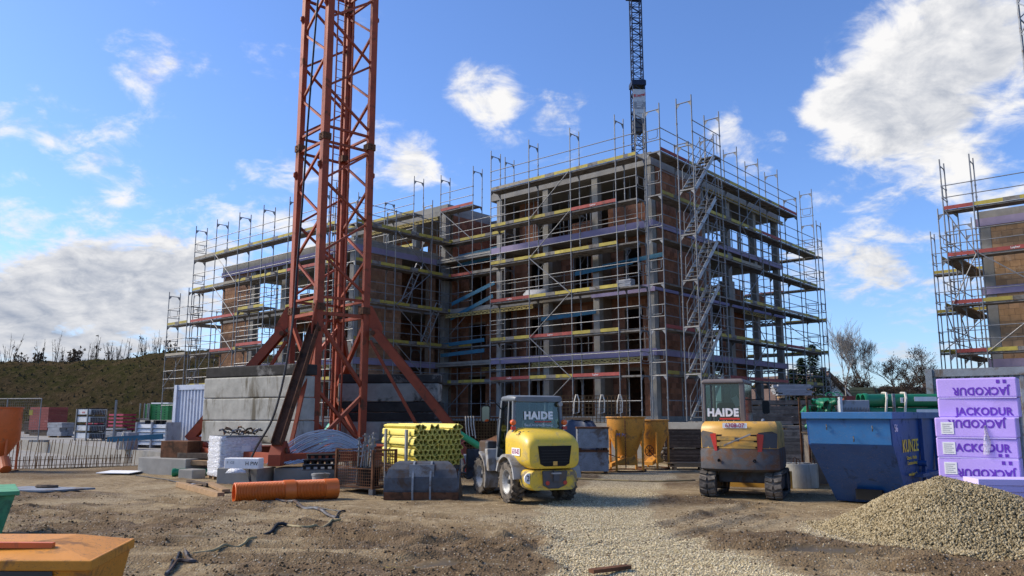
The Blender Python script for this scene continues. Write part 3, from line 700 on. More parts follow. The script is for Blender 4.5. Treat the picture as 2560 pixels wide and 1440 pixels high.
# steel props under fresh slabs
prop_me = MB().cyl((0, 0, 0), (0, 0, 1.55), .030).cyl((0, 0, 1.5), (0, 0, CH), .024).cyl((0, 0, 1.46), (0, 0, 1.56), .045).box((0, 0, .005), (.12, .12, .01)).box((0, 0, CH - .005), (.12, .12, .01)).mesh('prop', 'galv')
random.seed(4)
for i, lst in ((3, [(-.9, 1), (-1.7, 1.0), (-2.5, .7), (-3.9, .8), (-4.6, .9), (-5.3, .8), (-6.9, .9), (-7.6, .7), (-8.4, 1), (-1.3, 2.4), (-2.9, 2.6), (-4.8, 2.8), (-7.2, 2.6), (-.7, 5.6), (-.7, 6.5), (-.8, 8.6), (-.7, 9.4), (-.6, 10.2), (-.8, 11.9), (-.7, 12.6), (-.7, 13.4), (-1.6, 9), (-1.7, 10.5), (-1.6, 12.2), (-2.6, 11.4), (-2.7, 13), (-15.2, 1), (-15.9, 1.1), (-17.4, 1), (-18.2, .9), (-19.9, 1.1), (-20.8, 1)]),
               (2, [(-1, .9), (-2, .9), (-4.2, .8), (-5.1, .9), (-7, .8), (-8, .8), (-18.4, -5), (-19.2, -5.1), (-21.4, -5), (-22.3, -5)]), (1, [(-7.2, .8), (-8.1, .8), (-8.8, .8), (-18.3, -5), (-19.5, -5), (-22, -5)]), (0, [(-4.4, .7), (-5.2, .8), (-7.0, .8), (-7.5, .9), (-8.0, .8), (-8.6, .8), (-18.5, -5), (-21.8, -5)])):
    for (x_, y_) in lst: inst('prop', prop_me, bld, (x_ + random.uniform(-.1, .1), y_, SL[i] - .002))
# lattice formwork girders showing under the slab edges
def girder_mesh(L):
    g = MB().bb(0, L, -.04, .04, 0, .045).bb(0, L, -.04, .04, .155, .20); k = 0.0
    while k < L - .3:
        g.beam((k, 0, .045), (k + .15, 0, .155), .05, .035, (0, 1, 0)); g.beam((k + .15, 0, .155), (k + .3, 0, .045), .05, .035, (0, 1, 0)); k += .3
    return g.mesh('lattice_girder', 'girder_yellow')
mat('girder_yellow', (.40, .33, .14), .8, 0, .2, 4, .1, dirt=(.22, .19, .12), dirt_amt=.4)
g4, g6 = girder_mesh(4.2), girder_mesh(6.3)
for (gm_, x_, y_, z, r_) in ((g6, -7.0, -.12, SL[1] - .50, 0), (g4, -11.4, .9, SL[1] - .5, 0), (g6, -13.2, -.15, SL[2] - .50, 0), (g6, .10, 4.9, SL[4] - .46, 90), (g4, .10, 10.6, SL[4] - .46, 90), (g4, .0, 9.0, SL[2] - .46, 90), (g4, -.4, 14.6, SL[2] - .46, 180),
                         (g6, -20.4, -5.95, SL[2] - .5, 0), (g6, -20.4, -5.95, SL[1] - .5, 0), (g4, -.6, 14.7, SL[1] - .46, 180), (g6, -20.6, .2, SL[4] - .5, 0)):
    inst('lattice_girder', gm_, bld, (x_, y_, z), (0, 0, R(r_)))
# temporary guard rails along the open slab edges
er3 = MB(); er3.cyl((0, 0, 1.0), (3.0, 0, 1.0), .018, n_=5).cyl((0, 0, .5), (3.0, 0, .5), .018, n_=5).cyl((1.0, 0, 0), (1.0, 0, 1.1), .020, n_=5).cyl((2.4, 0, 0), (2.4, 0, 1.1), .020, n_=5); er3 = er3.mesh('edge_rail', 'galv')
for i in (1, 2, 3):
    for x_ in (-9.3, -6.1, -3.0): inst('edge_rail', er3, bld, (x_, .08, SL[i]))
    for y_ in (5.0, 8.0, 11.2): inst('edge_rail', er3, bld, (-.10, y_, SL[i]), (0, 0, R(90)))
for i in (1, 2):
    for x_ in (-23.6, -20.5, -17.4): inst('edge_rail', er3, bld, (x_, -5.7, SL[i]))
# raised basement deck the block and its scaffolds stand on
deck_z = 1.455
o = MB().bb(-14.0, 4.6, -2.3, 19, 0, deck_z).bb(-31, -14.003, -8.6, 10, 0, deck_z - .003).build('basement_deck', 'concrete'); o.location = BC; o.rotation_euler = (0, 0, BROT); o['kind'] = 'structure'
# ------------------------------------------------------------------ system scaffolding
LIFT, DZ0, SW = 1.96, 3.46, .73
_fm = {}
def frame_mesh(h, last=False):
    k = (round(h, 3), last)
    if k not in _fm:
        g = MB()
        for y_ in (0, -SW): g.cyl((0, y_, 0), (0, y_, h + (.22 if last else .0)), .027, n_=6)
        g.cyl((0, -.02, h - .06), (0, -SW + .02, h - .06), .024, n_=6)
        for y_, s_ in ((-.02, -1), (-SW + .02, 1)):
            g.prism([(y_, h - .09), (y_ + s_ * .16, h - .09), (y_, h - .28)], -.006, .006, 'x')
        for y_ in (0, -SW):
            g.cyl((0, y_, .48), (0, y_, .56), .040, n_=6); g.cyl((0, y_, .98), (0, y_, 1.06), .040, n_=6)
        _fm[k] = g.mesh('frame', 'galv')
    return _fm[k]
_pm = {}
def part_mesh(kind, L):
    k = (kind, round(L, 3))
    if k in _pm: return _pm[k]
    g = MB()
    if kind == 'deck':
        for y_ in (-.19, -.54): g.bb(.02, L - .02, y_ - .16, y_ + .16, -.065, 0)
        g.bb(.02, L - .02, -.705, -.69, -.075, -.002)
        me = g.mesh('deck', 'deckgrey')
    elif kind in ('toe_yellow', 'toe_red', 'toe_timber'):
        y0, y1 = -.745, -.715
        if kind == 'toe_yellow':
            a, b_ = L * .40, L * .62
            g.bb(.01, a, y0, y1, 0.01, .16).bb(b_, L - .01, y0, y1, 0.01, .16).bb(a, b_, y0 - .002, y1, 0.008, .162)
            me = g.mesh('toe_board', 'toe_yellow'); me.materials.append(MATS['deckgrey'])
            for p in me.polygons:
                if a - .01 < p.center[0] < b_ + .01 and p.index >= 12: p.material_index = 1
        else: me = g.bb(.01, L - .01, y0, y1, 0.01, .16).mesh('toe_board', kind)
    elif kind == 'rail': me = g.cyl((0, -SW - .03, 0), (L, -SW - .03, 0), .020, n_=6).mesh('guardrail', 'galv')
    elif kind == 'brace': me = g.cyl((0.05, -SW - .05, 0), (L - .05, -SW - .05, LIFT), .023, n_=6).mesh('brace', 'galv')
    elif kind == 'brace2': me = g.cyl((0.05, -SW - .05, LIFT), (L - .05, -SW - .05, 0), .023, n_=6).mesh('brace', 'galv')
    elif kind == 'endrail': me = g.cyl((0, 0.0, 0), (0, -SW, 0), .020, n_=6).mesh('end_rail', 'galv')
    elif kind == 'endgate':
        me = g.tube([(0, -.12, 1.0), (0, -.12, .66), (0, -.18, .6), (0, -.55, .6), (0, -.61, .66), (0, -.61, 1.0)], .016, 5).cyl((0, 0, 1.0), (0, -SW, 1.0), .02, n_=6).mesh('end_gate', 'galv')
    elif kind == 'bracket':
        me = g.cyl((0, 0, -.03), (0, .42, -.03), .022, n_=6).cyl((0, .40, -.03), (0, 0, -.45), .018, n_=6).mesh('bracket', 'galv')
    _pm[k] = me; return me
_lay = None
def layher(parent, x, z):
    global _lay
    if _lay is None:
        o = lettering('Layher', .12, 'white_print', parent, (x, -.748, z), (R(90), 0, 0), .003); _lay = o.data; return
    inst('lettering', _lay, parent, (x, -.748, z), (R(90), 0, 0))
def scaffold(label, org, rot, bays, n_lv, z0=None, base=None, seed=0, braces=(), no_toe=.08, end_lo=True, end_hi=True, tops=True, text=False, skip=(), toes=None, z_first=None, group='scaffolds around the buildings', inner=()):
    rd = random.Random(seed); base = deck_z if base is None else base; z1 = DZ0 if z_first is None else z_first
    t_ = thing('scaffold', label, 'scaffold', (org.x, org.y, base), rot, group)
    xs = [0]
    for L in bays: xs.append(xs[-1] + L)
    lv = [z1 + k * LIFT - base for k in range(n_lv)]
    for k, x_ in enumerate(xs):
        inst('frame', frame_mesh(lv[0]), t_, (x_, 0, 0))
        for z in lv[:-1]: inst('frame', frame_mesh(LIFT), t_, (x_, 0, z))
        if tops and rd.random() < .92: inst('frame', frame_mesh(LIFT, True), t_, (x_, 0, lv[-1]))
        else: inst('frame', frame_mesh(1.1), t_, (x_, 0, lv[-1]))
    for li, z in enumerate(lv):
        for bi, L in enumerate(bays):
            if (li, bi) in skip: continue
            inst('deck', part_mesh('deck', L), t_, (xs[bi], 0, z))
            if toes and (li, bi) in toes: kind = toes[(li, bi)]
            else:
                r_ = rd.random(); kind = None if r_ < no_toe else ('toe_yellow' if r_ < .68 else 'toe_red' if r_ < .88 else 'toe_timber')
            if kind:
                inst('toe_board', part_mesh(kind, L), t_, (xs[bi], 0, z))
                if kind == 'toe_red' and text and L > 1.5: layher(t_, xs[bi] + L / 2, z + .085)
            for h in (.52, 1.02): inst('guardrail', part_mesh('rail', L), t_, (xs[bi], 0, z + h))
            if (li, bi) in inner:
                inst('deck', part_mesh('deck', L), t_, (xs[bi], .40, z - .01)); inst('bracket', part_mesh('bracket', 0), t_, (xs[bi], 0, z - .07)); inst('bracket', part_mesh('bracket', 0), t_, (xs[bi] + L, 0, z - .07))
        for e, x_ in ((end_lo, 0), (end_hi, xs[-1])):
            if e: inst('end_gate', part_mesh('endgate', 0), t_, (x_, 0, z)); inst('end_rail', part_mesh('endrail', 0), t_, (x_, 0, z + .5))
    for bi, L in enumerate(bays):                                      # rails at ground level
        inst('guardrail', part_mesh('rail', L), t_, (xs[bi], 0, .9))
    for (bi, li, up) in braces:
        z = lv[li] if li >= 0 else lv[0] - LIFT
        inst('brace', part_mesh('brace' if up else 'brace2', bays[bi]), t_, (xs[bi], 0, z))
    return t_
B = 2.57
TY, TR, TT = 'toe_yellow', 'toe_red', 'toe_timber'
# front of the main block: three long bays and a short one at the corner (run towards +x)
tf = {(0, 0): TR, (0, 1): TY, (0, 2): TR, (1, 0): TY, (1, 1): TR, (1, 2): TY, (2, 0): TR, (2, 1): TY, (2, 2): TY, (3, 0): TY, (3, 1): TY, (3, 2): TY, (4, 0): TY, (4, 1): TY, (4, 2): TR, (5, 0): TT, (5, 1): TY, (5, 2): TY, (5, 3): TY}
for k in range(5): tf[(k, 3)] = None
s_front = scaffold('scaffold with red and yellow toe boards along the front of the main block', bw(-8.83, -.5), BROT, [B, B, B, 1.09], 6, seed=1, toes=tf, text=True, end_lo=False, end_hi=True,
         braces=[(1, 1, True), (1, 0, False), (1, -1, True), (1, 2, False), (1, 3, True), (1, 4, True)], inner=((3, 1), (3, 2), (4, 1)))
# recess, set back from the front one
s_rec = scaffold('scaffold with blue guard boards in the recess between the two wings', bw(-13.9, .75), BROT, [B, B - .2], 6, seed=5, text=False, end_lo=False, end_hi=False, skip=((2, 1), (5, 1)), toes={(0, 0): TY, (0, 1): TY, (1, 0): TY, (1, 1): None, (2, 0): None, (3, 0): TR, (4, 0): TY, (4, 1): TY, (5, 0): TR, (3, 1): TT},
         braces=[(0, -1, True), (0, 1, True), (0, 3, False), (0, 4, False)])
bb_me = MB().bb(0, 3.3, -.02, .02, -.10, .10).mesh('guard_board', 'blue_board')
for (x_, y_, z, tilt) in ((.3, -.85, .0 + 4.10, 2), (.3, -.85, 3.55, 2), (1.0, -.80, 5.55, 17), (1.1, -.82, 6.35, 15), (1.0, -.3, 8.6, 3), (1.1, -.3, 9.1, 2)):
    inst('guard_board', bb_me, s_rec, (x_, y_, z), (0, -R(tilt), 0))
for (x_, z, tilt) in ((2.4, 5.0, 2), (4.5, 7.05, 3), (6.1, 7.2, 3)):
    inst('guard_board', bb_me, s_front, (x_, .42, z), (0, -R(tilt), 0))
# right side of the main block
tr_ = {(5, 3): TY, (5, 4): TY, (5, 5): TR, (5, 6): TR, (4, 3): TY, (4, 4): TR, (4, 5): TY, (4, 6): TY, (1, 0): TR, (0, 0): TY, (2, 0): None, (3, 0): None, (4, 0): TY, (0, 3): TR, (0, 4): TR, (0, 2): TR, (0, 5): None, (0, 6): TY}
scaffold('long scaffold along the right hand side wall of the main block', bw(.42, -1.1), BROT + R(90), [B] * 7, 6, seed=8, toes=tr_, end_lo=True, skip=((5, 6),),
         braces=[(3, 4, True), (3, 0, True), (3, 1, False), (3, 2, True), (3, 3, False), (3, -1, False), (4, -1, False)])
# far end corner, lower
scaffold('scaffold returning round the far right corner of the main block', bw(1.25, 17.1), BROT + R(180), [B, B], 5, seed=18, no_toe=.4, braces=[(0, 1, True)])
# left wing, front and side and the stepped towers at its left end
lw = {(5 - 1, k): (TR if k in (1, 3) else TY) for k in range(6)}
scaffold('scaffold along the front of the lower left wing behind the red crane', bw(-28.6, -6.3), BROT, [B] * 5 + [1.57], 5, seed=21, braces=[(1, 2, False), (1, 3, False), (1, 1, False), (0, 0, True), (1, 0, True)], inner=((3, 2), (3, 3)), end_hi=False)
scaffold('scaffold on the side wall of the left wing with leaning ladders', bw(-13.72, -6.6), BROT + R(90), [B, B, 2.07], 5, seed=23, no_toe=0, toes={(4, 0): TY, (4, 1): TY, (4, 2): TY, (3, 0): TY, (3, 1): TY, (3, 2): TY, (2, 0): TY, (2, 1): TY, (2, 2): TY, (1, 0): TY, (1, 1): TY, (1, 2): TY}, end_hi=False,
         braces=[(1, 0, False), (1, 1, False), (1, 3, False), (1, 2, True)])
scaffold('lower scaffold tower at the far left end of the left wing', bw(-29.3, -2.0), BROT - R(90), [B, 1.6], 3, seed=25, z_first=3.46, braces=[(0, 0, True)])
scaffold('scaffold behind the left wing roof seen against the sky', bw(-22.9, -.15), BROT, [B, B, B], 6, seed=27, no_toe=.0, braces=[], end_lo=True, end_hi=False, toes={(5, 0): TY, (5, 1): TY, (5, 2): TY}, skip=tuple((l, b_) for l in range(4) for b_ in range(3)))
scaffold('free standing scaffold bay in front of the left wing balcony', bw(-21.2, -7.4), BROT, [B], 3, seed=29, z_first=3.46, toes={(2, 0): TY, (1, 0): TR, (0, 0): None})
scaffold('single low scaffold bay standing clear at the extreme left of the left wing', bw(-31.4, -6.4), BROT, [B], 3, seed=41, toes={(0, 0): None, (1, 0): TT, (2, 0): TY}, braces=[(0, 0, True)])
# stair tower on the right side
st = thing('stair_tower', 'aluminium stair tower zigzagging up the right hand side scaffold', 'stair tower', bw(1.95, -1.0, deck_z), BROT + R(90))
alu = mat('aluminium', (.34, .345, .35), .45, .3, .12, 5, .05)
fl = MB()
for y_ in (-.06, -.64): fl.beam((.25, y_, 0.02), (2.15, y_, LIFT), .035, .17, (0, 1, 0) if False else (0, 0, 1))
flm = fl.mesh('flight', 'aluminium')
trd = MB().box((0, 0, 0), (.2, .54, .03)).mesh('tread', 'deckgrey')
rl = MB().tube([(.25, -.68, .1), (.25, -.68, 1.0), (2.1, -.68, LIFT + .95), (2.35, -.68, LIFT + 1.0), (2.35, -.68, LIFT + .1)], .018, 6).tube([(.3, -.68, .55), (2.1, -.68, LIFT + .5)], .015, 5).tube([(1.0, -.68, .85), (1.25, -.68, 1.9)], .013, 5).tube([(1.6, -.68, 1.4), (1.3, -.68, 1.85)], .013, 5).mesh('handrail', 'galv')
for k in range(6):
    z = (DZ0 - deck_z - LIFT) + k * LIFT
    f_ = inst('flight', flm, st, (0, 0, z))
    for j in range(8): inst('tread', trd, f_, (.38 + j * .235, -.35, .16 + j * .243))
    inst('handrail', rl, st, (0, 0, z)); inst('handrail', rl, st, (0, .62, z))
    inst('deck', part_mesh('deck', 1.09), st, (-.7, 0, z + LIFT)) if False else None
    inst('landing', MB().bb(2.12, 2.57, -.7, 0, -.06, 0).mesh('landing', 'deckgrey'), st, (0, 0, z + LIFT)); inst('landing', MB().bb(0, .28, -.7, 0, -.06, 0).mesh('landing', 'deckgrey'), st, (0, 0, z))
for x_ in (0, B):
    for k in range(7): inst('frame', frame_mesh(LIFT, k == 6), st, (x_, 0, max(0, DZ0 - deck_z - LIFT) + k * LIFT))
for k in range(6): inst('guardrail', part_mesh('rail', B), st, (0, 0, DZ0 - deck_z + k * LIFT + 1.0)); inst('guardrail', part_mesh('rail', B), st, (0, 0, DZ0 - deck_z + k * LIFT + .5))
# ladders leaning inside the side scaffold
def ladder_mesh(L, w=.38):
    g = MB()
    for x_ in (-w / 2, w / 2): g.bb(x_ - .018, x_ + .018, -.03, .03, 0, L)
    k = .25
    while k < L: g.cyl((-w / 2, 0, k), (w / 2, 0, k), .014, n_=5); k += .28
    return g.mesh('ladder', 'aluminium')
lad = ladder_mesh(2.5)
for (x_, y_, z, lab) in ((-13.35, -3.2, DZ0 + 2 * LIFT, 'aluminium ladder leaning on the top working lift of the left wing side scaffold'), (-13.35, -1.7, DZ0 + LIFT, 'aluminium ladder leaning on the middle lift of the left wing side scaffold'), (-13.35, -1.9, DZ0 - LIFT * .0 - 1.96, 'aluminium ladder leaning on the lowest lift of the left wing side scaffold')):
    p = bw(x_, y_, z); o = bpy.data.objects.new('ladder', lad); COL.objects.link(o); o.location = p; o.rotation_euler = (R(8), R(20), BROT + R(90)); tag(o, lab, 'ladder', 'ladders on the scaffolds')
# goods left on the decks
o = MB().loft([[(.0, 0, 0), (1.5, 0, 0), (1.5, .55, 0), (0, .55, 0)], [(.05, .03, .3), (1.4, .02, .25), (1.45, .5, .3), (.1, .5, .35)], [(.2, .1, .5), (1.2, .1, .42), (1.25, .4, .5), (.3, .42, .52)]]).build('wrapped_bundle', 'dust_grey', None, 'all'); o.location = bw(-7.0, -.9, DZ0 + 2 * LIFT); o.rotation_euler = (0, 0, BROT); tag(o, 'grey wrapped bundle lying on the front scaffold deck', 'bundle')
for k in range(4):
    o = MB().box((0, 0, 0), (.75, .34, .085)).build('plank_stack', 'dust_grey', None, bevel=.01); o.location = bw(-.95, -.85, DZ0 + 2 * LIFT + .05 + .088 * k); o.rotation_euler = (0, 0, BROT + R(random.uniform(-5, 5))); tag(o, ['lowest', 'second lowest', 'second highest', 'topmost'][k] + ' grey block in the small stack on the front corner scaffold', 'block', 'grey blocks on the corner deck')
# sheets stored on the left wing roof
for k, (x_, tz, w) in enumerate(((-26.0, .6, 1.9), (-24.3, .35, 1.6))):
    o = MB().box((0, 0, .35), (w, 1.2, .7)).build('insulation_pack', 'wrap_white', None, bevel=.03); o.location = bw(x_, -4.3, SL[3] + .02 + 0.0); o.rotation_euler = (0, 0, BROT + .1 * k); tag(o, ['larger', 'smaller'][k] + ' film wrapped pack lying on the left wing roof', 'pack', 'packs on the left wing roof')

# ------------------------------------------------------------------ second building at the right edge
GC = Vector((19.3, 32.0, 0)); b2 = thing('brick_building', 'paler brick building shell with scaffold at the right edge of the picture', 'building', GC, BROT)
S2 = [0.9, 3.95, 6.9, 9.75]
BK2 = Bricks(b2, GC, 'brick_pale'); random.seed(2)
o = MB().bb(-2.6, 12, -2.0, 12, 0, .66).build('basement_deck', 'concrete'); o.location = GC; o.rotation_euler = (0, 0, BROT); o['kind'] = 'structure'
for i, z in enumerate(S2): MB().bb(0, 11, 0.02, 9, z - .24, z).build('floor_slab', 'concrete', b2)
for i in range(3):
    MB().bb(.02, .44, .01, .40, S2[i], S2[i + 1] - .241).build('column', 'concrete', b2)
    BK2.panel('x', .45, 11, .02, -1, S2[i], S2[i + 1] - .24, .3, vis=1)
    BK2.panel('y', .42, 8.9, .03, -1, S2[i], S2[i + 1] - .24, .3, [(2 + i, 3.2 + i, S2[i] + .8, S2[i] + 2)])
    MB().bb(-.06, 11, -.045, .018, S2[i + 1] - .30, S2[i + 1] + .02).build('insulation_strip', 'xps', b2)
MB().bb(0, 11, .022, .3, S2[3], S2[3] + .33).build('parapet', 'concrete', b2)
BK2.finish(300)
s2 = scaffold('scaffold wrapping the front of the paler brick building at right edge', bw(-.95, -.5, 0, GC), BROT, [1.09, B, B], 4, base=.66, z_first=4.2, seed=33, text=True, toes={(0, 0): TR, (1, 0): TR, (2, 0): TR, (3, 0): TR, (0, 1): TY, (1, 1): TY, (2, 1): TR, (3, 1): TY}, braces=[(1, 0, True), (1, 1, False), (0, 1, True), (0, 2, False)])
scaffold('scaffold at the left gable of the paler brick building', bw(-.55, 4.4, 0, GC), BROT - R(90), [B, B], 3, base=.66, z_first=4.2, seed=35, toes={(k, j): TY for k in range(3) for j in range(2)}, braces=[(0, 0, True), (0, 1, False), (1, 0, True)])
scaffold('narrow lower scaffold standing out from the left gable of the paler brick building', bw(-3.2, 7.0, 0, GC), BROT, [B], 4, base=.0, z_first=2.79, seed=37, toes={(k, 0): TY for k in range(4)}, braces=[(0, 0, True), (0, 1, True)])

# ------------------------------------------------------------------ red tower crane
CR = Vector((-5.82, 25.0, 0)); CA = R(42)
cz0 = .75
crane = thing('tower_crane', 'rust red lattice tower crane standing on a cross base with struts', 'tower crane', (CR.x, CR.y, cz0), CA)
HS = .905; BS = 2.88; ZJ = 4.02; TOP = 24.0
cn = [(-HS, -HS), (HS, -HS), (HS, HS), (-HS, HS)]
for (x_, y_) in cn:
    z = -.25; k = 0
    for z1 in (ZJ + .35, ZJ + 5.75, ZJ + 11.2, TOP):
        sx, sy = (1 if x_ < 0 else -1), (1 if y_ < 0 else -1); g = MB()
        w = .20; g.bb(x_ - sx * .02, x_ + sx * w, y_ - sy * .02, y_ + sy * .035, z, z1); g.bb(x_ - sx * .02, x_ + sx * .035, y_ + sy * .035, y_ + sy * w, z, z1)
        g.bb(x_ + sx * .036, x_ + sx * (w - .03), y_ + sy * .036, y_ + sy * (w - .03), z, z1)
        o = g.build('mast_leg', 'crane_red', crane)
        MB().bb(x_ - sx * .05, x_ + sx * (w + .04), y_ - sy * .05, y_ + sy * (w + .04), z1 - .22, z1 - .005).build('joint_plate', 'crane_rust', o)
        for (bx, by) in ((sx * .1, -sy * .06), (-sx * .06, sy * .1)):
            for zz2 in (-.16, -.06): MB().cyl((x_ + bx - (0 if bx * sx > .05 else sx * .02), y_ + by, z1 + zz2), (x_ + bx, y_ + by - (sy * .02 if by * sy < 0 else 0), z1 + zz2), .025, n_=6).build('bolt', 'crane_rust', o)
        if k: MB().prism([(0, 0), (.10, .12), (.10, .24), (0, .30)], -.03, .03, 'y').build('climbing_lug', 'crane_red', o, loc=(x_ - sx * .02, y_ + sy * .1, z1 - 1.2)).rotation_euler = (0, 0, R(180) if x_ < 0 else 0)
        z = z1; k += 1
def cbar(p0, p1, w=.085, nm='brace', m_='crane_red'): MB().beam(p0, p1, w, w * .9).build(nm, m_, crane)
ins = HS - .08
fc = [((-ins, -ins), (ins, -ins)), ((ins, -ins), (ins, ins)), ((ins, ins), (-ins, ins)), ((-ins, ins), (-ins, -ins))]
for fi, (a, b_) in enumerate(fc):
    for z in (ZJ + .05, ZJ + .55, ZJ + 5.50, ZJ + 6.0, ZJ + 10.9, ZJ + 11.4): cbar((*a, z), (*b_, z), .11 if z < ZJ + .1 else .08, 'ring_bar')
    z = ZJ + .75; k = fi % 2 if False else 0
    while z < TOP - 1.3:
        zj = z
        h = 1.17
        if abs(z - (ZJ + 5.3)) < .3: z = ZJ + 6.15; continue
        if abs(z - (ZJ + 10.8)) < .4: z = ZJ + 11.5; continue
        p, q = (a, b_) if k % 2 == 1 else (b_, a)
        cbar((*p, z), (*q, z + h), .075); z += h; k += 1
    # legs below the ring: cross bracing
    cbar((*a, ZJ - .15), (*b_, ZJ - 2.2), .12); cbar((*b_, ZJ - 2.4), (*a, .1), .12)
    if fi == 0: cbar((*a, ZJ - 2.2), (*b_, ZJ - 3.9), .10)
for (x_, y_) in cn:                                                    # diagonal struts to the base corners
    sx, sy = (1 if x_ > 0 else -1), (1 if y_ > 0 else -1)
    big = MB(); p0 = Vector((sx * (HS + .12), sy * (HS + .12), ZJ - .35)); p1 = Vector((sx * (BS + .15), sy * (BS + .15), .25))
    side = (p1 - p0).cross(Vector((0, 0, 1))).normalized()
    [big.beam(p0 + side * q, p1 + side * q, .018, .27) for q in (-.12, .12)]; big.beam(p0 , p1 , .235, .03)
    o = big.build('strut', 'crane_red' if not (sx < 0 and sy < 0) else 'crane_rust', crane)
    MB().cyl(p0 + Vector((0, 0, -.12)) - side * .18, p0 + Vector((0, 0, -.12)) + side * .18, .075, n_=12).build('pin', 'crane_rust', o)
    MB().prism([(0, -.15), (.42, -.55), (.42, -.15), (.08, .5), (0, .5)], -.02, .02, 'y').build('gusset', 'crane_red', crane, loc=(x_ * 1.02, y_ * 1.02, ZJ - .1)).rotation_euler = (0, 0, math.atan2(sy, sx))
    cbar((sx * (HS + .05), sy * (HS + .05), ZJ - .7), (sx * (BS - .6), sy * (BS - .6), .1), .10, 'inner_strut')
    f = MB(); f.prism([(-.45, 0), (.35, 0), (.35, .28), (.1, .60), (-.1, .62), (-.45, .3)], -.16, .16, 'y'); o = f.build('foot', 'crane_red', crane, loc=(sx * BS, sy * BS, -.28)); o.rotation_euler = (0, 0, math.atan2(sy, sx))
    MB().cyl((0, -.2, .38), (0, .2, .38), .07, n_=10).build('pin', 'crane_rust', o)
for a, b_ in (((-BS, -BS), (BS, BS)), ((-BS, BS), (BS, -BS))):
    MB().beam((*a, -.1), (*b_, -.1), .32, .30).build('cross_beam', 'crane_red', crane)
for (a, b_) in zip(((-BS, -BS), (BS, -BS), (BS, BS), (-BS, BS)), ((BS, -BS), (BS, BS), (-BS, BS), (-BS, -BS))):
    MB().beam((*a, -.12), (*b_, -.12), .24, .26).build('base_beam', 'crane_red', crane)
ld = MB()
for x_ in (-.13, .13): ld.bb(.25 + x_ - .02, .25 + x_ + .02, .33, .37, 0, TOP)
z = .3
while z < TOP: ld.cyl((.12, .35, z), (.38, .35, z), .012, n_=5); z += .3
ld.build('ladder', 'crane_red', crane)
MB().cyl((.45, -.15, .5), (.45, -.15, TOP), .03).build('riser_pipe', 'crane_red', crane); MB().cyl((.02, .45, .5), (.02, .45, TOP), .018).build('riser_cable', 'black', crane)
# concrete ballast stacks on the base frame
def ballast(lab, cx, cy, ln, dp, layers, z, rot):
    for k, (h, m_) in enumerate(layers):
        j = random.uniform(-.03, .03)
        g = MB().box((0, 0, h / 2), (ln + j, dp - abs(j), h - .012)); o = g.build('ballast_block', m_, None, bevel=.035)
        o.location = (cx + j, cy, z); o.rotation_euler = (0, 0, rot)
        tag(o, ['lowest', 'second', 'third', 'fourth', 'fifth'][k] + ' ballast block from the ground in the ' + lab, 'concrete block', 'crane ballast blocks'); z += h
def cw(x_, y_): 
    return (CR.x + x_ * math.cos(CA) - y_ * math.sin(CA), CR.y + x_ * math.sin(CA) + y_ * math.cos(CA))
random.seed(9)

a0 = R(-32.3); L_ = 4.15; p = Vector((-6.05, 22.55)); c_ = p + Vector((-math.cos(a0), -math.sin(a0))) * L_ / 2 + Vector((-math.sin(a0), math.cos(a0))) * .35
ballast('pale left stack under the red crane', c_.x, c_.y, L_, .7, [(.66, 'concrete_old'), (.66, 'concrete_old'), (.63, 'concrete_old'), (.33, 'concrete_dark')], .93, a0)
ballast('dark stained right stack under the red crane', -3.95, 26.2, 3.28, 1.0, [(.62, 'concrete_old'), (.29, 'concrete_dark'), (.33, 'concrete_dark'), (.60, 'concrete_wet'), (.30, 'concrete_dark')], .93, R(-2))
MB().beam((-5.4, 22.25, .0), (-9.6, 24.9, .0), .5, .2) if False else None
# thick black supply cable falling from the mast to the ground
pts = [at(x_, y_, Y_) for x_, y_, Y_ in ((805, -60, 24.0), (795, 0, 23.95), (782, 150, 23.9), (768, 330, 23.8), (755, 520, 23.7), (742, 680, 23.6), (735, 780, 23.3), (722, 870, 22.6), (706, 960, 22.0), (680, 1050, 21.4), (640, 1120, 20.9), (622, 1165, 20.5), (624, 1195, 20.2))] + [gp(628, 1216, .03)]
def smooth_path(pts, n_=6):
    P_ = [Vector(p) for p in pts]; out = []
    for i in range(len(P_) - 1):
        a, b_, c_, d_ = P_[max(i - 1, 0)], P_[i], P_[i + 1], P_[min(i + 2, len(P_) - 1)]
        for k in range(n_):
            t_ = k / n_; out.append(.5 * ((2 * b_) + (c_ - a) * t_ + (2 * a - 5 * b_ + 4 * c_ - d_) * t_ * t_ + (3 * b_ - a - 3 * c_ + d_) * t_ ** 3))
    return out + [P_[-1]]
tag(MB().tube(smooth_path(pts), .032, 6).build('supply_cable', 'black', None, True), 'thick black cable hanging from the red crane mast to the ground', 'cable')
# concrete pads under the crane feet
def pad(lab, cx, cy, sx, sy, h, rot, m_='concrete_old'):
    o = MB().box((0, 0, h / 2 - .02), (sx, sy, h)).build('foundation_block', m_, None, bevel=.02); o.location = (cx, cy, 0); o.rotation_euler = (0, 0, rot); tag(o, lab, 'concrete block', 'crane foundation blocks'); return o
pad('concrete pad with a step under the left foot of the red crane', -9.95, 25.0, 2.2, 2.0, .50, R(-30), 'concrete')
pad('low concrete block beside the green pipes', -9.05, 22.95, .6, .45, .26, R(-30), 'concrete')
pad('short concrete block behind the orange pipe, left of the pair', -6.85, 20.95, 1.15, .9, .44, R(-14), 'concrete')
pad('long concrete block behind the orange pipe, right of the pair', -5.15, 21.25, 1.95, .8, .42, R(-2), 'concrete')
pad('concrete pad under the right foot of the red crane', -1.7, 24.8, 1.6, 1.6, .45, R(39), 'concrete')
pad('concrete pad under the rear foot of the red crane', -5.4, 29.2, 1.8, 1.8, .45, R(39), 'concrete')
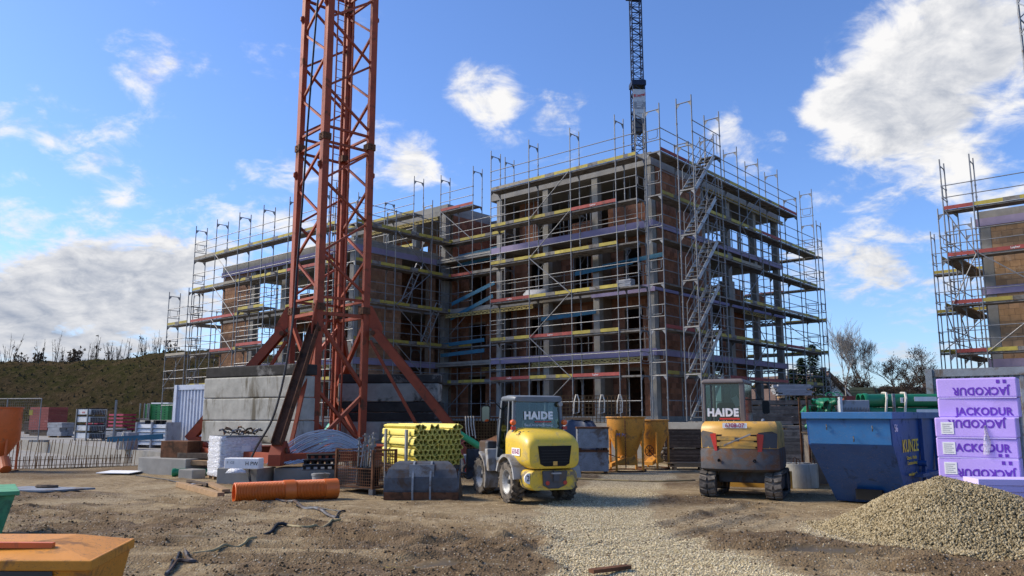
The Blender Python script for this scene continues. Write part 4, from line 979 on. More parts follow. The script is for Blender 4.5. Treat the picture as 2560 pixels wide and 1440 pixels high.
# ------------------------------------------------------------------ dark tower crane far behind the block
DC = at(1598, 380, 78.0); dk = thing('tower_crane', 'dark blue lattice tower crane rising behind the main block', 'tower crane', (DC.x, DC.y, 0), R(4))
HW = .60
for (x_, y_) in ((-HW, -HW), (HW, -HW), (HW, HW), (-HW, HW)):
    MB().bb(x_ - .06, x_ + .06, y_ - .06, y_ + .06, 0, 36).build('mast_leg', 'crane_blue', dk); w2 = HW * .86
    MB().bb(math.copysign(w2, x_) - .05, math.copysign(w2, x_) + .05, math.copysign(w2, y_) - .05, math.copysign(w2, y_) + .05, 36, 64).build('inner_mast_leg', 'crane_blue', dk)
def lat(z0, z1, w, h, r_):
    for (a, b_) in (((-w, -w), (w, -w)), ((w, -w), (w, w)), ((w, w), (-w, w)), ((-w, w), (-w, -w))):
        z = z0; k = 0; g = MB()
        while z + h <= z1:
            p, q = (a, b_) if k % 2 else (b_, a)
            g.beam((*p, z), (*q, z + h), r_, r_); g.beam((*a, z), (*b_, z), r_, r_); z += h; k += 1
        g.build('lattice', 'crane_blue', dk)
lat(8, 36, HW, .95, .06); lat(36, 64, HW * .86, .62, .05)
MB().bb(-.75, .75, -.75, .75, 22.4, 23.1).build('platform', 'crane_blue', dk); MB().bb(-.74, .74, -.74, .74, 35.4, 35.9).build('collar', 'crane_blue', dk)
MB().bb(-.85, .85, -.85, .85, 45.5, 46.0).build('collar', 'crane_blue', dk); MB().bb(-1.25, -.5, -.7, .1, 47.0, 47.6).build('motor', 'crane_blue', dk); MB().bb(-.6, .95, -.5, .3, 46.2, 47.0).build('motor', 'crane_blue', dk)
sg = MB().bb(-.63, .63, -.70, -.66, 31.8, 34.9).build('sign_board', 'white_steel', dk)
MB().bb(-.63, .63, -.712, -.702, 32.75, 33.55).build('grey_band', 'dust_grey', sg); lettering('Riegel', .48, 'red_print', sg, (0, -.72, 34.25), (R(90), -R(12), 0), .01, bold=.01, shear=.2)
for k in range(3): MB().bb(-.30, .35 - .1 * k, -.722, -.714, 33.36 - .2 * k, 33.42 - .2 * k).build('text_line', 'white_print', sg)
MB().bb(-.28, .35, -.722, -.714, 32.3, 32.36).build('text_line', 'dust_grey', sg)
MB().prism([(-.58, 30.4), (.35, 30.4), (.58, 31.0), (.58, 31.75), (-.58, 31.75)], -.55, .55, 'y').build('operator_cabin', 'dark_grey_paint', dk)
# tower of a third crane, just inside the right edge
TC = at(2615, 300, 50.0); tk = thing('tower_crane', 'grey lattice mast cut off by the top right edge of the picture', 'tower crane', (TC.x, TC.y, 0), R(10))
for (x_, y_) in ((-.6, -.6), (.6, -.6), (.6, .6), (-.6, .6)): MB().bb(x_ - .06, x_ + .06, y_ - .06, y_ + .06, 0, 40).build('mast_leg', 'steel_grey', tk)
for (a, b_) in (((-.6, -.6), (.6, -.6)), ((.6, -.6), (.6, .6)), ((.6, .6), (-.6, .6)), ((-.6, .6), (-.6, -.6))):
    z = 1; k = 0; g = MB()
    while z < 39: g.beam((*((a, b_)[k % 2]), z), (*((b_, a)[k % 2]), z + 1.1), .07, .07); z += 1.1; k += 1
    g.build('lattice', 'steel_grey', tk)
# ------------------------------------------------------------------ machines
def rrect(w, z0, z1, r, y, n_=5, cx=0.0):
    """rounded rectangle in the xz plane at depth y"""
    pts = []; r = min(r, w * .98, (z1 - z0) / 2 * .98)
    for (sx, sz, a0) in ((1, 1, 0), (-1, 1, 90), (-1, -1, 180), (1, -1, 270)):
        cxx = cx + sx * (w - r); cz = (z1 - r) if sz > 0 else (z0 + r)
        for k in range(n_ + 1):
            a = R(a0 + 90 * k / n_); pts.append((cxx + r * math.cos(a), y, cz + r * math.sin(a)))
    return pts
def arc_strip(r0, r1, w0, w1, a0, a1, cy, cz, n_=12):
    """curved mudguard between radii, x from w0 to w1, centred at (y, z)"""
    g = MB(); rings = []
    for k in range(n_ + 1):
        a = R(a0 + (a1 - a0) * k / n_); c, s_ = math.cos(a), math.sin(a)
        rings.append([(w0, cy + r0 * c, cz + r0 * s_), (w1, cy + r0 * c, cz + r0 * s_), (w1, cy + r1 * c, cz + r1 * s_), (w0, cy + r1 * c, cz + r1 * s_)])
    return g.loft(rings)
def make_wheel(parent, x_, y_, r=.41, w=.30, side=-1):
    """x is the wheel centre plane; side -1 when its outside faces -x"""
    hub = bpy.data.objects.new('wheel', None); COL.objects.link(hub); hub.parent = parent; hub.location = (x_, y_, r)
    h = w / 2; t_ = MB().lathe([(r * .56, -h * .80), (r * .80, -h), (r * .93, -h * .92), (r * .965, -h * .6), (r * .965, h * .6), (r * .93, h * .92), (r * .80, h), (r * .56, h * .80), (r * .50, 0), (r * .56, -h * .80)], 36, ax='x')
    t_.build('tyre', 'rubber', hub, True)
    lug = MB()
    for k in range(18):
        a = 2 * math.pi * k / 18
        for s_ in (-1, 1):
            aa = a + (0 if s_ < 0 else math.pi / 18)
            m_ = Matrix.Rotation(aa, 3, 'X'); rt = m_ @ Matrix.Rotation(s_ * R(32), 3, 'Z')
            lug.box(m_ @ Vector((s_ * h * .50, 0, r * .972)), (h * 1.02, .052, .040), rt)
    o = lug.build('tread', 'rubber', hub); o['kind'] = 'stuff'
    q = side
    MB().lathe([(.02, q * h * .30), (r * .22, q * h * .32), (r * .40, q * h * .20), (r * .50, q * h * .55), (r * .565, q * h * .80), (r * .60, q * h * .84), (r * .57, q * h * .2), (r * .3, -q * h * .2), (.02, -q * h * .2)], 28, ax='x').build('rim', 'rim_silver', hub, True)
    MB().cyl((q * h * .25, 0, 0), (q * h * .62, 0, 0), r * .13, r * .10, 10).build('hub', 'steel_dark', hub)
    return hub
ld_b = R(21)
LO = Vector((.0, 16.62, 0)) + Vector((math.cos(ld_b), math.sin(ld_b), 0)) * .57
lo = thing('wheel_loader', 'small yellow wheel loader with dark cab seen from behind', 'wheel loader', LO, ld_b)
for (x_, y_, s_) in ((-.57, 0, -1), (.57, 0, 1), (-.57, 1.72, -1), (.57, 1.72, 1)): make_wheel(lo, x_, y_, side=s_)
hood = MB().loft([rrect(.46, .74, 1.16, .10, -.875), rrect(.53, .71, 1.24, .16, -.86), rrect(.565, .70, 1.31, .19, -.80), rrect(.585, .69, 1.38, .22, -.68), rrect(.595, .69, 1.45, .24, -.42), rrect(.60, .69, 1.49, .25, -.05), rrect(.60, .69, 1.50, .25, .30)]).build('hood', 'yellow_paint', lo, True)
MB().prism([(-.36, 1.15), (.36, 1.15), (.31, .80), (.22, .755), (-.22, .755), (-.31, .80)], -.892, -.872, 'y').build('grille', 'black_matt', hood)
gs = MB()
for k in range(5): gs.bb(-.29, .29, -.897, -.89, .83 + k * .055, .845 + k * .055)
o = gs.build('grille_mesh', 'black', hood); o['kind'] = 'stuff'
MB().cyl((0, -.885, 1.15), (0, -.872, 1.15), .055, n_=16).build('badge', 'yellow_paint', hood); MB().bb(-.045, .045, -.905, -.88, .77, .85).build('latch', 'volvo_yellow', hood)
MB().loft([rrect(.34, .33, .66, .05, -.79)[:], rrect(.47, .29, .675, .10, -.80), rrect(.56, .29, .68, .12, -.70), rrect(.59, .31, .68, .12, -.52), rrect(.565, .40, .68, .10, -.40)]).build('counterweight', 'yellow_lower', lo, True)
bmp = MB().prism([(-.24, .66), (.30, .66), (.26, .38), (.10, .32), (-.10, .32), (-.22, .38)], -.83, -.70, 'y').build('tow_block', 'dark_grey_paint', lo, bevel=.01)
MB().bb(-.02, .10, -.875, -.83, .46, .66).build('hitch', 'dark_grey_paint', bmp); MB().bb(-.06, .14, -.88, -.83, .60, .63).build('hitch_plate', 'fender', bmp)
for x_ in (-.14, .24): MB().cyl((x_, -.845, .43), (x_, -.828, .43), .042, n_=12).build('reflector', 'red_plastic', bmp)
MB().cyl((-.50, -.775, .52), (-.50, -.735, .52), .105, n_=24).build('speed_plate', 'paper', lo)
lettering('20', .16, 'dark_print', lo, (-.50, -.779, .52), (R(90), 0, 0), .003, xs=.75, bold=.002)
lettering('350', .17, 'dark_print', lo, (-.50, -.42, 1.385), (R(42), 0, R(-60)), .004, xs=1.25)
pl = MB().bb(-.004, .004, -.22, .22, -.075, .075).build('number_plate', 'paper', lo, loc=(-.604, -.30, 1.02)); lettering('6310-05', .145, 'number_print', pl, (-.006, 0, 0), (R(90), 0, R(-90)), .003, xs=.78, bold=.002)
ch = MB().bb(-.40, .40, -.55, 2.1, .38, .70).build('chassis', 'dark_grey_paint', lo); MB().cyl((-.5, 0, .41), (.5, 0, .41), .09, n_=10).build('axle', 'steel_dark', ch); MB().cyl((-.5, 1.72, .41), (.5, 1.72, .41), .09, n_=10).build('axle', 'steel_dark', ch)
MB().bb(-.56, .56, .32, 1.40, .55, .80).build('cab_floor', 'dark_grey_paint', lo)
for s_ in (-1, 1):
    arc_strip(.49, .545, s_ * .43, s_ * .74, 20, 172, 0, .42).build('mudguard', 'fender', lo, True)
    arc_strip(.49, .54, s_ * .43, s_ * .74, 100, 205, 1.72, .42).build('mudguard', 'fender', lo, True)
    MB().prism([(1.05, .55), (1.22, .55), (1.35, 1.02), (1.18, 1.02)], s_ * .44, s_ * .70, 'x').build('front_fender', 'fender', lo, bevel=.02)
    for (y0, z0, y1, z1) in ((.30, 1.40, .34, 2.06), (1.28, .82, 1.02, 2.06), (.62, 1.38, .60, 2.06)):
        MB().beam((s_ * .545, y0, z0), (s_ * .52, y1, z1), .055 if y0 != .62 else .035, .075 if y0 != .62 else .05, (0, 1, 0)).build('cab_pillar', 'cab_grey', lo)
    MB().beam((s_ * .55, .62, 1.38), (s_ * .55, .62, .80), .04, .06, (0, 1, 0)).build('cab_pillar', 'cab_grey', lo)
    MB().beam((s_ * .55, .62, .82), (s_ * .55, 1.28, .82), .04, .06).build('door_sill', 'cab_grey', lo)
    MB().quad((s_ * .53, .36, 1.46), (s_ * .53, .60, 1.44), (s_ * .515, .60, 2.04), (s_ * .515, .36, 2.04)).build('side_window', 'cab_glass', lo)
    dr = MB().quad((s_ * .548, .64, .86), (s_ * .548, 1.25, .86), (s_ * .525, 1.04, 2.04), (s_ * .525, .64, 2.04)).build('door', 'cab_glass', lo)
    MB().bb(s_ * .555, s_ * .58, .70, .74, 1.25, 1.38).build('handle', 'black', dr)
    MB().tube([(s_ * .58, 1.05, 1.05), (s_ * .64, 1.02, 1.1), (s_ * .64, .98, 1.65), (s_ * .57, .97, 1.7)], .014, 6).build('grab_rail', 'cab_grey', lo)
rf = MB().loft([rrect(.53, 2.03, 2.13, .05, .24), rrect(.56, 2.02, 2.15, .06, .30), rrect(.56, 2.03, 2.17, .06, .65), rrect(.54, 2.04, 2.15, .06, 1.05), rrect(.5, 2.05, 2.12, .04, 1.10)]).build('roof', 'cab_grey', lo, True)
MB().quad((-.50, .315, 1.46), (.50, .315, 1.46), (.48, .345, 2.03), (-.48, .345, 2.03)).build('rear_window', 'cab_glass', lo); MB().quad((-.5, 1.27, .9), (.5, 1.27, .9), (.47, 1.03, 2.03), (-.47, 1.03, 2.03)).build('windscreen', 'cab_glass', lo)
MB().bb(-.55, .55, .26, .33, 1.40, 1.48).build('window_sill', 'cab_grey', lo)
lettering('HAIDE', .21, 'white_print', lo, (.02, .305, 1.735), (R(87), 0, 0), .006, bold=.012)
MB().bb(-.06, .32, .303, .309, 1.60, 1.625).build('red_bar', 'red_print', lo); lettering('BauUnternehmung', .085, 'white_print', lo, (.02, .303, 1.545), (R(87), 0, 0), .004)
for x_ in (-.585, .575):
    MB().lathe([(.0, -.075), (.05, -.07), (.062, -.03), (.062, .0), (.0, .02)], 14, o=(x_, .24, 1.60), ax='y').build('lamp', 'orange_lens', lo, True); MB().bb(x_ - .045, x_ + .045, .17, .24, 1.45, 1.52).build('tail_lamp', 'red_plastic', lo)
MB().cyl((.50, .22, 1.98), (.50, .32, 1.98), .05, n_=12).build('work_light', 'fender', lo)
mr = MB().tube([(-.54, 1.0, 1.86), (-.72, 1.05, 2.06), (-.86, 1.05, 2.05), (-.88, 1.05, 1.9)], .014, 6).build('mirror_arm', 'black', lo)
m1 = MB().loft([rrect(.10, 1.60, 1.95, .05, 1.08, cx=-.90), rrect(.105, 1.59, 1.96, .05, 1.04, cx=-.90)]).build('mirror', 'black', lo, True); MB().loft([rrect(.085, 1.615, 1.935, .05, 1.039, cx=-.90), rrect(.085, 1.615, 1.935, .05, 1.034, cx=-.90)]).build('mirror_pane', 'mirror_glass', m1)
MB().bb(-.22, .22, .55, .95, .80, 1.12).build('seat', 'black_matt', lo, bevel=.04); MB().box((0, .58, 1.36), (.42, .12, .62), Matrix.Rotation(R(8), 3, 'X')).build('backrest', 'black_matt', lo, bevel=.05)
mat('hivis', (.42, .62, .05), .8, 0, .15, 8, .4, 12)
jk = MB().loft([[(-.44, .62, 1.02), (-.20, .66, 1.0), (-.2, .80, 1.02), (-.42, .84, 1.0)], [(-.46, .60, 1.25), (-.16, .62, 1.28), (-.18, .78, 1.24), (-.43, .80, 1.22)], [(-.40, .60, 1.46), (-.20, .62, 1.44), (-.22, .70, 1.42), (-.38, .72, 1.44)]]).build('work_jacket', 'hivis', None, 'all', bevel=.03); jk.location = LO; jk.rotation_euler = (0, 0, ld_b); tag(jk, 'yellow high visibility jacket hanging inside the loader cab', 'jacket')
for s_ in (-1, 1):                                                     # lift arms and fork carriage in front
    MB().beam((s_ * .34, 1.35, 1.22), (s_ * .34, 2.35, 1.05), .09, .20).build('lift_arm', 'steel_rust', lo); MB().beam((s_ * .34, 2.30, 1.12), (s_ * .34, 2.85, .40), .09, .20).build('lift_arm', 'steel_rust', lo)
MB().cyl((0, 1.5, 1.0), (0, 2.7, .75), .05, n_=10).build('tilt_cylinder', 'steel_grey', lo); MB().bb(-.62, .62, 2.82, 2.92, .30, .95).build('tool_carrier', 'steel_dark', lo)
MB().bb(-.60, .60, 1.45, 2.05, .70, 1.18).build('front_frame', 'steel_dark', lo, bevel=.04)
for x_ in (-.4, .4): MB().bb(x_ - .05, x_ + .05, 2.92, 4.0, .30, .345).build('fork', 'steel_dark', lo)

for ch_ in list(lo.children):                                          # the cab sits close behind the short hood
    if ch_.name.split('.')[0] in ('cab_pillar', 'door_sill', 'side_window', 'door', 'grab_rail', 'roof', 'rear_window', 'windscreen', 'window_sill', 'red_bar', 'lamp', 'tail_lamp', 'work_light', 'mirror_arm', 'mirror', 'seat', 'backrest', 'cab_floor') or (ch_.name.startswith('lettering') and ch_.location.y > .2): ch_.location.y -= .24; ch_.location.x += .03
jk.location = LO + Vector((math.sin(ld_b), -math.cos(ld_b), 0)) * .24
# ------------------------------------------------------------------ compact excavator
eg = R(-24); EXR = Vector((4.80, 17.15, 0)); fwd = Vector((math.sin(-eg), math.cos(-eg), 0)); EO = EXR + fwd * 1.0
ex = thing('mini_excavator', 'compact tracked excavator with yellow hood and dark cab seen from behind', 'excavator', EO, eg)
mat('track_rubber', (.10, .088, .075), .95, 0, .2, 5, .3, dirt=(.21, .18, .145), dirt_amt=.6, ds=4)
for s_ in (-1, 1):
    tk_ = bpy.data.objects.new('track', None); COL.objects.link(tk_); tk_.parent = ex; tk_.location = (s_ * .72, 0, 0); ex.scale = (.94, 1, 1)
    def loop(rr, L, n_=10):
        pts = [(L, rr * 0)] ; pts = []
        for k in range(n_ + 1): a = R(-90 + 180 * k / n_); pts.append((L + rr * math.cos(a), .285 + rr * math.sin(a)))
        for k in range(n_ + 1): a = R(90 + 180 * k / n_); pts.append((-L + rr * math.cos(a), .285 + rr * math.sin(a)))
        return pts
    outer, inner_ = loop(.262, .74), loop(.215, .74); g = MB(); N = len(outer)
    for i in range(N):
        j = (i + 1) % N; (a, b_), (c_, d_), (e_, f_), (h_, i_) = outer[i], outer[j], inner_[j], inner_[i]
        g.loft([[(-.18, a, b_), (-.18, c_, d_), (-.18, e_, f_), (-.18, h_, i_)], [(.18, a, b_), (.18, c_, d_), (.18, e_, f_), (.18, h_, i_)]], True)
    o = g.build('belt', 'track_rubber', tk_); o['kind'] = 'stuff'
    lg = MB(); peri = 2 * math.pi * .262 + 4 * .74; n_l = 34
    for k in range(n_l):
        d_ = peri * k / n_l
        if d_ < 1.48: y_, z_, a = -.74 + d_, .285 - .262, 180
        elif d_ < 1.48 + math.pi * .262: a_ = (d_ - 1.48) / .262; y_, z_, a = .74 + .262 * math.sin(a_), .285 - .262 * math.cos(a_), 180 - math.degrees(a_)
        elif d_ < 2.96 + math.pi * .262: y_, z_, a = .74 - (d_ - 1.48 - math.pi * .262), .285 + .262, 0
        else: a_ = (d_ - 2.96 - math.pi * .262) / .262; y_, z_, a = -.74 - .262 * math.sin(a_), .285 + .262 * math.cos(a_), -math.degrees(a_)
        nrm = Vector((0, math.sin(R(a)), math.cos(R(a)))) if a >= 0 else Vector((0, -math.sin(R(-a)), math.cos(R(-a))))
        rt = Vector((0, 0, 1)).rotation_difference(nrm).to_matrix()
        for xs_ in (-1, 1): lg.box(Vector((xs_ * .095, y_, z_)) + nrm * .012, (.155, .085, .034), rt @ Matrix.Rotation(xs_ * R(14), 3, 'Z'))
    o = lg.build('grousers', 'track_rubber', tk_); o['kind'] = 'stuff'
    MB().bb(-.10, .10, -.70, .70, .16, .42).build('track_frame', 'steel_dark', tk_)
    for y_ in (-.74, .74): MB().cyl((-.15, y_, .285), (.15, y_, .285), .20, n_=18).build('sprocket', 'steel_dark', tk_)
MB().bb(-.56, .56, -.45, .45, .30, .56).build('undercarriage', 'steel_dark', ex, bevel=.03); MB().cyl((0, 0, .54), (0, 0, .64), .42, n_=28).build('slew_ring', 'steel_dark', ex)
MB().beam((-.9, 1.45, .25), (.9, 1.45, .25), .06, .40).build('dozer_blade', 'volvo_yellow', ex); [MB().beam((x_, .4, .35), (x_, 1.43, .25), .10, .10).build('blade_arm', 'steel_dark', ex) for x_ in (-.35, .35)]
def plan(w, yb, curve, yf, n_=10, rc=.14):
    pts = [(w, yf)]
    pts = []
    for k in range(n_ + 1):
        x_ = -w + 2 * w * k / n_; pts.append((x_, yb + curve * abs(x_ / w) ** 3))
    return [(-w, yf)] + pts + [(w, yf)]
cwt = MB().loft([[(x_ * .95, y_ + .05, .56) for x_, y_ in plan(.86, -1.02, .20, .5)], [(x_, y_, .62) for x_, y_ in plan(.87, -1.06, .20, .5)], [(x_, y_, .98) for x_, y_ in plan(.87, -1.06, .20, .5)], [(x_ * .98, y_ + .03, 1.05) for x_, y_ in plan(.87, -1.05, .20, .5)]]).build('counterweight', 'counterweight', ex, True)
for x_ in (-.42, .36): MB().lathe([(.035, -.012), (.035, 0), (.0, .03)], 12, o=(x_, -1.07 + .01, .80), ax='y').build('bolt_hole', 'black_matt', cwt)
hd = MB().loft([[(x_, y_, 1.05) for x_, y_ in plan(.85, -1.03, .20, .35)], [(x_, y_ + .01, 1.45) for x_, y_ in plan(.85, -1.02, .20, .35)], [(x_ * .99, y_ + .04, 1.55) for x_, y_ in plan(.84, -1.00, .20, .35)], [(x_ * .96, y_ + .13, 1.615) for x_, y_ in plan(.82, -.96, .20, .35)]]).build('hood', 'volvo_yellow', ex, True)
def rearplate(nm, poly, y_, th, m_, par):                               # polygon (x, z) wrapped on the curved rear
    g = MB(); f = lambda x_, o_: y_ + .20 * abs(x_ / .86) ** 3 - o_
    N = len(poly)
    g.loft([[(x_, f(x_, 0), z_) for x_, z_ in poly], [(x_, f(x_, th), z_) for x_, z_ in poly]])
    return g.build(nm, m_, par)
rearplate('side_panel', [(-.83, 1.06), (-.54, 1.06), (-.55, 1.38), (-.80, 1.42), (-.845, 1.38)], -1.02, .018, 'dark_grey_paint', hd); rearplate('side_panel', [(.83, 1.06), (.54, 1.06), (.45, 1.38), (.74, 1.41), (.845, 1.36)], -1.02, .018, 'dark_grey_paint', hd)
rearplate('tail_lamp', [(-.62, 1.35), (-.48, 1.37), (-.46, 1.0), (-.52, 1.0)], -1.03, .025, 'red_plastic', hd); rearplate('tail_lamp', [(.57, 1.34), (.43, 1.36), (.43, .98), (.52, .99)], -1.03, .025, 'red_plastic', hd)
for k in range(3): rearplate('vent_slot', [(-.46, 1.34 - .125 * k), (.42, 1.34 - .125 * k), (.42, 1.31 - .125 * k), (-.46, 1.31 - .125 * k)], -1.02, .012, 'black_matt', hd)
rearplate('louvre', [(-.46, 1.305), (.42, 1.305), (.42, 1.225), (-.46, 1.225)], -1.025, .03, 'volvo_yellow', hd); rearplate('louvre', [(-.46, 1.18), (.42, 1.18), (.42, 1.10), (-.46, 1.10)], -1.025, .03, 'volvo_yellow', hd)
lg_ = MB().beam((-.30, -1.085, 1.12), (.30, -1.085, 1.36), .02, .030, (0, 1, 0)).beam((-.30, -1.083, 1.10), (.30, -1.083, 1.34), .012, .012, (0, 1, 0)).build('emblem_bar', 'fender', hd); MB().box((0, -1.092, 1.24), (.10, .014, .085)).build('emblem', 'dark_grey_paint', lg_)
rearplate('number_plate', [(-.32, 1.475), (.22, 1.475), (.22, 1.585), (-.32, 1.585)], -1.012, .012, 'paper', hd)
lettering('6308-07', .125, 'number_print', hd, (-.05, -1.030, 1.53), (R(90), 0, 0), .004, bold=.002)
# cab
cx0, cx1, cy0, cy1 = -.84, .14, -.62, .75
cabf = MB().bb(cx0, cx1, cy0, cy1, 1.0, 1.60).build('cab_base', 'cab_brown', ex)
for (x_, y_, w_) in ((cx0 + .05, cy0 + .05, .06), (cx1 - .06, cy0 + .05, .12), (cx0 + .05, cy1 - .05, .06), (cx1 - .05, cy1 - .05, .06)):
    MB().box((x_, y_, 2.0), (w_, .09, .98)).build('cab_pillar', 'cab_brown', ex, bevel=.02)
MB().loft([[(x_, y_, z_) for x_, y_ in ((cx0, cy0 - .02), (cx1, cy0 - .02), (cx1, cy1), (cx0, cy1))] for z_ in (2.44, 2.50)] + [[(x_, y_, 2.545) for x_, y_ in ((cx0 + .05, cy0 + .04), (cx1 - .05, cy0 + .04), (cx1 - .05, cy1 - .06), (cx0 + .05, cy1 - .06))]]).build('cab_roof', 'cab_brown', ex, bevel=.025)
mat('cab_seal', (.03, .03, .033), .6)
MB().quad((cx0 + .09, cy0 + .02, 1.58), (cx1 - .12, cy0 + .02, 1.58), (cx1 - .12, cy0 + .02, 2.43), (cx0 + .09, cy0 + .02, 2.43)).build('rear_window', 'cab_glass', ex)
for s_ in (cx0 + .015, cx1 - .015): MB().quad((s_, cy0 + .1, 1.6), (s_, cy1 - .1, 1.6), (s_, cy1 - .1, 2.43), (s_, cy0 + .1, 2.43)).build('side_window', 'cab_glass', ex)
MB().quad((cx0 + .09, cy1 - .02, 1.4), (cx1 - .09, cy1 - .02, 1.4), (cx1 - .09, cy1 - .02, 2.43), (cx0 + .09, cy1 - .02, 2.43)).build('windscreen', 'cab_glass', ex)
g = MB().bb(cx0 + .2, cx0 + .23, cy0 + .012, cy0 + .018, 1.6, 2.42); g.build('window_seal', 'cab_seal', ex)
xm = (cx0 + cx1) / 2
lettering('HAIDE', .23, 'white_print', ex, (xm - .02, cy0 + .005, 1.80), (R(90), 0, 0), .006, bold=.012); MB().bb(xm - .10, xm + .36, cy0 + .003, cy0 + .009, 1.655, 1.69).build('red_bar', 'red_print', ex); lettering('www.haidebau.de', .085, 'white_print', ex, (xm - .03, cy0 + .003, 1.605), (R(90), 0, 0), .004)
MB().box((xm, -.15, 1.75), (.46, .14, .56)).build('seat_back', 'black_matt', ex, bevel=.06); MB().bb(xm - .25, xm + .25, -.1, .35, 1.3, 1.5).build('seat', 'black_matt', ex, bevel=.04)
MB().box((cx1 - .2, cy0 + .06, 2.05), (.14, .01, .22), Matrix.Rotation(R(-25), 3, 'Y')).build('paper_sheet', 'paper', ex)
ma_ = MB().tube([(cx1, .5, 2.1), (cx1 + .25, .6, 2.12), (cx1 + .28, .6, 2.0)], .014, 6).build('mirror_arm', 'black', ex); MB().loft([rrect(.085, 1.78, 2.08, .05, .62, cx=cx1 + .32), rrect(.085, 1.78, 2.08, .05, .58, cx=cx1 + .32)]).build('mirror', 'black', ex, True)
MB().bb(.16, .84, -.3, .72, 1.0, 1.42).build('side_housing', 'volvo_yellow', ex, bevel=.05); MB().bb(-.84, .84, .3, .9, .64, 1.0).build('turntable', 'dark_grey_paint', ex, bevel=.03)
MB().bb(.0, .35, .85, 1.2, .62, 1.15).build('swing_post', 'volvo_yellow', ex, bevel=.03)
MB().prism([(1.05, .85), (1.2, 1.15), (2.1, 1.50), (2.75, 1.42), (2.75, 1.25), (2.1, 1.26), (1.3, .85)], .09, .27, 'x').build('boom', 'volvo_yellow', ex, bevel=.02); MB().prism([(2.65, 1.45), (2.85, 1.45), (3.35, .45), (3.2, .40)], .10, .26, 'x').build('stick', 'volvo_yellow', ex, bevel=.02)
MB().prism([(3.1, .45), (3.45, .45), (3.55, .2), (3.35, .02), (3.0, .05), (2.95, .2)], -.1, .46, 'x').build('bucket', 'steel_dark', ex, bevel=.02); MB().cyl((.18, 1.3, 1.25), (.18, 2.2, 1.62), .05, n_=10).build('boom_cylinder', 'steel_grey', ex)
# ------------------------------------------------------------------ things in the yard
def lay(o, p, rot=0.0, z=None):
    o.location = (p[0], p[1], p[2] if z is None else z); o.rotation_euler = (0, 0, rot); return o
# skips and tubs at the left edge
sk = thing('orange_tub', 'orange steel tub with a lid in the bottom left corner of the picture', 'container', (-4.63, 5.92, 0), R(-1))
MB().loft([[(-1.3, .15, 0), (1.45, .15, 0), (1.35, .85, 0), (-1.3, .85, 0)], [(-1.45, 0, .66), (1.62, 0, .66), (1.43, .98, .66), (-1.45, .98, .66)]]).build('body', 'skip_orange', sk, bevel=.012)
rm = MB().loft([[(-1.47, -.025, .655), (1.645, -.025, .655), (1.45, 1.0, .655), (-1.47, 1.0, .655)], [(-1.47, -.025, .73), (1.645, -.025, .73), (1.45, 1.0, .73), (-1.47, 1.0, .73)]]).build('rim', 'skip_orange', sk, bevel=.01)
MB().loft([[(-1.45, -.01, .73), (1.62, -.01, .73), (1.43, .98, .73), (-1.45, .98, .73)], [(-1.2, .45, .80), (1.1, .40, .80), (1.1, .75, .80), (-1.2, .75, .80)]]).build('lid', 'skip_orange', sk, bevel=.01)
MB().beam((.55, .2, .80), (1.2, .25, .79), .05, .04).build('bar', 'orange_paint', sk)
sg = MB().bb(-.95, .30, -.006, .0, -.09, .09).build('sign_plate', 'dark_sign', sk, loc=(.35, -.0, .50)); sg.rotation_euler = (R(12.8), 0, 0); sg.location = (1.06, .008, .565)
lettering('industrien', .15, 'white_print', sg, (-.05, -.009, 0), (R(90), 0, 0), .003)
gs_ = thing('green_skip', 'green steel skip cut off by the left edge of the picture', 'skip', (-6.98, 11.45, 0), R(34))
MB().loft([[(-1.6, .1, 0), (-.14, .1, 0), (-.14, 1.1, 0), (-1.6, 1.1, 0)], [(-1.6, 0, .64), (0, 0, .64), (0, 1.3, .64), (-1.6, 1.3, .64)]]).build('body', 'skip_green', gs_, bevel=.01); MB().bb(-1.6, .05, -.05, 1.35, .64, .70).build('rim', 'skip_green', gs_, bevel=.01); MB().bb(-.3, -.18, -.06, .02, .22, .34).build('lifting_lug', 'skip_green', gs_)
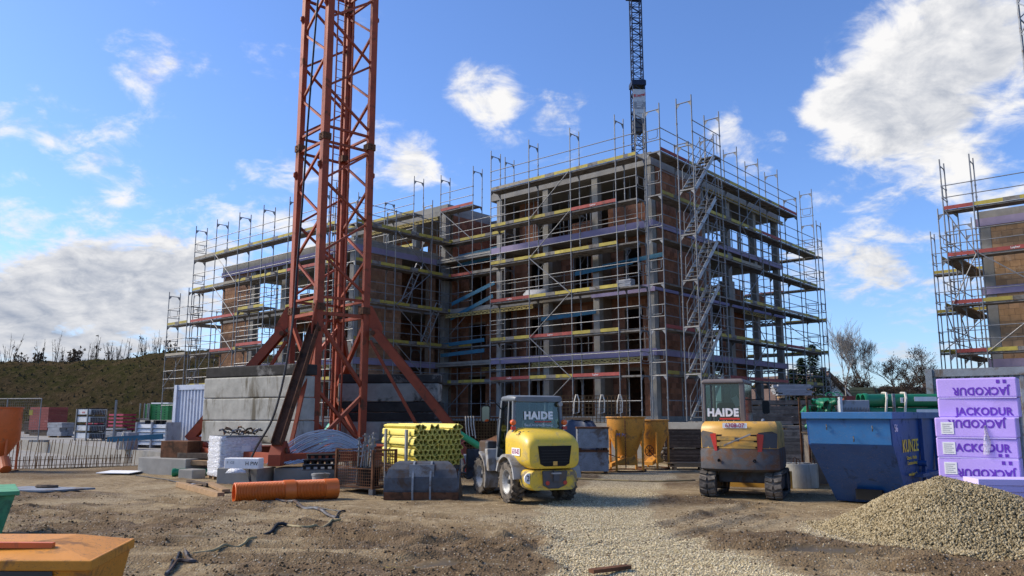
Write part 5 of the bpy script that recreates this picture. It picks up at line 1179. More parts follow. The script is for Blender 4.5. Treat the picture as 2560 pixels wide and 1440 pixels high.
# concrete hoppers
def hopper(nm, lab, p, rot, m_, r=.60, top=1.68, wheel=True, cyl_h=.42):
    t_ = thing(nm, lab, 'concrete hopper', p, rot, 'concrete hoppers')
    z1 = top - cyl_h
    MB().lathe([(r - .03, top - .02), (r, top), (r, z1), (r * .46, .46), (r * .40, .46), (r - .03, z1), (r - .03, top - .02)], 26).build('shell', m_, t_, True)
    MB().tube([(r * 1.02 * math.cos(2 * math.pi * k / 24), r * 1.02 * math.sin(2 * math.pi * k / 24), top) for k in range(24)], .028, 6, closed=True).build('rim', m_, t_, True)
    MB().tube([(r * 1.0 * math.cos(2 * math.pi * k / 24), r * 1.0 * math.sin(2 * math.pi * k / 24), .03) for k in range(24)], .026, 6, closed=True).build('base_ring', 'steel_rust', t_, True)
    for k in range(4):
        a = R(45 + 90 * k); MB().cyl((r * .99 * math.cos(a), r * .99 * math.sin(a), .03), (r * 1.0 * math.cos(a), r * 1.0 * math.sin(a), z1 + .04), .038, n_=8).build('leg', m_, t_)
    MB().prism([(-.30, .20), (.30, .20), (.22, .50), (-.22, .50)], -.26, .26, 'y').build('outlet', m_, t_, bevel=.02)
    MB().prism([(-.55, .14), (-.05, .30), (-.05, .46), (-.55, .26)], -.30, .0, 'y').build('gate', m_, t_, bevel=.01)
    if wheel:
        w = MB().tube([(0, .17 * math.cos(2 * math.pi * k / 20), .17 * math.sin(2 * math.pi * k / 20)) for k in range(20)], .014, 6, closed=True)
        for k in range(4): a = math.pi / 4 * k; w.cyl((0, -.17 * math.cos(a), -.17 * math.sin(a)), (0, .17 * math.cos(a), .17 * math.sin(a)), .010, n_=5)
        o = w.build('hand_wheel', 'steel_rust', t_, True, loc=(-r - .28, -.35, .62)); o.rotation_euler = (0, 0, R(70)); MB().cyl((-r - .26, -.35, .62), (-.2, -.2, .40), .016, n_=6).build('wheel_shaft', 'steel_rust', t_)
    return t_
h1 = hopper('concrete_hopper', 'amber concrete hopper with chain and four legs beside the wheel loader', gp(1567, 1178), 0.1, 'amber_paint')
ch = MB()
for k in range(24): ch.tube([(-.18 + .02 * (k % 2), -.64 - .012 * k * 0, 1.60 - .062 * k + .022 * math.sin(q)) if False else (-.18 + (.018 * math.cos(q) if k % 2 else 0), -.63 + (0 if k % 2 else .018 * math.cos(q)), 1.60 - .062 * k + .042 * math.sin(q)) for q in np.linspace(0, 6.28, 8)[:-1]], .008, 4, closed=True)
o = ch.build('chain', 'steel_rust', h1); o['kind'] = 'stuff'; lettering('M M', .16, 'blue_print', h1, (-.30, -.56, 1.14), (R(65), 0, R(-28)), .004)
h2 = hopper('concrete_hopper', 'second amber concrete hopper with hand wheel, half hidden behind the first', gp(1632, 1172), .9, 'amber_paint', .55, 1.58)
hopper('concrete_hopper', 'bright orange concrete hopper with side spout at the left edge', (-16.15, 25.3, 0), .2, 'orange_paint', .62, 1.98, wheel=False, cyl_h=1.0)
MB().cyl((-15.55, 24.75, .42), (-15.3, 24.5, .12), .16, n_=14).build('hopper_spout', 'orange_paint', None)
o = bpy.data.objects['hopper_spout']; o.parent = [q for q in bpy.data.objects if q.get('label', '').startswith('bright orange concrete')][0]; o.name = 'spout'
bpy.context.view_layer.update(); o.matrix_parent_inverse = o.parent.matrix_world.inverted()
# orange corrugated drain pipe
pL, pR = gp(574, 1262), gp(836, 1248); L = (pR - pL).length; prof = []
x_ = 0.0
def rib(x0, x1, r, st=.030):
    q = x0; out = []
    while q < x1: out += [(r - .014, q), (r, q + st * .3), (r, q + st * .7), (r - .014, q + st)]; q += st
    return out
rr_ = .205
prof = rib(0, L * .46, rr_) + [(rr_ + .012, L * .465), (rr_ + .014, L * .57), (rr_, L * .575)] + rib(L * .58, L * .86, rr_) + [(rr_ + .004, L * .865), (rr_ + .004, L), (rr_ - .02, L), (rr_ - .03, 0), (rr_ - .014, 0)]
o = MB().lathe(prof, 28, ax='x').build('corrugated_pipe', 'orange_pipe', None, True); o.location = (pL.x, pL.y + .2, rr_); o.rotation_euler = (0, 0, math.atan2(pR.y - pL.y, pR.x - pL.x)); tag(o, 'orange corrugated drain pipe lying on the ground in the foreground', 'pipe')
# shrink-wrapped pallet with scrap on top
wp = thing('wrapped_pallet', 'pallet of goods wrapped in torn white film beside the crane ballast', 'pallet', gp(548, 1202), R(38))
for k in range(3): MB().bb(0, 1.1, .05 + .42 * k, .17 + .42 * k, .02, .10).build('bearer', 'timber', wp)
MB().bb(0, 1.1, .0, 1.0, .10, .14).build('board', 'timber', wp)
for k in range(7): MB().bb(.03, 1.07, .03, .97, .145 + k * .145, .145 + k * .145 + .135).build('layer', 'dust_grey' if k % 2 else 'steel_dark', wp, bevel=.015)
rg = []; rs2 = random.Random(3)
for k in range(22):
    z_ = .10 + k * .0515; ring = []
    for (x0, y0, x1, y1) in ((0, 0, 1.1, 0), (1.1, 0, 1.1, 1.0), (1.1, 1.0, 0, 1.0), (0, 1.0, 0, 0)):
        for j in range(7):
            t_ = j / 7; x_, y_ = x0 + (x1 - x0) * t_, y0 + (y1 - y0) * t_; nx, ny = (y1 - y0), -(x1 - x0); q = math.hypot(nx, ny); off = .012 + .03 * rs2.random() * (1 if k % 3 else .3) + .018 * math.sin(t_ * math.pi)
            ring.append((x_ + nx / q * off, y_ + ny / q * off, z_))
    rg.append(ring)
MB().loft(rg, False).build('film', 'wrap_white', wp, 'all')
MB().bb(.55, .80, -.052, -.048, .72, .92).build('paper_label', 'paper', wp)
sc = thing('scrap_pile', 'tangle of dark scrap metal strips on top of the wrapped pallet', 'scrap', gp(548, 1202) + Vector((.1, .55, 1.16)), R(38))
rd = random.Random(8)
for k in range(34):
    x_, y_ = rd.uniform(-.15, .75), rd.uniform(-.25, .35); a = rd.uniform(0, 6.28); l_ = rd.uniform(.12, .35)
    p0 = Vector((x_, y_, rd.uniform(.01, .10) + .08 * rd.random() * (1 - abs(x_ - .3)))); p1 = p0 + Vector((math.cos(a) * l_, math.sin(a) * l_, rd.uniform(-.02, .14)))
    MB().tube([p0, (p0 + p1) / 2 + Vector((0, 0, rd.uniform(.0, .08))), p1], rd.uniform(.012, .03), 5).build('scrap_piece', rd.choice(['black_matt', 'steel_rust', 'timber_dark', 'steel_grey']), sc)
MB().bb(-.3, .85, -.42, .45, -.01, .012).build('sheet', 'black_matt', sc)
# white carton, plastic pallets, buckets on and by the concrete blocks
o = thing('white_carton', 'long white carton with printed marks on the short concrete block', 'carton', gp(600, 1174, .43), R(-8))
MB().box((0, .2, .14), (.90, .30, .26)).build('box', 'paper', o, bevel=.02); lettering('H PW', .13, 'dark_print', o, (.27, .045, .14), (R(90), 0, 0), .003); lettering('F  CE', .09, 'dust_grey', o, (-.28, .045, .16), (R(90), 0, 0), .003)
o = MB().loft([[(-.22, -.1, 0), (.22, -.12, 0), (.25, .1, 0), (-.2, .12, 0)], [(-.15, -.06, .09), (.12, -.07, .11), (.15, .05, .08), (-.12, .06, .10)]]).build('plastic_bag', 'wrap_white', None, 'all'); lay(o, gp(590, 1182, .43)); tag(o, 'crumpled white plastic bag in front of the white carton', 'bag')
for k, (px, py, z_, r_, nm) in enumerate(((790, 1176, .42, .05, 'lowest'), (800, 1170, .55, -.1, 'middle'), (797, 1160, .68, .08, 'topmost'))):
    t_ = thing('plastic_pallet', nm + ' of three black plastic pallets on the long concrete block', 'pallet', gp(790, 1176, .42) + Vector((.05 * k, .3, z_ - .42)), r_ + R(12), 'black plastic pallets')
    MB().bb(-.40, .40, -.28, .28, .09, .12).build('top_deck', 'black_matt', t_)
    for x_ in (-.35, -.17, 0, .17, .35): MB().bb(x_ - .035, x_ + .035, -.27, .27, 0.0, .09).build('foot', 'black_matt', t_)
    MB().bb(-.40, .40, -.29, -.26, 0.0, .025).build('skid', 'steel_dark', t_)
def bucket(lab, p, r0, r1, h, m_, lid=True):
    t_ = thing('bucket', lab, 'bucket', p, 0, 'builders buckets'); MB().lathe([(0, 0), (r0, 0), (r1, h), (r1 - .012, h), (r0 - .012, .02), (0, .02)], 22).build('body', m_, t_, True); MB().lathe([(r1, h - .05), (r1 + .014, h - .045), (r1 + .014, h), (r1 - .005, h)], 22).build('rim', m_, t_, True)
    if lid: MB().lathe([(0, h + .004), (r1 - .01, h + .006), (r1 + .012, h - .01), (r1 + .012, h - .03)], 22).build('lid', m_, t_, True)
    MB().tube([((r1 + .01) * math.cos(a), (r1 + .01) * math.sin(a) * .5 - .05 * math.sin(a), h * .75 + .0 - .10 * math.sin(a)) for a in np.linspace(math.pi, 2 * math.pi, 8)], .006, 4).build('handle', 'galv', t_)
    return t_
bucket('light grey lidded bucket beside the rusty mesh cage', gp(801, 1214), .19, .22, .30, 'dust_grey'); 
t_ = thing('plastic_tub', 'flat white plastic tub behind the orange pipe', 'tub', gp(771, 1214), .1); MB().bb(-.24, .24, -.15, .15, 0, .10).build('body', 'paper', t_, bevel=.015); MB().bb(-.26, .26, -.17, .17, .10, .125).build('rim', 'paper', t_, bevel=.008)
# bent bundle of steel spacer strips
wb = thing('steel_strip_bundle', 'arched bundle of thin galvanised steel strips behind the concrete blocks', 'steel bundle', (-5.6, 21.6, .44), 0)
rd = random.Random(12); mat('strip_steel', (.50, .51, .53), .5, .2, .15, 5, .05, rnd=.25)
for k in range(46):
    f = k / 45; j = lambda q: rd.uniform(-q, q)
    A_ = Vector((-6.35 + .75 * f, 20.95 - .15 * f, .50 + .02 * f + j(.02))); Bm = Vector((-5.75 + .55 * f + j(.05), 21.7, 1.16 - .55 * f + j(.05))); C_ = Vector((-4.95 + .15 * f, 22.2, 1.34 - .52 * f + j(.05))); D_ = Vector((-4.25 + .1 * f, 22.6, 1.0 - .5 * f + j(.06)))
    pts = [p - Vector((-5.6, 21.6, .44)) for p in smooth_path([A_, Bm, C_, D_], 5)]
    MB().tube(pts, .012, 4).build('strip', 'strip_steel', wb)
# rusty mesh cage with black mortar bucket
cg = thing('mesh_cage', 'rusty wire mesh cage box standing on feet in front of the crane', 'cage', gp(930, 1238), R(-34))
W_, D_, H_ = 1.15, .75, .98
for (x_, y_) in ((0, 0), (-W_, 0), (0, D_), (-W_, D_)): MB().bb(x_ - .025, x_ + .025, y_ - .025, y_ + .025, .12, H_).build('post', 'steel_rust', cg); MB().bb(x_ - .06, x_ + .06, y_ - .05, y_ + .05, 0, .12).build('foot', 'steel_dark', cg)
MB().bb(-W_, 0, 0, D_, .12, .16).build('floor', 'timber_dark', cg)
def mesh_panel(p, u, w, h, sp=.05, r_=.003, m_='steel_rust', par=None, nm='mesh_panel', rim=.012):
    g = MB(); p, u = Vector(p), Vector(u); z_ = Vector((0, 0, 1)); k = 0.0
    while k <= w + .001: g.beam(p + u * k, p + u * k + z_ * h, r_ * 2, r_ * 2, (0, 1, 0) if abs(u.y) < .5 else (1, 0, 0)); k += sp
    k = 0.0
    while k <= h + .001: g.beam(p + z_ * k, p + u * w + z_ * k, r_ * 2, r_ * 2); k += sp
    if rim:
        for k in (0, h): g.beam(p + z_ * k, p + u * w + z_ * k, rim * 2, rim * 2)
    return g.build(nm, m_, par)
mesh_panel((-W_, 0, .16), (1, 0, 0), W_, .40, .065, .004, par=cg); mesh_panel((-W_, 0, .60), (1, 0, 0), W_ * .45, .38, .065, .004, par=cg); mesh_panel((0, 0, .16), (0, 1, 0), D_, .80, .065, .004, par=cg); mesh_panel((-W_, 0, .16), (0, 1, 0), D_, .80, .065, .004, par=cg); mesh_panel((-W_, D_, .16), (1, 0, 0), W_, .80, .065, .004, par=cg)
p = gp(930, 1238); c_, s_ = math.cos(R(-34)), math.sin(R(-34))
bucket('large black mortar bucket inside the rusty mesh cage', (p.x + -.45 * c_ - .35 * s_, p.y + -.45 * s_ + .35 * c_, .165), .22, .27, .42, 'black_matt', False)
cb = thing('clamp_bundle', 'sheaf of grey steel clamps sticking up out of the mesh cage', 'clamps', (p.x + -.75 * c_ - .45 * s_, p.y + -.75 * s_ + .45 * c_, .165), .3)
rd = random.Random(5)
for k in range(11):
    x_, y_ = rd.uniform(-.16, .25), rd.uniform(-.2, .2); tx, ty = rd.uniform(-.12, .12), rd.uniform(-.1, .1); h_ = rd.uniform(.85, 1.2)
    g = MB().beam((x_, y_, 0), (x_ + tx, y_ + ty, h_), .03, .03); [g.beam((x_ + tx * q - .06, y_ + ty * q, h_ * q), (x_ + tx * q + .07, y_ + ty * q, h_ * q + .03), .02, .03) for q in (.7, .82, .95)]
    g.build('clamp', 'galv', cb)
# bundle of yellow three-cornered plastic tubes on a stillage
yb = thing('tube_bundle', 'bundle of yellow three-cornered plastic tubes stacked behind the loader bucket', 'tubes', gp(1095, 1165, .60) + Vector((0, .1, 0)), R(30))
tri = []
for k in range(12):
    a = 2 * math.pi * k / 12; r_ = .068 * (1 + .26 * math.cos(3 * a)); tri.append((r_ * math.cos(a), r_ * math.sin(a)))
tm = MB(); N = 12
tm.loft([[(a, 0, b_) for a, b_ in tri], [(a, 2.0, b_) for a, b_ in tri], [(a * .72, .9, b_ * .72) for a, b_ in tri], [(a * .70, 0, b_ * .70) for a, b_ in tri], [(a, 0, b_) for a, b_ in tri]], False)
tme = tm.mesh('tube', 'yellow_pipe', True); rd = random.Random(6)
for r_ in range(8):
    for c__ in range(10):
        zt = .07 + r_ * .115; 
        if r_ == 7 and rd.random() < .25: continue
        inst('tube', tme, yb, (-.56 + c__ * .118 + (r_ % 2) * .058 + rd.uniform(-.01, .01), rd.uniform(-.025, .025), zt + rd.uniform(-.008, .008)), (0, R(60) * ((r_ + c__) % 2) + rd.uniform(-.25, .25), 0))
stl = thing('stillage', 'grey steel stillage carrying the yellow plastic tubes', 'rack', gp(1095, 1165, .60) + Vector((0, .1, -.60)), R(30))
for (x_, y_) in ((-.68, .3), (.68, .3), (-.68, 1.6), (.68, 1.6)): MB().bb(x_ - .025, x_ + .025, y_ - .04, y_ + .04, 0, 1.42).build('upright', 'steel_grey', stl)
for y_ in (.3, 1.6): MB().bb(-.655, .655, y_ - .04, y_ + .04, .5, .6).build('bearer', 'steel_grey', stl)
MB().bb(-.655, .655, .345, 1.555, .54, .58).build('tray', 'timber_dark', stl)
# detached loader bucket
pb = gp(1053, 1250); bkt = thing('loader_bucket', 'dirty grey steel loader bucket lying face away before the yellow tubes', 'loader bucket', pb, R(-1.5))
w = .76; prof = [(0, 0), (-.035, .20), (-.01, .45), (.06, .62), (.16, .74), (.24, .78)]; cut = [0, 0, 0, .04, .16, .24]
MB().loft([[(-w + c_, y_, z_) for (y_, z_), c_ in zip(prof, cut)] + [(-w + c_, y_ + .025, z_ + .004) for (y_, z_), c_ in reversed(list(zip(prof, cut)))], [(w - c_, y_, z_) for (y_, z_), c_ in zip(prof, cut)] + [(w - c_, y_ + .025, z_ + .004) for (y_, z_), c_ in reversed(list(zip(prof, cut)))]]).build('back_plate', 'steel_dark', bkt)
MB().bb(-w, w, .03, .85, .0, .03).build('floor_plate', 'steel_rust', bkt)
for s_ in (-1, 1):
    MB().prism([(-.02, 0), (.85, 0), (.80, .15), (.20, .56), (.06, .58), (.0, .45), (-.04, .25)], s_ * w, s_ * (w + .03), 'x').build('side_plate', 'steel_dark', bkt)
for x_ in (-.18, .19): MB().loft([[(x_ - .02, y_ - .05, z_), (x_ + .02, y_ - .05, z_), (x_ + .02, y_ + .01, z_), (x_ - .02, y_ + .01, z_)] for y_, z_ in prof]).build('rib', 'steel_grey', bkt)
MB().loft([[(-w - .02, -.045, .0), (w + .02, -.045, .0), (w + .02, .02, .0), (-w - .02, .02, .0)], [(-w - .02, -.06, .16), (w + .02, -.06, .16), (w + .02, .0, .16), (-w - .02, .0, .16)]]).build('wear_strip', 'steel_rust', bkt); MB().bb(-.26, .26, .0, .05, .45, .72).build('mount_plate', 'steel_grey', bkt)
# hand cart with red wheel
hc = thing('hand_cart', 'red two wheeled hand cart behind the yellow tubes', 'cart', gp(1172, 1197), R(25))
wl = bpy.data.objects.new('wheel', None); COL.objects.link(wl); wl.parent = hc; wl.location = (0, 0, .22)
MB().lathe([(.14, -.05), (.21, -.055), (.225, 0), (.21, .055), (.14, .05), (.14, -.05)], 22, ax='y').build('tyre', 'rubber', wl, True); MB().lathe([(0, -.03), (.06, -.045), (.14, -.04), (.14, .04), (0, .04)], 18, ax='y').build('rim', 'red_plastic', wl, True)
w2 = copy_tree(wl, hc); w2.location = (0, .6, .22)
MB().cyl((0, 0, .22), (0, .6, .22), .02, n_=8).build('axle', 'steel_rust', hc)
for y_ in (.1, .5): MB().tube([(.05, y_, .05), (-.12, y_, .55), (-.22, y_, .95), (-.05, y_, 1.05), (.35, y_, .95)], .022, 6).build('frame', 'red_panel', hc, True)
MB().box((-.02, .3, .45), (.22, .38, .40), Matrix.Rotation(R(-18), 3, 'Y')).build('tray', 'steel_grey', hc, bevel=.03); MB().tube([(.35, .1, .95), (.50, .1, .80), (.48, .1, .62), (.3, .1, .58), (0, .1, .55)], .018, 6).build('handle', 'red_panel', hc, True)
o = MB().tube([at(1150, 1085, 21.5), at(1200, 1117, 21.3)], .085, 14).build('drain_pipe', 'green_plastic', None, True); tag(o, 'short green pipe leaning across the hand cart', 'pipe')
# rebar mats stacked on edge with slings
rb = thing('rebar_mat_stack', 'stack of rusty reinforcement mats with white slings behind the yellow tubes', 'rebar', (-2.15, 27.6, 0), R(4))
mat('rebar', (.22, .125, .055), .85, .1, .3, 6, .2, rnd=.2)
for k in range(7): mesh_panel((0, .09 * k, .05), (1, 0, 0), 2.5, 1.55 + .02 * (k % 3), .10, .009, 'rebar', rb, 'mat', 0)
MB().bb(0, 2.5, .62, .66, .02, 1.55).build('backing', 'steel_rust', rb); MB().bb(-.1, 2.6, -.05, .75, 1.63, 1.69).build('cover', 'steel_rust', rb)
for k in range(4): MB().tube([(.55 + .09 * k, -.06, 1.72), (.56 + .09 * k, -.09, 1.4), (.60 + .10 * k, -.09, 1.05 - .08 * (k % 2))], .022, 5).build('sling', 'strap', rb)
rf = thing('rebar_mesh', 'rust brown reinforcement mesh standing on edge along the building front', 'rebar', (0.05, 31.9, 1.458), R(-3))
for k in range(2): mesh_panel((0, .12 * k, 0), (1, 0, 0), 4.6, 1.05, .15, .011, 'rebar', rf, 'mat', 0)
for x_ in (2.5, 3.5, 4.2): MB().tube([(x_, -.05, 1.1), (x_ - .08, -.1, .8), (x_ - .1, -.1, .35), (x_ + .1, -.1, .4), (x_ + .12, -.1, .85), (x_ + .05, -.05, 1.1)], .025, 5).build('sling', 'strap', rf)
# blue tarpaulin over a pile, steel boxes
tpn = thing('tarp_pile', 'dark blue tarpaulin draped over a stack behind the steel boxes', 'tarpaulin', gp(1465, 1160) + Vector((-.2, 1.0, 0)), R(-8)); rg = []; rd = random.Random(2)
for z_, w_, d_ in ((0, .95, .7), (.35, .92, .66), (.8, .85, .6), (1.2, .74, .52), (1.48, .55, .42), (1.56, .3, .25)):
    rg.append([((w_ + .07 * math.sin(7 * a + z_ * 4) * (1.2 - z_ * .5)) * math.copysign(abs(math.cos(a)) ** .45, math.cos(a)), (d_ + .06 * math.sin(9 * a)) * math.copysign(abs(math.sin(a)) ** .45, math.sin(a)), z_ + .05 * math.sin(3 * a + 1) * (z_ > 1)) for a in np.linspace(0, 2 * math.pi, 41)[:-1]])
MB().loft(rg).build('sheet', 'tarp_blue', tpn, 'all'); MB().bb(-.45, .5, -.3, .3, 1.57, 1.66).build('weight_board', 'timber', tpn)
for k in range(2):
    bx_ = thing('steel_box', ['lower', 'upper'][k] + ' of two dented grey steel boxes stacked left of the amber hopper', 'steel box', gp(1480, 1184) + Vector((-.02, .35, .0 + .70 * k)), R(-4 + 3 * k), 'grey steel boxes')
    MB().bb(-.40, .55, -.35, .35, .06, .68).build('shell', 'steel_grey', bx_, bevel=.012); MB().bb(-.42, .57, -.37, .37, .64, .69).build('rim', 'steel_rust', bx_)
    for x_ in (-.33, .47): MB().bb(x_ - .05, x_ + .05, -.3, .3, 0, .06).build('skid', 'steel_rust', bx_)
# timber and formwork stacks
def plank_stack(nm, lab, cat, p, rot, L, D, H, th, m_, rd, jit=.06, wmin=.18, grp='timber stacks', bearers=True):
    t_ = thing(nm, lab, cat, p, rot, grp); z_ = 0
    cache = {}
    if bearers:
        for x_ in (-L * .32, L * .32): MB().bb(x_ - .05, x_ + .05, -D / 2, D / 2, 0, .09).build('bearer', 'timber', t_)
        z_ = .09
    while z_ < H:
        t__ = th * rd.choice((.8, 1, 1, 1.3)); y_ = -D / 2
        while y_ < D / 2 - .05:
            w_ = rd.choice((.2, .24, .3)); w_ = max(w_, wmin); l_ = L * rd.choice((1, 1, .95, .88, .8)); key = (round(w_, 2), round(l_, 2), round(t__, 3))
            if key not in cache: cache[key] = MB().box((0, 0, t__ / 2), (l_, w_ - .012, t__ - .006)).mesh('plank', m_)
            inst('plank', cache[key], t_, (rd.uniform(-jit, jit), y_ + w_ / 2, z_), (0, 0, rd.uniform(-.015, .015))); y_ += w_
        z_ += t__
        if rd.random() < .10: 
            for x_ in (-L * .3, L * .3): MB().bb(x_ - .03, x_ + .03, -D / 2, D / 2, z_, z_ + .045).build('spacer', 'timber', t_)
            z_ += .045
    return t_
rd = random.Random(14)
plank_stack('timber_stack', 'dark weathered plank stack between the hoppers and the excavator', 'timber', gp(1722, 1163) + Vector((0, .5, 0)), R(-3), 1.65, .9, 1.25, .05, 'timber_dark', rd, .12)
plank_stack('timber_stack', 'low stack of brown boards in front of the dark planks', 'timber', gp(1712, 1172) + Vector((0, -.4, 0)), R(-5), 1.3, .5, .22, .05, 'timber', rd, .1)
plank_stack('formwork_stack', 'tall stack of grey formwork panels right of the excavator', 'formwork', gp(1945, 1165) + Vector((.25, .6, 0)), R(-3), 2.4, .9, 2.2, .12, 'timber_grey', rd, .14, .4)
plank_stack('formwork_stack', 'shorter stack of grey formwork panels between excavator and blue skip', 'formwork', gp(1985, 1172) + Vector((.1, -.35, 0)), R(-6), 1.55, .6, 1.35, .10, 'timber_grey', rd, .10, .3)
plank_stack('plank_stack', 'bundle of grey scaffold planks on top of the tall formwork stack', 'planks', gp(1945, 1165) + Vector((.85, .65, 2.36)), R(-4), 1.25, .7, .46, .05, 'dust_grey', rd, .12)
# concrete shaft ring with lifting loops
p = gp(1990, 1221); cr = thing('shaft_ring', 'stained concrete shaft ring with wire loops beside the blue skip', 'concrete ring', p + Vector((.20, .45, 0)))
MB().lathe([(.50, 0), (.50, .55), (.485, .57), (.36, .57), (.35, .55), (.35, .0), (.50, 0)], 32).build('ring', 'concrete_old', cr, True); MB().lathe([(0, .50), (.34, .51), (.349, .52)], 24).build('fill', 'sand_brick', cr)
for (x_, y_) in ((-.10, -.40), (.10, .38), (.3, -.3)): MB().tube([(x_ - .045, y_, .56), (x_ - .04, y_, .66), (x_, y_, .70), (x_ + .04, y_, .66), (x_ + .045, y_, .56)], .010, 5).build('lifting_loop', 'steel_rust', cr)
rd = random.Random(3)
for k in range(12): a = rd.uniform(0, 6.28); q = rd.uniform(.05, .33); MB().box((q * math.cos(a), q * math.sin(a), .55), (.1, .07, .05), rz(a)).build('rubble', 'concrete', cr)
gc_ = thing('pipe_end_stack', 'stack of short green pipes showing their open ends beside the blue skip', 'pipes', gp(2042, 1212) + Vector((.12, .35, 0)), R(-20))
pe = MB().lathe([(.115, 0), (.125, .02), (.125, .8), (.105, .8), (.105, 0), (.115, 0)], 18, ax='y').mesh('pipe', 'green_plastic', True)
for k, (x_, z_) in enumerate(((-.13, .125), (.13, .125), (.0, .345))): inst('pipe', pe, gc_, (x_, 0, z_))
# blue skip
bs = thing('blue_skip', 'big blue steel skip with scratched sloping end behind the gravel heap', 'skip', (5.86, 16.0, 0), BROT)
# local x runs along the end plate (to the right-front), y runs back along the skip
WS, LS, HS_ = 1.58, 3.9, 1.78
zb = 1.18
MB().loft([[(.10, 1.15, .02), (WS - .1, 1.15, .02), (WS - .1, LS - 1.0, .02), (.1, LS - 1.0, .02)], [(0, .06, zb), (WS, .06, zb), (WS, LS, zb), (0, LS, zb)], [(0, 0, HS_), (WS, 0, HS_), (WS, LS, HS_), (0, LS, HS_)]], True).build('body', 'blue_paint', bs)
MB().loft([[(.04, .052, zb + .02), (WS - .02, .052, zb + .02), (WS - .02, .02, HS_ - .02), (.04, .02, HS_ - .02)], [(.04, .036, zb + .02), (WS - .02, .036, zb + .02), (WS - .02, -.012, HS_ - .02), (.04, -.012, HS_ - .02)]]).build('end_panel', 'blue_light', bs)
for (a, b_, c_, d_) in ((-.06, WS + .06, -.08, .0), (WS, WS + .06, .003, LS), (-.06, 0, .003, LS), (-.06, WS + .06, LS + .003, LS + .08)): MB().bb(a, b_, c_, d_, HS_ - .10, HS_ + .03).build('rim', 'blue_light', bs, bevel=.008)
for y_ in (1.9, 3.0): MB().bb(WS, WS + .07, y_ - .05, y_ + .05, .2, HS_ - .1).build('rib', 'blue_paint', bs)
MB().bb(WS, WS + .16, 1.3, 2.7, .55, .62).build('ledge', 'blue_paint', bs); MB().cyl((WS, 1.65, .8), (WS + .16, 1.65, .8), .06, n_=14).build('trunnion', 'blue_paint', bs)
lettering('KUNZE', .34, 'yellow_print', bs, (WS + .012, 1.15, 1.15), (R(90), 0, R(90)), .006, xs=.95, bold=.004); lettering('56', .20, 'white_print', bs, (WS + .012, .28, 1.50), (R(90), 0, R(90)), .006)
for k, (tx, z_) in enumerate((('Schrott - Metalle', .93), ('Containerdienst', .83), ('www.kunze.de', .62))): lettering(tx, .10, 'yellow_print', bs, (WS + .012, 1.18, z_), (R(90), 0, R(90)), .004)
for (x_, z_) in ((.40, 1.52), (1.25, 1.5), (.9, 1.30)): MB().tube([(x_, -.02, z_ + .05), (x_ + .02, -.06, z_), (x_, -.02, z_ - .05)], .012, 5).build('hook', 'steel_dark', bs)
MB().bb(.60, 1.10, .80, .95, .10, .30).build('fork_pocket', 'black_matt', bs)
# wire cage of green fittings, grey tray, green pipes on a stillage behind the skip
fcg = thing('fittings_cage', 'rusty wire cage full of green pipe fittings above the blue skip rim', 'cage', (8.12, 20.9, 0), R(-6))
for (x_, y_) in ((-.5, -.4), (.45, -.4), (-.5, .4), (.45, .4)): MB().bb(x_ - .025, x_ + .025, y_ - .025, y_ + .025, 0, 2.22).build('post', 'steel_rust', fcg)
for z_ in (1.60, 2.20): MB().bb(-.5, .45, -.42, -.39, z_, z_ + .03).build('rail', 'steel_rust', fcg)
MB().bb(-.5, .45, -.4, .4, 1.28, 1.32).build('floor', 'timber_dark', fcg); mesh_panel((-.5, -.41, 1.3), (1, 0, 0), .95, .9, .1, .003, par=fcg); MB().bb(-.45, .40, -.35, .35, 0.02, 1.27).build('lower_crate', 'timber_grey', fcg)
rd = random.Random(21); fts = [MB().tube(smooth_path([(0, 0, -.16), (0, 0, 0), (.08, 0, .12), (.2, 0, .16)], 3), [.075] * 9 + [.095], 12).mesh('fitting', 'green_plastic', True), MB().lathe([(.06, -.15), (.075, -.1), (.075, .05), (.1, .08), (.1, .18), (.085, .18), (.06, -.15)], 14).mesh('fitting', 'green_plastic', True)]
for k in range(44): inst('fitting', fts[k % 2], fcg, (rd.uniform(-.36, .33), rd.uniform(-.28, .28), 1.42 + .68 * (k / 44) + rd.uniform(-.03, .03)), (rd.uniform(0, 6), rd.uniform(0, 6), rd.uniform(0, 6)))
for x_ in (.18, .36): MB().tube([(x_ + .12 * math.cos(a), -.1 + .1 * math.sin(a), 2.24 + .10 * math.sin(a)) for a in np.linspace(0, 6.28, 14)[:-1]], .012, 5, closed=True).build('strap_loop', 'green_plastic', fcg)
gt = thing('grey_crate', 'grey plastic crate with a row of metal clips behind the blue skip', 'crate', (8.55, 20.3, 0), R(-5)); MB().bb(-.25, .40, -.3, .3, 0, 2.12).build('body', 'dust_grey', gt, bevel=.02)
for k in range(9): MB().tube([(-.22 + k * .07, -.33, 1.84), (-.20 + k * .07, -.34, 1.95), (-.18 + k * .07, -.33, 1.84)], .010, 4).build('clip', 'galv', gt)
MB().bb(-.33, -.27, -.35, -.2, 1.7, 2.2).build('handle_post', 'white_steel', gt)
ps = thing('pipe_stillage', 'timber stillage with grey posts holding the green pipes behind the skip', 'rack', (9.9, 20.4, 0), R(-3)); MB().bb(-.95, 1.1, -.40, .45, 0, 1.50).build('base', 'timber_grey', ps)
for x_ in (-.35, .98):
    for y_ in (-.45, .50): MB().bb(x_ - .03, x_ + .03, y_ - .03, y_ + .03, 0, 2.28).build('post', 'steel_grey', ps)
def gpipe(L, r): return MB().lathe([(r + .012, 0), (r + .018, .02), (r + .018, .10), (r, .13), (r, L), (r - .012, L), (r - .012, 0), (r + .012, 0)], 20, ax='x').mesh('pipe', 'green_plastic', True)
pm1, pm2 = gpipe(2.15, .165), gpipe(2.05, .105); c_, s_ = math.cos(R(-3)), math.sin(R(-3))
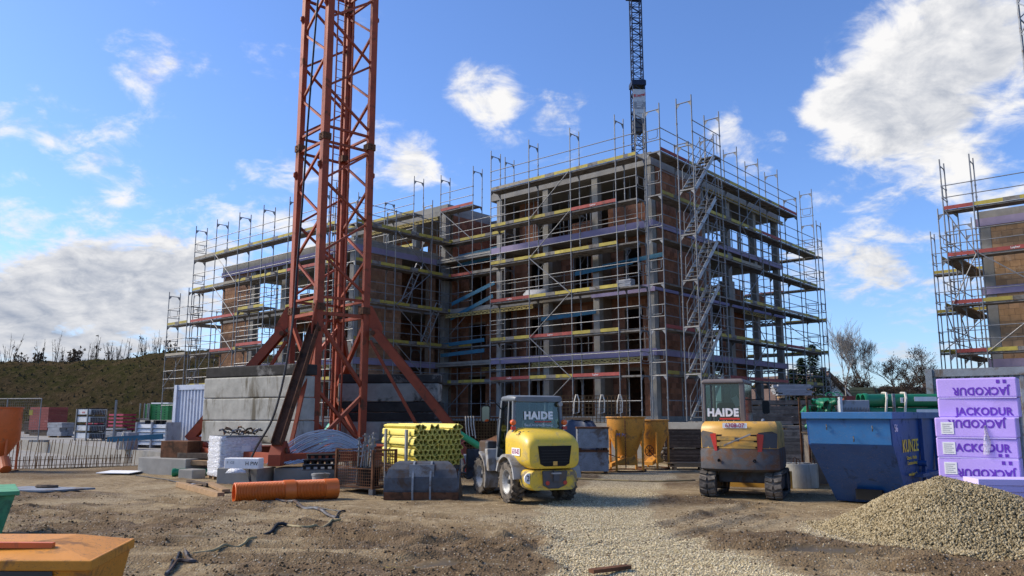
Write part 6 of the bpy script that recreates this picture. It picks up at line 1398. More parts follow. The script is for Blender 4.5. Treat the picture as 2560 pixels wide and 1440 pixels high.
for (me_, x_, y_, z_, lab) in ((pm2, -.9, -.27, 1.615, 'thinner green pipe in the lowest layer above the blue skip, nearest the camera'), (pm2, -.95, -.05, 1.615, 'thinner green pipe in the middle of the layer above the blue skip'), (pm2, -.9, .20, 1.615, 'thinner green pipe at the back of the layer above the blue skip'),
                          (pm2, -.92, -.25, 1.835, 'second layer green pipe with a paper sticker above the blue skip'), (pm2, -.94, .02, 1.835, 'second layer green pipe behind the one with a sticker'), (pm1, -1.0, -.18, 2.115, 'thick green pipe on top of the stillage marked with the number 1'), (pm1, -.97, .20, 2.115, 'thick green pipe on top of the stillage, rear one')):
    o = bpy.data.objects.new('drain_pipe', me_); COL.objects.link(o); o.location = (9.9 + x_ * c_ - y_ * s_, 20.4 + x_ * s_ + y_ * c_, z_); o.rotation_euler = (0, 0, R(-3)); tag(o, lab, 'pipe', 'green pipes on the stillage')
    if 'number 1' in lab:
        MB().bb(.86, 1.0, -.178, -.166, -.06, .07).build('sticker', 'paper', o); lettering('1', .13, 'dark_print', o, (.93, -.181, .0), (R(90), 0, 0), .003, bold=.003); MB().bb(1.2, 1.75, -.172, -.166, -.02, .09).build('sticker', 'paper', o)
    if 'paper sticker' in lab: MB().bb(1.15, 1.7, -.112, -.106, -.02, .06).build('sticker', 'paper', o)
for x_ in (-.62, -.15): MB().tube([(x_, -.50, 1.52), (x_ + .12, -.42, 2.15), (x_ + .2, -.2, 2.30), (x_ + .22, .1, 2.31)], .03, 5).build('strap', 'strap', ps)
# lilac insulation board packs
jk_o = at(2340, 1100, 14.6); jx = jk_o.x; rots = [-1, 0, .5, -.5, .7, -.6, .4]; ph = .352
names = ['lowest', 'second from the ground', 'third from the ground', 'fourth from the ground', 'fifth from the ground', 'topmost']
for k in range(6):
    z_ = .30 + k * ph; upper = k >= 4; x0 = jx + (.14 if upper else .0); w_ = 1.26
    t_ = thing('insulation_pack', names[k] + ' lilac insulation board pack in the stack at the right edge', 'insulation', (x0, 14.6 + (.1 if upper else 0), z_), R(-36 + rots[k]), 'lilac insulation packs')
    MB().bb(0, w_, 0, .62, .003, ph - .003).build('film', 'xps_pack', t_, bevel=.022)
    MB().bb(.02, w_ - .02, -.006, .03, -.012, .006).build('seam', 'xps_raw', t_)
    if not upper: 
        lb = MB().bb(.10, .30, -.008, -.001, .06, .27).build('paper_label', 'paper', t_)
        for j in range(5): MB().bb(.12, .27 - .03 * (j % 2), -.011, -.008, .09 + .035 * j, .10 + .035 * j).build('print_line', 'dust_grey', lb)
    flip = k in (1, 3, 5) ; tz = [.16, .10, .17, .30, .10, .12][k]; tx = [.72, .74, .70, .66, .72, .70][k]
    lettering('JACKODUR', .19, 'purple_print', t_, (tx, -.004, max(.1, min(tz, .25))), (R(90), R(180) if flip else 0, 0), .004, bold=.006, xs=.86)
    if k in (1, 2, 5):
        for q in (0, .10): MB().bb(tx + .25 + q, tx + .30 + q, -.006, -.002, (.25 if flip else .03), (.31 if flip else .08)).build('mark', 'purple_print', t_)
pl_ = thing('timber_pallet', 'timber pallet under the lilac insulation packs', 'pallet', (jx + .02, 14.62, 0), R(-36)); [MB().bb(.0, 1.2, y_, y_ + .1, 0, .27).build('bearer', 'timber', pl_) for y_ in (.02, .27, .5)]; MB().bb(0, 1.2, 0, .6, .27, .298).build('deck', 'timber', pl_)
fm = MB().loft([[(.72 + .012 * k, -.015, 1.42 + .1 * k), (.74 + .02 * math.sin(k * 2.) + .01 * k, -.05 - .02 * math.cos(k * 3), 1.42 + .1 * k), (.80 + .03 * math.sin(k + .5), -.045, 1.42 + .1 * k), (.86 - .02 * abs(k - 2), -.015, 1.42 + .1 * k)] for k in range(6)] , False).build('loose_film', 'wrap_loose', None, 'all'); fm.location = (jx, 14.6, -.35); fm.rotation_euler = (0, 0, R(-36)); tag(fm, 'torn clear film hanging from the lilac insulation packs', 'film')
for k in range(3):
    p_ = at(2445 + 5 * k, 1235, 13.2); o = MB().bb(0, 1.3, 0, .6, 0, .10).build('insulation_board', 'xps_raw', None, bevel=.006); lay(o, (p_.x - .02 * k, 13.2, .0 + .42 + .102 * k), R(-4 - 2 * k)); tag(o, ['lowest', 'middle', 'top'][k] + ' loose lilac insulation board in front of the pack stack', 'insulation', 'loose lilac boards')
o = MB().bb(.1, 1.2, .05, .55, 0, .42).build('support_crate', 'timber_grey', None, bevel=.01); lay(o, (at(2445, 1235, 13.2).x, 13.2, 0), R(-4)); tag(o, 'grey timber crate carrying the loose lilac boards', 'crate')
# containers
def container(lab, p, rot, L, D, H, m_, rd_=.05):
    t_ = thing('site_container', lab, 'container', p, rot, 'site containers')
    for x_ in (.06, L - .06):
        for y_ in (.06, D - .06): MB().bb(x_ - .08, x_ + .08, y_ - .08, y_ + .08, 0, H).build('corner_post', m_, t_)
    MB().bb(.14, L - .14, .02, .10, H - .2, H - .01).build('top_rail', m_, t_); MB().bb(.14, L - .14, .02, .10, .0, .14).build('bottom_rail', m_, t_); MB().bb(.0, .1, .14, D - .14, H - .2, H - .01).build('top_rail', m_, t_); MB().bb(L - .1, L, .14, D - .14, H - .2, H - .01).build('top_rail', m_, t_)
    def corr(n_, a, b_, f):
        g = MB(); q = (b_ - a) / n_
        for k in range(n_):
            x0 = a + k * q; pr = [(x0, .0), (x0 + q * .38, 0), (x0 + q * .5, rd_), (x0 + q * .88, rd_), (x0 + q, 0)]
            for (u0, v0), (u1, v1) in zip(pr, pr[1:]): g.quad(f(u0, v0, .12), f(u1, v1, .12), f(u1, v1, H - .18), f(u0, v0, H - .18))
        return g
    corr(max(4, int(L / .22)), .14, L - .14, lambda u, v, z_: (u, .05 + v, z_)).build('wall_panel', m_, t_); corr(max(4, int(D / .22)), .14, D - .14, lambda u, v, z_: (.03 + v, u, z_)).build('wall_panel', m_, t_); corr(max(4, int(D / .22)), .14, D - .14, lambda u, v, z_: (L - .03 - v, u, z_)).build('wall_panel', m_, t_)
    MB().bb(.1, L - .1, .1, D - .1, H - .03, H + .0).build('roof', m_, t_)
    return t_
container('grey site container behind the lilac packs at the right edge', (10.72, 20.6, .0), R(-39), 6.0, 2.4, 2.92, 'steel_grey')
mat('container_pale', (.52, .55, .62), .5, .1, .08, 3, .05, dirt=(.36, .38, .42), dirt_amt=.35)
cp = container('pale corrugated steel container left of the crane ballast', (-13.6, 32.2, .5), R(-30), 2.2, 2.4, 2.45, 'container_pale'); 
# ------------------------------------------------------------------ left: low slab with stored formwork
SZ = .50
slab_pts = [(-10.2, 25.6), (-27.5, 44.0), (-44, 62), (-22, 62), (-9.4, 34)]
o = MB().prism(slab_pts, 0, SZ, 'z').build('garage_slab', 'concrete'); o['kind'] = 'structure'
a_, b_ = gp(10, 1176), gp(330, 1166)
o = MB().quad((a_.x, a_.y, .03), (b_.x, b_.y, .03), (-12.0, 27.4, .03), (-27.4, 43.6, .03)).build('blinding_slab', 'concrete'); o['kind'] = 'structure'
rbs = thing('starter_bars', 'row of rusty starter bars sticking out of the ground before the low slab', 'rebar', (a_.x, a_.y, 0), 0)
rd = random.Random(4); N = 34; dv = b_ - a_
bar = MB().cyl((0, 0, 0), (0, 0, .95), .011, n_=5).mesh('bar', 'rebar'); bars = MB().cyl((0, 0, 0), (0, 0, .42), .009, n_=5).mesh('bar', 'rebar')
for k in range(N):
    q = dv * (k / (N - 1)); inst('bar', bar, rbs, (q.x, q.y + .15, 0), (rd.uniform(-.12, .05), rd.uniform(.0, .14), 0))
    for j in range(2): qq = dv * ((k + rd.random()) / N); inst('bar', bars, rbs, (qq.x, qq.y, 0), (rd.uniform(-.06, .06), rd.uniform(-.06, .06), 0))
for z_ in (.12, .30): MB().cyl((0, 0, z_), (dv.x, dv.y, z_), .010, n_=5).build('tie_bar', 'rebar', rbs)
def sp(px, py): return gp(px, py, SZ)
# site fence
fnp = Vector((-22.35, 38.0, SZ)); fq = fnp + Vector((-3.4, .9, 0)); dv = (fq - fnp); fa = math.atan2(dv.y, dv.x); sf = thing('site_fence', 'grey mesh site fence panel with yellow tag at the left edge', 'fence', fnp, fa)
for x_ in (0, 2.0, 3.4): MB().cyl((x_, 0, 0), (x_, 0, 2.05), .024, n_=8).build('post', 'galv', sf)
for z_ in (.2, 2.03): MB().cyl((0, 0, z_), (3.4, 0, z_), .022, n_=8).build('rail', 'galv', sf)
mesh_panel((0, 0, .2), (1, 0, 0), 3.4, 1.83, .12, .0022, 'galv', sf, 'mesh_panel', 0); MB().bb(.45, .65, -.01, .01, 1.25, 1.5).build('tag', 'toe_yellow', sf); MB().bb(-.5, .35, -.15, .15, 0, .10).build('foot', 'concrete', sf)
# red panel block stack
rps = thing('panel_stack', 'tall stack of dark red formwork panels on the low slab', 'formwork', Vector((at(118, 1040, 50).x, 50, SZ)), R(-24), 'formwork on the low slab'); 
for k in range(9): MB().bb(-.85, .85, -.55, .75, .35 + .155 * k, .495 + .155 * k).build('panel', 'red_panel', rps)
MB().bb(-.8, .8, -.5, .7, 0, .35).build('bearer', 'timber_dark', rps)
# white rack with toothed panels
for (lab, px, py, w_, n_) in (('white and black formwork rack standing on the low slab edge', 205, 1102, 1.05, 2),):
    t_ = thing('formwork_rack', lab, 'rack', sp(px, py), R(-30), 'formwork on the low slab')
    for (x_, y_) in ((-.62, 0), (.30, 0), (-.62, .9), (.30, .9), (.95, .55)): MB().bb(x_ - .03, x_ + .03, y_ - .03, y_ + .03, 0, 1.55).build('post', 'galv', t_)
    for k in range(4):
        z_ = .12 + .37 * k + (.05 if k > 1 else 0); MB().bb(-.58, .45, .02, .85, z_, z_ + .27).build('panel', 'white_steel', t_, bevel=.01); tt = MB()
        for j in range(14): tt.bb(-.58 + j * .08, -.54 + j * .08, .0, .86, z_ + .275, z_ + .31)
        o = tt.build('teeth', 'black_matt', t_); o['kind'] = 'stuff'; tt = MB()
        for j in range(9): tt.bb(.50 + j * .055, .525 + j * .055, .05 + j * .05, .10 + j * .05, z_ - .03, z_ + .22)
        o = tt.build('hooks', 'steel_dark', t_); o['kind'] = 'stuff'
    lettering('NOE', .12, 'red_print', t_, (-.1, .015, 1.38), (R(90), 0, 0), .004)
# magenta frames
for k, (px, py, lab, n_) in enumerate(((285, 1085, 'stack of magenta steel frames on the low slab behind the white rack', 5), (225, 1078, 'small heap of magenta frames left of the taller magenta stack', 3))):
    t_ = thing('frame_stack', lab, 'formwork', sp(px, py) + Vector((0, 1.0, 0)), R(-28), 'magenta frames')
    for j in range(n_):
        z_ = .25 + j * .24; g = MB().bb(-.75, .75, -.5, -.42, z_, z_ + .12).bb(-.75, .75, .42, .5, z_, z_ + .12).bb(-.75, -.67, -.42, .42, z_, z_ + .12).bb(.67, .75, -.42, .42, z_, z_ + .12)
        for q in range(7): g.bb(-.55 + q * .18, -.51 + q * .18, -.42, .42, z_ + .02, z_ + .10)
        g.build('frame', 'magenta_frame', t_)
    for x_ in (-.5, .5): MB().bb(x_ - .05, x_ + .05, -.5, .5, 0, .25).build('bearer', 'timber_dark', t_)
rd = random.Random(31)
plank_stack('panel_pile', 'grey timber panels piled beside the white rack', 'formwork', sp(140, 1094) + Vector((0, .4, 0)), R(-26), 1.25, .8, .75, .12, 'dust_grey', rd, .05, .4, 'formwork on the low slab')
plank_stack('panel_pile', 'low grey panels between the magenta frames and the steel box', 'formwork', sp(275, 1098) + Vector((0, .3, 0)), R(-26), 1.3, .8, .52, .12, 'dust_grey', rd, .05, .4, 'formwork on the low slab')
plank_stack('timber_pile', 'jumbled offcuts of timber behind the site fence', 'timber', sp(75, 1085) + Vector((0, .5, 0)), R(-20), 1.3, .8, .8, .06, 'timber_dark', rd, .22, .2, 'formwork on the low slab')
# green crates on a frame
gcr = thing('crate_stack', 'tall stack of green plastic crates with white top and steel frame', 'crates', sp(378, 1085) + Vector((-.1, 1.3, 0)), R(-22), 'formwork on the low slab')
for k in range(11):
    z_ = .30 + k * .155; cr_ = MB().bb(-.35, 1.15, -.4, .4, z_, z_ + .13).build('crate', 'green_crate', gcr, bevel=.008); MB().bb(-.37, 1.17, -.42, .42, z_ + .125, z_ + .15).build('rim', 'green_crate', cr_)
    for x_ in (.10, .5, .85): MB().bb(x_ - .07, x_ + .07, -.405, -.395, z_ + .03, z_ + .07).build('slot', 'black_matt', cr_)
    MB().bb(-1.05, -.48, -.35, .4, z_, z_ + .14).build('crate', 'green_crate', gcr, bevel=.008)
MB().bb(-.38, 1.18, -.45, .45, 2.01, 2.10).build('cover', 'paper', gcr); MB().bb(-1.1, 1.2, -.4, .4, 0, .30).build('base', 'timber_dark', gcr)
for x_ in (-1.25, -.85, -.55, -.42): MB().bb(x_ - .035, x_ + .035, -.56, -.48, 0, 2.05).build('post', 'galv', gcr)
MB().bb(-1.6, -.3, -.60, -.56, .95, 1.03).build('rail', 'galv', gcr); MB().beam((-.35, -.58, .25), (-.05, -.58, .95), .03, .05).build('brace', 'galv', gcr)
o = MB().bb(-.04, .04, -.04, .04, 0, 1.95).bb(-.04, .35, -.03, .03, -.001, .06).build('steel_post', 'galv'); lay(o, sp(283, 1106)); tag(o, 'lone galvanised steel post standing by the low slab edge', 'post')
# pale slatted box, strapped blocks, blue beam
sbx = thing('steel_bin', 'pale ribbed steel bin in front of the green crates', 'bin', sp(368, 1120), R(-18))
for k in range(5): MB().loft([[(-.55, -.02, .12 + .16 * k), (.85, -.02, .12 + .16 * k), (.85, .7, .12 + .16 * k), (-.55, .7, .12 + .16 * k)], [(-.55, .03, .26 + .16 * k), (.85, .03, .26 + .16 * k), (.85, .66, .26 + .16 * k), (-.55, .66, .26 + .16 * k)]]).build('slat', 'white_steel', sbx)
for x_ in (-.57, .17, .87): MB().bb(x_ - .03, x_ + .03, -.05, .72, 0, .98).build('post', 'dust_grey', sbx)
rd = random.Random(9)
for k in range(10): MB().box((rd.uniform(-.4, .7), rd.uniform(.1, .5), .98), (.16, .12, .14), rz(rd.uniform(0, 3))).build('lump', 'black_matt', sbx)
o = MB().bb(-1.05, 1.05, -.04, .04, -.09, .09).build('steel_beam', 'blue_board'); o.location = sp(365, 1125) + Vector((-.1, -.7, .45)); o.rotation_euler = (0, R(-3), R(-8)); tag(o, 'dark blue painted beam propped in front of the ribbed steel bin', 'beam')
sb2 = thing('block_stack', 'strapped stack of pink grey blocks at the low slab edge', 'blocks', sp(303, 1124), R(-20)); MB().bb(-.28, .28, 0, .5, .0, .62).build('block', 'dust_grey', sb2, bevel=.01)
MB().tube([(-.08, -.03, .02), (.0, -.03, .45), (.08, -.02, .66), (.1, .3, .66)], .022, 5).build('strap', 'strap', sb2); MB().tube([(.14, -.03, .0), (.1, -.03, .4), (.06, -.02, .66)], .02, 5).build('strap', 'strap', sb2)
# rusty steel plate and timber sleepers on the left crane pad
o = MB().bb(-.9, .6, -.1, .1, 0, .16).build('sleeper', 'timber_dark', None, bevel=.01); lay(o, (-9.15, 24.0, .48), R(-20)); tag(o, 'dark timber sleeper lying on the left crane pad', 'sleeper')
o = MB().bb(-.9, .5, -.12, .12, 0, .14).build('sleeper', 'timber', None, bevel=.01); lay(o, (-8.9, 23.7, .30), R(-16)); tag(o, 'brown timber sleeper resting on the low concrete block', 'sleeper')
o = MB().bb(-.5, .6, -.3, .3, 0, .50).build('steel_tray', 'steel_rust', None, bevel=.02); lay(o, (-10.1, 24.6, .48), R(-24)); tag(o, 'rusty brown steel tray on the left crane pad', 'tray')
for (px, py, z_, lab) in ((424, 1192, .11, 'front lower green pipe beside the wrapped pallet'), (458, 1186, .11, 'rear lower green pipe beside the wrapped pallet'), (440, 1180, .31, 'upper green pipe of three beside the wrapped pallet')):
    p_ = gp(px, py, 0); o = MB().lathe([(.10, 0), (.12, .01), (.12, .1), (.105, .12), (.105, 1.3), (.09, 1.3), (.09, 0), (.10, 0)], 18, ax='x').build('drain_pipe', 'green_plastic', None, True); o.location = (p_.x, p_.y + .15, z_); o.rotation_euler = (0, 0, R(14)); tag(o, lab, 'pipe', 'green pipes by the pallet')
o = MB().bb(-.55, .55, -.35, .35, 0, .02).build('white_board', 'paper', None); lay(o, gp(300, 1185), R(-10), .05); o.rotation_euler = (R(2), 0, R(-10)); tag(o, 'thin white board lying flat on the ground before the crane pad', 'board')
o = thing('steel_plate', 'dark steel road plate lying on the ground at left', 'steel plate', gp(110, 1222, .06), R(-4)); MB().prism([(-1.3, -.5), (.45, -.6), (1.15, .15), (-.7, .45)], -.02, .02, 'z').build('plate', 'steel_grey', o); MB().tube([(.25 * math.cos(a), .1 + .12 * math.sin(a), .05) for a in np.linspace(0, 6.2, 12)], .03, 5).build('rope_coil', 'timber_dark', o)
# timbers by the pallet
for k, (p0, p1, w_, m_, lab) in enumerate(((gp(447, 1217), gp(552, 1246), .15, 'timber', 'long squared timber lying in front of the wrapped pallet'), (gp(522, 1214), gp(565, 1234), .18, 'timber', 'short pale board lying beside the long squared timber'), (gp(470, 1208), gp(520, 1218), .10, 'timber_dark', 'dark board under the edge of the wrapped pallet'))):
    tag(MB().beam(p0 + Vector((0, 0, .06)), p1 + Vector((0, 0, .06)), w_, .12 if k == 0 else .07).build('timber', m_, None, bevel=.006), lab, 'timber', 'loose timbers by the pallet')
rd = random.Random(40)
for k in range(7):
    p_ = gp(470 + 12 * k, rd.uniform(1204, 1220)); o = MB().box((0, 0, .03), (rd.uniform(.1, .3), rd.uniform(.06, .14), .05), rz(rd.uniform(0, 3))).build('timber_scrap', rd.choice(['timber', 'dust_grey', 'timber_dark']), None, bevel=.01); lay(o, p_); tag(o, ['first', 'second', 'third', 'fourth', 'fifth', 'sixth', 'seventh'][k] + ' small offcut from the left in the litter before the wrapped pallet', 'offcut', 'litter by the pallet')
# hoses and cables on the ground
def gpath(px, z_=.03):
    P_ = smooth_path([gp(a, b_) for a, b_ in px], 8); zz = ground_h(np.array([p.x for p in P_]), np.array([p.y for p in P_])); zz = np.maximum(zz, np.convolve(np.pad(zz, 2, 'edge'), np.ones(5) / 5, 'valid'))
    return [Vector((p.x, p.y, float(q) + z_ + .012)) for p, q in zip(P_, zz)]
for (px, r_, m_, lab) in (([(1436, 1199), (1500, 1201), (1570, 1204), (1640, 1206), (1690, 1205), (1738, 1203)], .022, 'hose_yellow', 'yellow hose lying across the ground between loader and excavator'),
                      ([(690, 1256), (735, 1262), (780, 1277), (820, 1288), (842, 1294)], .03, 'steel_dark', 'dark cable on the ground in front of the orange pipe'), ([(740, 1266), (800, 1270), (850, 1276), (862, 1284), (845, 1288), (838, 1297)], .016, 'black', 'thin black cable loop beside the thicker dark cable'),
                      ([(480, 1388), (540, 1378), (590, 1366), (640, 1352)], .020, 'hose_yellow', 'flat yellow hose half buried in the mud, left piece'), ([(715, 1328), (760, 1331), (800, 1324), (850, 1305)], .022, 'hose_yellow', 'flat yellow hose half buried in the mud, right piece'), ([(660, 1340), (690, 1330), (720, 1328)], .025, 'black', 'black cable joining the two yellow hose pieces'),
                      ([(415, 1440), (440, 1418), (480, 1416), (492, 1410), (470, 1400), (462, 1392), (470, 1386)], .022, 'steel_dark', 'grey cable snaking out of the yellow hose at bottom'), ([(425, 1425), (440, 1405), (452, 1388)], .016, 'black', 'thin black cable beside the grey snaking cable'), ([(340, 1189), (390, 1197), (440, 1207), (470, 1210)], .014, 'black', 'thin black cable from the white board to the timbers')):
    tag(MB().tube(gpath(px, r_ * .6), r_, 6).build('hose' if 'hose' in lab.split(',')[0][:14] else 'cable', m_, None, True), lab, 'hose' if 'hose' in lab[:14] else 'cable')
o = MB().beam(gp(1478, 1440) + Vector((0, 0, .05)), gp(1572, 1428) + Vector((0, 0, .05)), .10, .04).build('steel_angle', 'steel_rust', None); tag(o, 'piece of rusty steel angle at the bottom edge', 'steel')
# between crane legs: green tarp heap seen through
o = MB().lathe([(.0, 1.0), (.3, .95), (.55, .7), (.65, .3), (.7, 0)], 18).build('tarp_bundle', 'tarp_green', None, 'all'); lay(o, (-6.9, 31.5, deck_z * 0), 0); o.scale = (1, 1, 1.5); tag(o, 'green tarpaulin bundle seen between the crane legs', 'tarpaulin')
# ------------------------------------------------------------------ trees, houses far behind
def bare_tree(nm, lab, p, h, spread, seed, levels=5, m_='bark', trunk_f=.25, up=.55, r0=None, cat='tree', grp=None, leaf=0.0, kids=(2, 4)):
    rd = random.Random(seed); t_ = thing(nm, lab, cat, p, 0, grp); tr = MB(); br = MB(); lf = []
    r0 = r0 or h * .018
    def grow(a, d, L, r, lv, g):
        pts = [a]; dd = d.copy(); r = max(r, .011)
        for k in range(3):
            dd = (dd + Vector((rd.uniform(-1, 1), rd.uniform(-1, 1), rd.uniform(-.4, .7))) * .16).normalized(); pts.append(pts[-1] + dd * L / 3)
        g.tube(pts, [r, r * .85, r * .72, r * .58], 5 if lv < 2 else 3, cap=False)
        if leaf and lv >= levels - 1 and rd.random() < leaf: lf.append(pts[-1])
        if lv >= levels: return
        for k in range(rd.randint(*kids)):
            f = rd.uniform(.45, 1.0) if lv else rd.uniform(.75, 1.0); i = min(2, int(f * 3)); q = pts[i].lerp(pts[i + 1], f * 3 - i) if f < 1 else pts[-1]
            sd_ = Vector((rd.uniform(-1, 1), rd.uniform(-1, 1), rd.uniform(-.1, .6))).normalized()
            nd_ = (dd * up + sd_ * spread + Vector((0, 0, .18))).normalized(); grow(q, nd_, L * rd.uniform(.60, .84), r * .58, lv + 1, br)
    L0 = h * trunk_f * 1.2
    grow(Vector((0, 0, -.1)), Vector((rd.uniform(-.06, .06), rd.uniform(-.06, .06), 1)).normalized(), L0, r0, 0, tr)
    tr.build('trunk', m_, t_, 'all'); br.build('crown', m_, t_)
    if lf:
        g = MB()
        for q in lf:
            for k in range(3): c_ = q + Vector((rd.uniform(-.2, .2), rd.uniform(-.2, .2), rd.uniform(-.2, .2))); s_ = rd.uniform(.02, .045); g.quad(c_ + Vector((-s_, 0, -s_)), c_ + Vector((s_, s_, -s_)), c_ + Vector((s_, -s_, s_)), c_ + Vector((-s_, 0, s_)))
        o = g.build('dead_leaves', 'dead_leaf', t_); o['kind'] = 'stuff'
    return t_
def whips(nm, lab, p, h, seed, n_st, sp, leaf):
    """a clump of thin upright stems with short side twigs"""
    rd = random.Random(seed); t_ = thing(nm, lab, 'tree', p, 0, 'plants on the embankment crest'); st_ = MB(); tw = MB(); lf = []
    for k in range(n_st):
        a = rd.uniform(0, 6.28); L = h * rd.uniform(.6, 1.0); q = Vector((math.cos(a) * .25 * rd.random(), math.sin(a) * .25 * rd.random(), -.2)); d_ = Vector((math.cos(a) * sp * rd.random(), math.sin(a) * sp * rd.random(), 1)).normalized(); pts = [q]
        for j in range(5): d_ = (d_ + Vector((rd.uniform(-1, 1), rd.uniform(-1, 1), .4)) * .09).normalized(); pts.append(pts[-1] + d_ * L / 5)
        st_.tube(pts, [.030, .026, .022, .018, .014, .009], 4, cap=False)
        for j in range(9):
            f = rd.uniform(.12, .95) * 5; i = int(f); b0 = pts[i].lerp(pts[i + 1], f - i); dd = (d_ * .9 + Vector((rd.uniform(-1, 1), rd.uniform(-1, 1), rd.uniform(0, .6))) * (.8 + sp)).normalized(); b1 = b0 + dd * L * rd.uniform(.10, .26) * (1.15 - f / 6)
            tw.tube([b0, b1], [.012, .008], 3, cap=False)
            if rd.random() < leaf: lf.append(b1); lf.append(b0.lerp(b1, .6))
    st_.build('stems', 'bark', t_)['kind'] = 'stuff'; tw.build('twigs', 'bark', t_)['kind'] = 'stuff'
    if lf:
        g = MB()
        for q in lf:
            for k in range(2): c_ = q + Vector((rd.uniform(-.1, .1), rd.uniform(-.1, .1), rd.uniform(-.1, .1))); s_ = rd.uniform(.03, .06); g.quad(c_ + Vector((-s_, 0, -s_)), c_ + Vector((s_, s_, -s_)), c_ + Vector((s_, -s_, s_)), c_ + Vector((-s_, 0, s_)))
        g.build('dead_leaves', 'dead_leaf', t_)['kind'] = 'stuff'
rd = random.Random(77)
where = ['leftmost', 'second from the left', 'third from the left', 'fourth from the left', 'fifth from the left', 'sixth from the left', 'seventh from the left', 'eighth from the left', 'ninth from the left', 'tenth from the left', 'eleventh from the left', 'twelfth from the left', 'thirteenth from the left', 'fourteenth from the left', 'fifteenth from the left', 'sixteenth from the left', 'seventeenth from the left', 'eighteenth from the left', 'nineteenth from the left', 'rightmost']
pxs = sorted([8, 26, 50, 95, 104, 140, 155, 178, 192, 228, 240, 272, 290, 300, 318, 345, 362, 385, 400, 430])
for k, px in enumerate(pxs):
    Y_ = 79 + rd.uniform(-.5, 3); x_ = at(px, 890, Y_).x; z_ = float(bank_z(np.array([x_]), np.array([Y_]))[0]) - .15
    shrub = px in (50, 95, 178, 192, 430)
    whips('shrub' if shrub else 'sapling', where[k] + (' plant on the embankment crest, a low brown bush' if shrub else ' plant on the embankment crest, a clump of thin bare saplings'), (x_, Y_, z_), rd.uniform(1.5, 2.1) if shrub else rd.uniform(2.2, 3.6), 100 + k, 12 if shrub else rd.randint(4, 9), .75 if shrub else .22, .5 if shrub else .05)
gz = at(2215, 1003, 72).z
bare_tree('bare_tree', 'spreading bare tree with thick trunk behind the green pipes', at(2238, 1010, 72) * 1 + Vector((0, 0, -1.2)), 15.0, .80, 5, 6, 'bark', .13, .50, .17, leaf=.10, kids=(3, 4))
bare_tree('bare_tree', 'tall thin birch with pale trunk left of the spreading bare tree', at(2112, 1010, 70) + Vector((0, 0, -1.2)), 8.8, .45, 6, 5, 'bark_pale', .30, .8, .08, kids=(3, 5))
bare_tree('bare_tree', 'dense twiggy bare tree between the birch and the spreading tree', at(2150, 1010, 76) + Vector((0, 0, -1.2)), 12.6, .42, 7, 6, 'bark', .19, .8, .10, kids=(2, 4))
bare_tree('bare_tree', 'slender bare tree close beside the spreading tree trunk', at(2185, 1010, 78) + Vector((0, 0, -1.2)), 12.2, .42, 8, 6, 'bark', .18, .8, .09, kids=(2, 4))
for k, (px, py, h, sd_) in enumerate(((2130, 1012, 3.2, 21), (2172, 1010, 2.6, 22), (2215, 1008, 2.4, 23), (2280, 1008, 2.8, 24), (2305, 1008, 2.4, 25), (2090, 1010, 3.0, 26), (2262, 1010, 2.0, 27))):
    bare_tree('hedge_bush', ['tall twiggy bush below the birch', 'twiggy bush behind the mossy shed', 'low bush under the spreading tree', 'dark bush right of the spreading tree', 'small bush before the white far house', 'twiggy bush in front of the brown roofed house', 'low bush between spreading tree and dark bush'][k], at(px, py, 66) + Vector((0, 0, -.9)), h * 1.9, .85, sd_, 5, 'bark', .2, .4, .05, 'bush', 'bushes along the far gardens', .06, (3, 4))
def conifer(lab, p, h, seed):
    rd = random.Random(seed); t_ = thing('conifer', lab, 'tree', p, 0, 'dark conifers behind the scaffold'); MB().cyl((0, 0, 0), (0, 0, h * .97), h * .018, .01, 7).build('trunk', 'bark', t_)
    V = []; F = []
    for k in range(int(h * 260)):
        f = rd.random() ** .8; z_ = h * (.08 + .92 * f); R_ = h * .20 * (1 - f) ** .8 + .06; a = rd.uniform(0, 6.283); q = R_ * rd.uniform(.25, 1.1); s_ = rd.uniform(.10, .26)
        c_ = Vector((q * math.cos(a), q * math.sin(a), z_ - q * .25)); o_ = Vector((math.cos(a), math.sin(a), -.35)) * s_ * 1.6; w_ = Vector((-math.sin(a), math.cos(a), rd.uniform(-.3, .3))) * s_ * .5
        i = len(V); V += [tuple(c_ - w_), tuple(c_ + w_), tuple(c_ + o_)]; F.append((i, i + 1, i + 2))
    me = np_mesh('crown', V, F, 'conifer'); o = bpy.data.objects.new('crown', me); COL.objects.link(o); o.parent = t_
for k, (px, h, Y_) in enumerate(((2010, 6.2, 62), (2040, 7.4, 64), (1985, 5.2, 60), (2062, 5.4, 66))):
    p_ = at(px, 1040, Y_); conifer(['dark conifer seen through the scaffold bays, second from left', 'tallest dark conifer behind the right scaffold', 'leftmost short dark conifer behind the right scaffold', 'rightmost dark conifer behind the right scaffold'][k], (p_.x, Y_, 0), h, 50 + k)
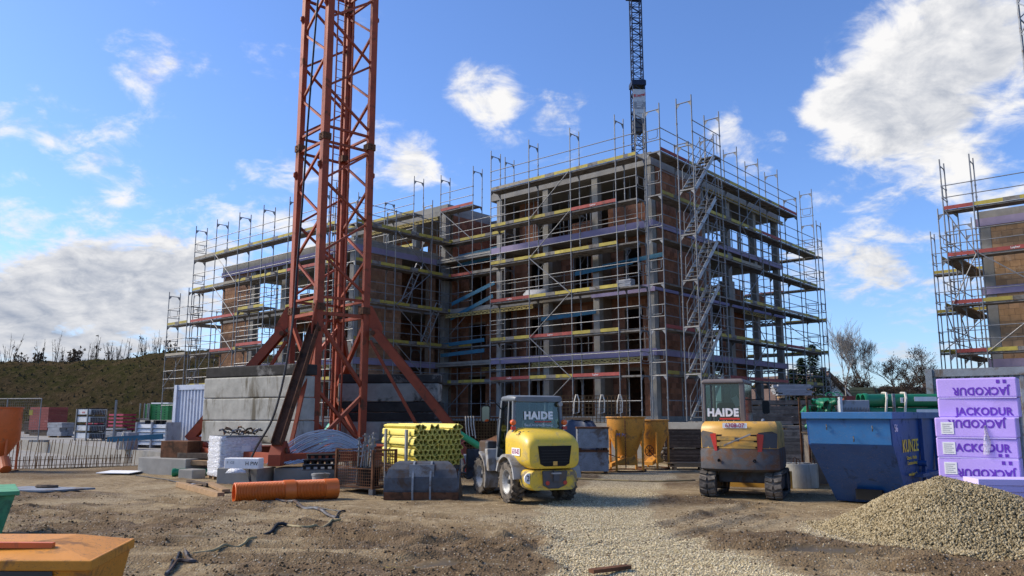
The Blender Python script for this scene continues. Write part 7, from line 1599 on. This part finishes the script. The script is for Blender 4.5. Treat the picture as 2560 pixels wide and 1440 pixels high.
def house(lab, p, rot, w, d, hw, hr, roof='roof_brown', wall='house_white', chim=True):
    t_ = thing('house', lab, 'house', p, rot, 'houses beyond the site'); MB().prism([(-w / 2, 0), (w / 2, 0), (w / 2, hw), (0, hw + hr), (-w / 2, hw)], 0, d, 'y').build('wall', wall, t_)
    rf_ = MB()
    for s_ in (-1, 1): rf_.loft([[(s_ * (w / 2 + .4), y_, hw - .4 * hr / (w / 2)), (0, y_, hw + hr + .02), (0, y_, hw + hr + .22), (s_ * (w / 2 + .45), y_, hw - .2)] for y_ in (-.4, d + .4)])
    rr__ = rf_.build('roof', roof, t_); rr__['kind'] = 'stuff' if False else 'part'
    del rr__['kind']
    if chim: MB().bb(-.35, .35, d * .5 - .35, d * .5 + .35, hw + hr - .5, hw + hr + .9).build('chimney', 'roof_brown', rr__)
    for (x_, z_) in ((-w * .25, hw * .35), (w * .2, hw * .35), (0, hw + hr * .1)):
        o = MB().bb(x_ - .55, x_ + .55, -.05, -.01, z_, z_ + 1.1).build('window', 'dark_grey_paint', t_); MB().bb(x_ - .62, x_ + .62, -.08, -.051, z_ - .1, z_ - .01).build('sill', 'house_white', o)
p_ = at(2125, 1010, 95); house('white house with dark brown pitched roof behind the bare trees', (p_.x - 2.5, 95, -.5), R(25), 9, 11, 3.0, 4.0)
p_ = at(2300, 1010, 110); house('long white house with brown roof far behind the dark bush', (p_.x - 4, 112, -.5), R(-70), 8, 16, 3.0, 3.0)
p_ = at(2068, 1010, 105); house('white gabled house half hidden by the scaffold end', (p_.x, 104, -.5), R(-15), 8, 10, 3.4, 4.4)
p_ = at(2172, 1012, 48); sh = thing('garden_shed', 'small timber shed with mossy tiled roof behind the green pipes', 'shed', (p_.x, 48, 0), R(-8)); MB().bb(-.6, .6, 0, 1.4, 0, 2.5).build('wall', 'timber_grey', sh)
for k in range(6): MB().loft([[(-.85, -.35 + .2 * k, 2.35 + .17 * k), (.75, -.35 + .2 * k, 2.35 + .17 * k), (.75, -.10 + .2 * k, 2.53 + .17 * k), (-.85, -.10 + .2 * k, 2.53 + .17 * k)], [(-.85, -.35 + .2 * k, 2.40 + .17 * k), (.75, -.35 + .2 * k, 2.40 + .17 * k), (.75, -.10 + .2 * k, 2.58 + .17 * k), (-.85, -.10 + .2 * k, 2.58 + .17 * k)]]).build('tile_row', 'roof_moss', sh)
MB().prism([(0, 2.5), (1.4, 2.5), (.7, 3.5)], .55, .6, 'x').build('gable', 'timber_dark', sh); MB().bb(.15, .5, -.02, 0, 1.8, 2.4).build('window', 'black', sh)
p_ = at(2140, 1010, 27); bp_ = thing('brick_pallet', 'pallet of red grey bricks behind the blue skip', 'bricks', (p_.x, 27, 0), R(-4))
for k in range(8):
    for j in range(3): MB().bb(-.35 + j * .235, -.35 + j * .235 + .225, 0, .7, .30 * k, .30 * k + .29).build('brick', 'red_panel' if j < 2 else 'dust_grey', bp_)
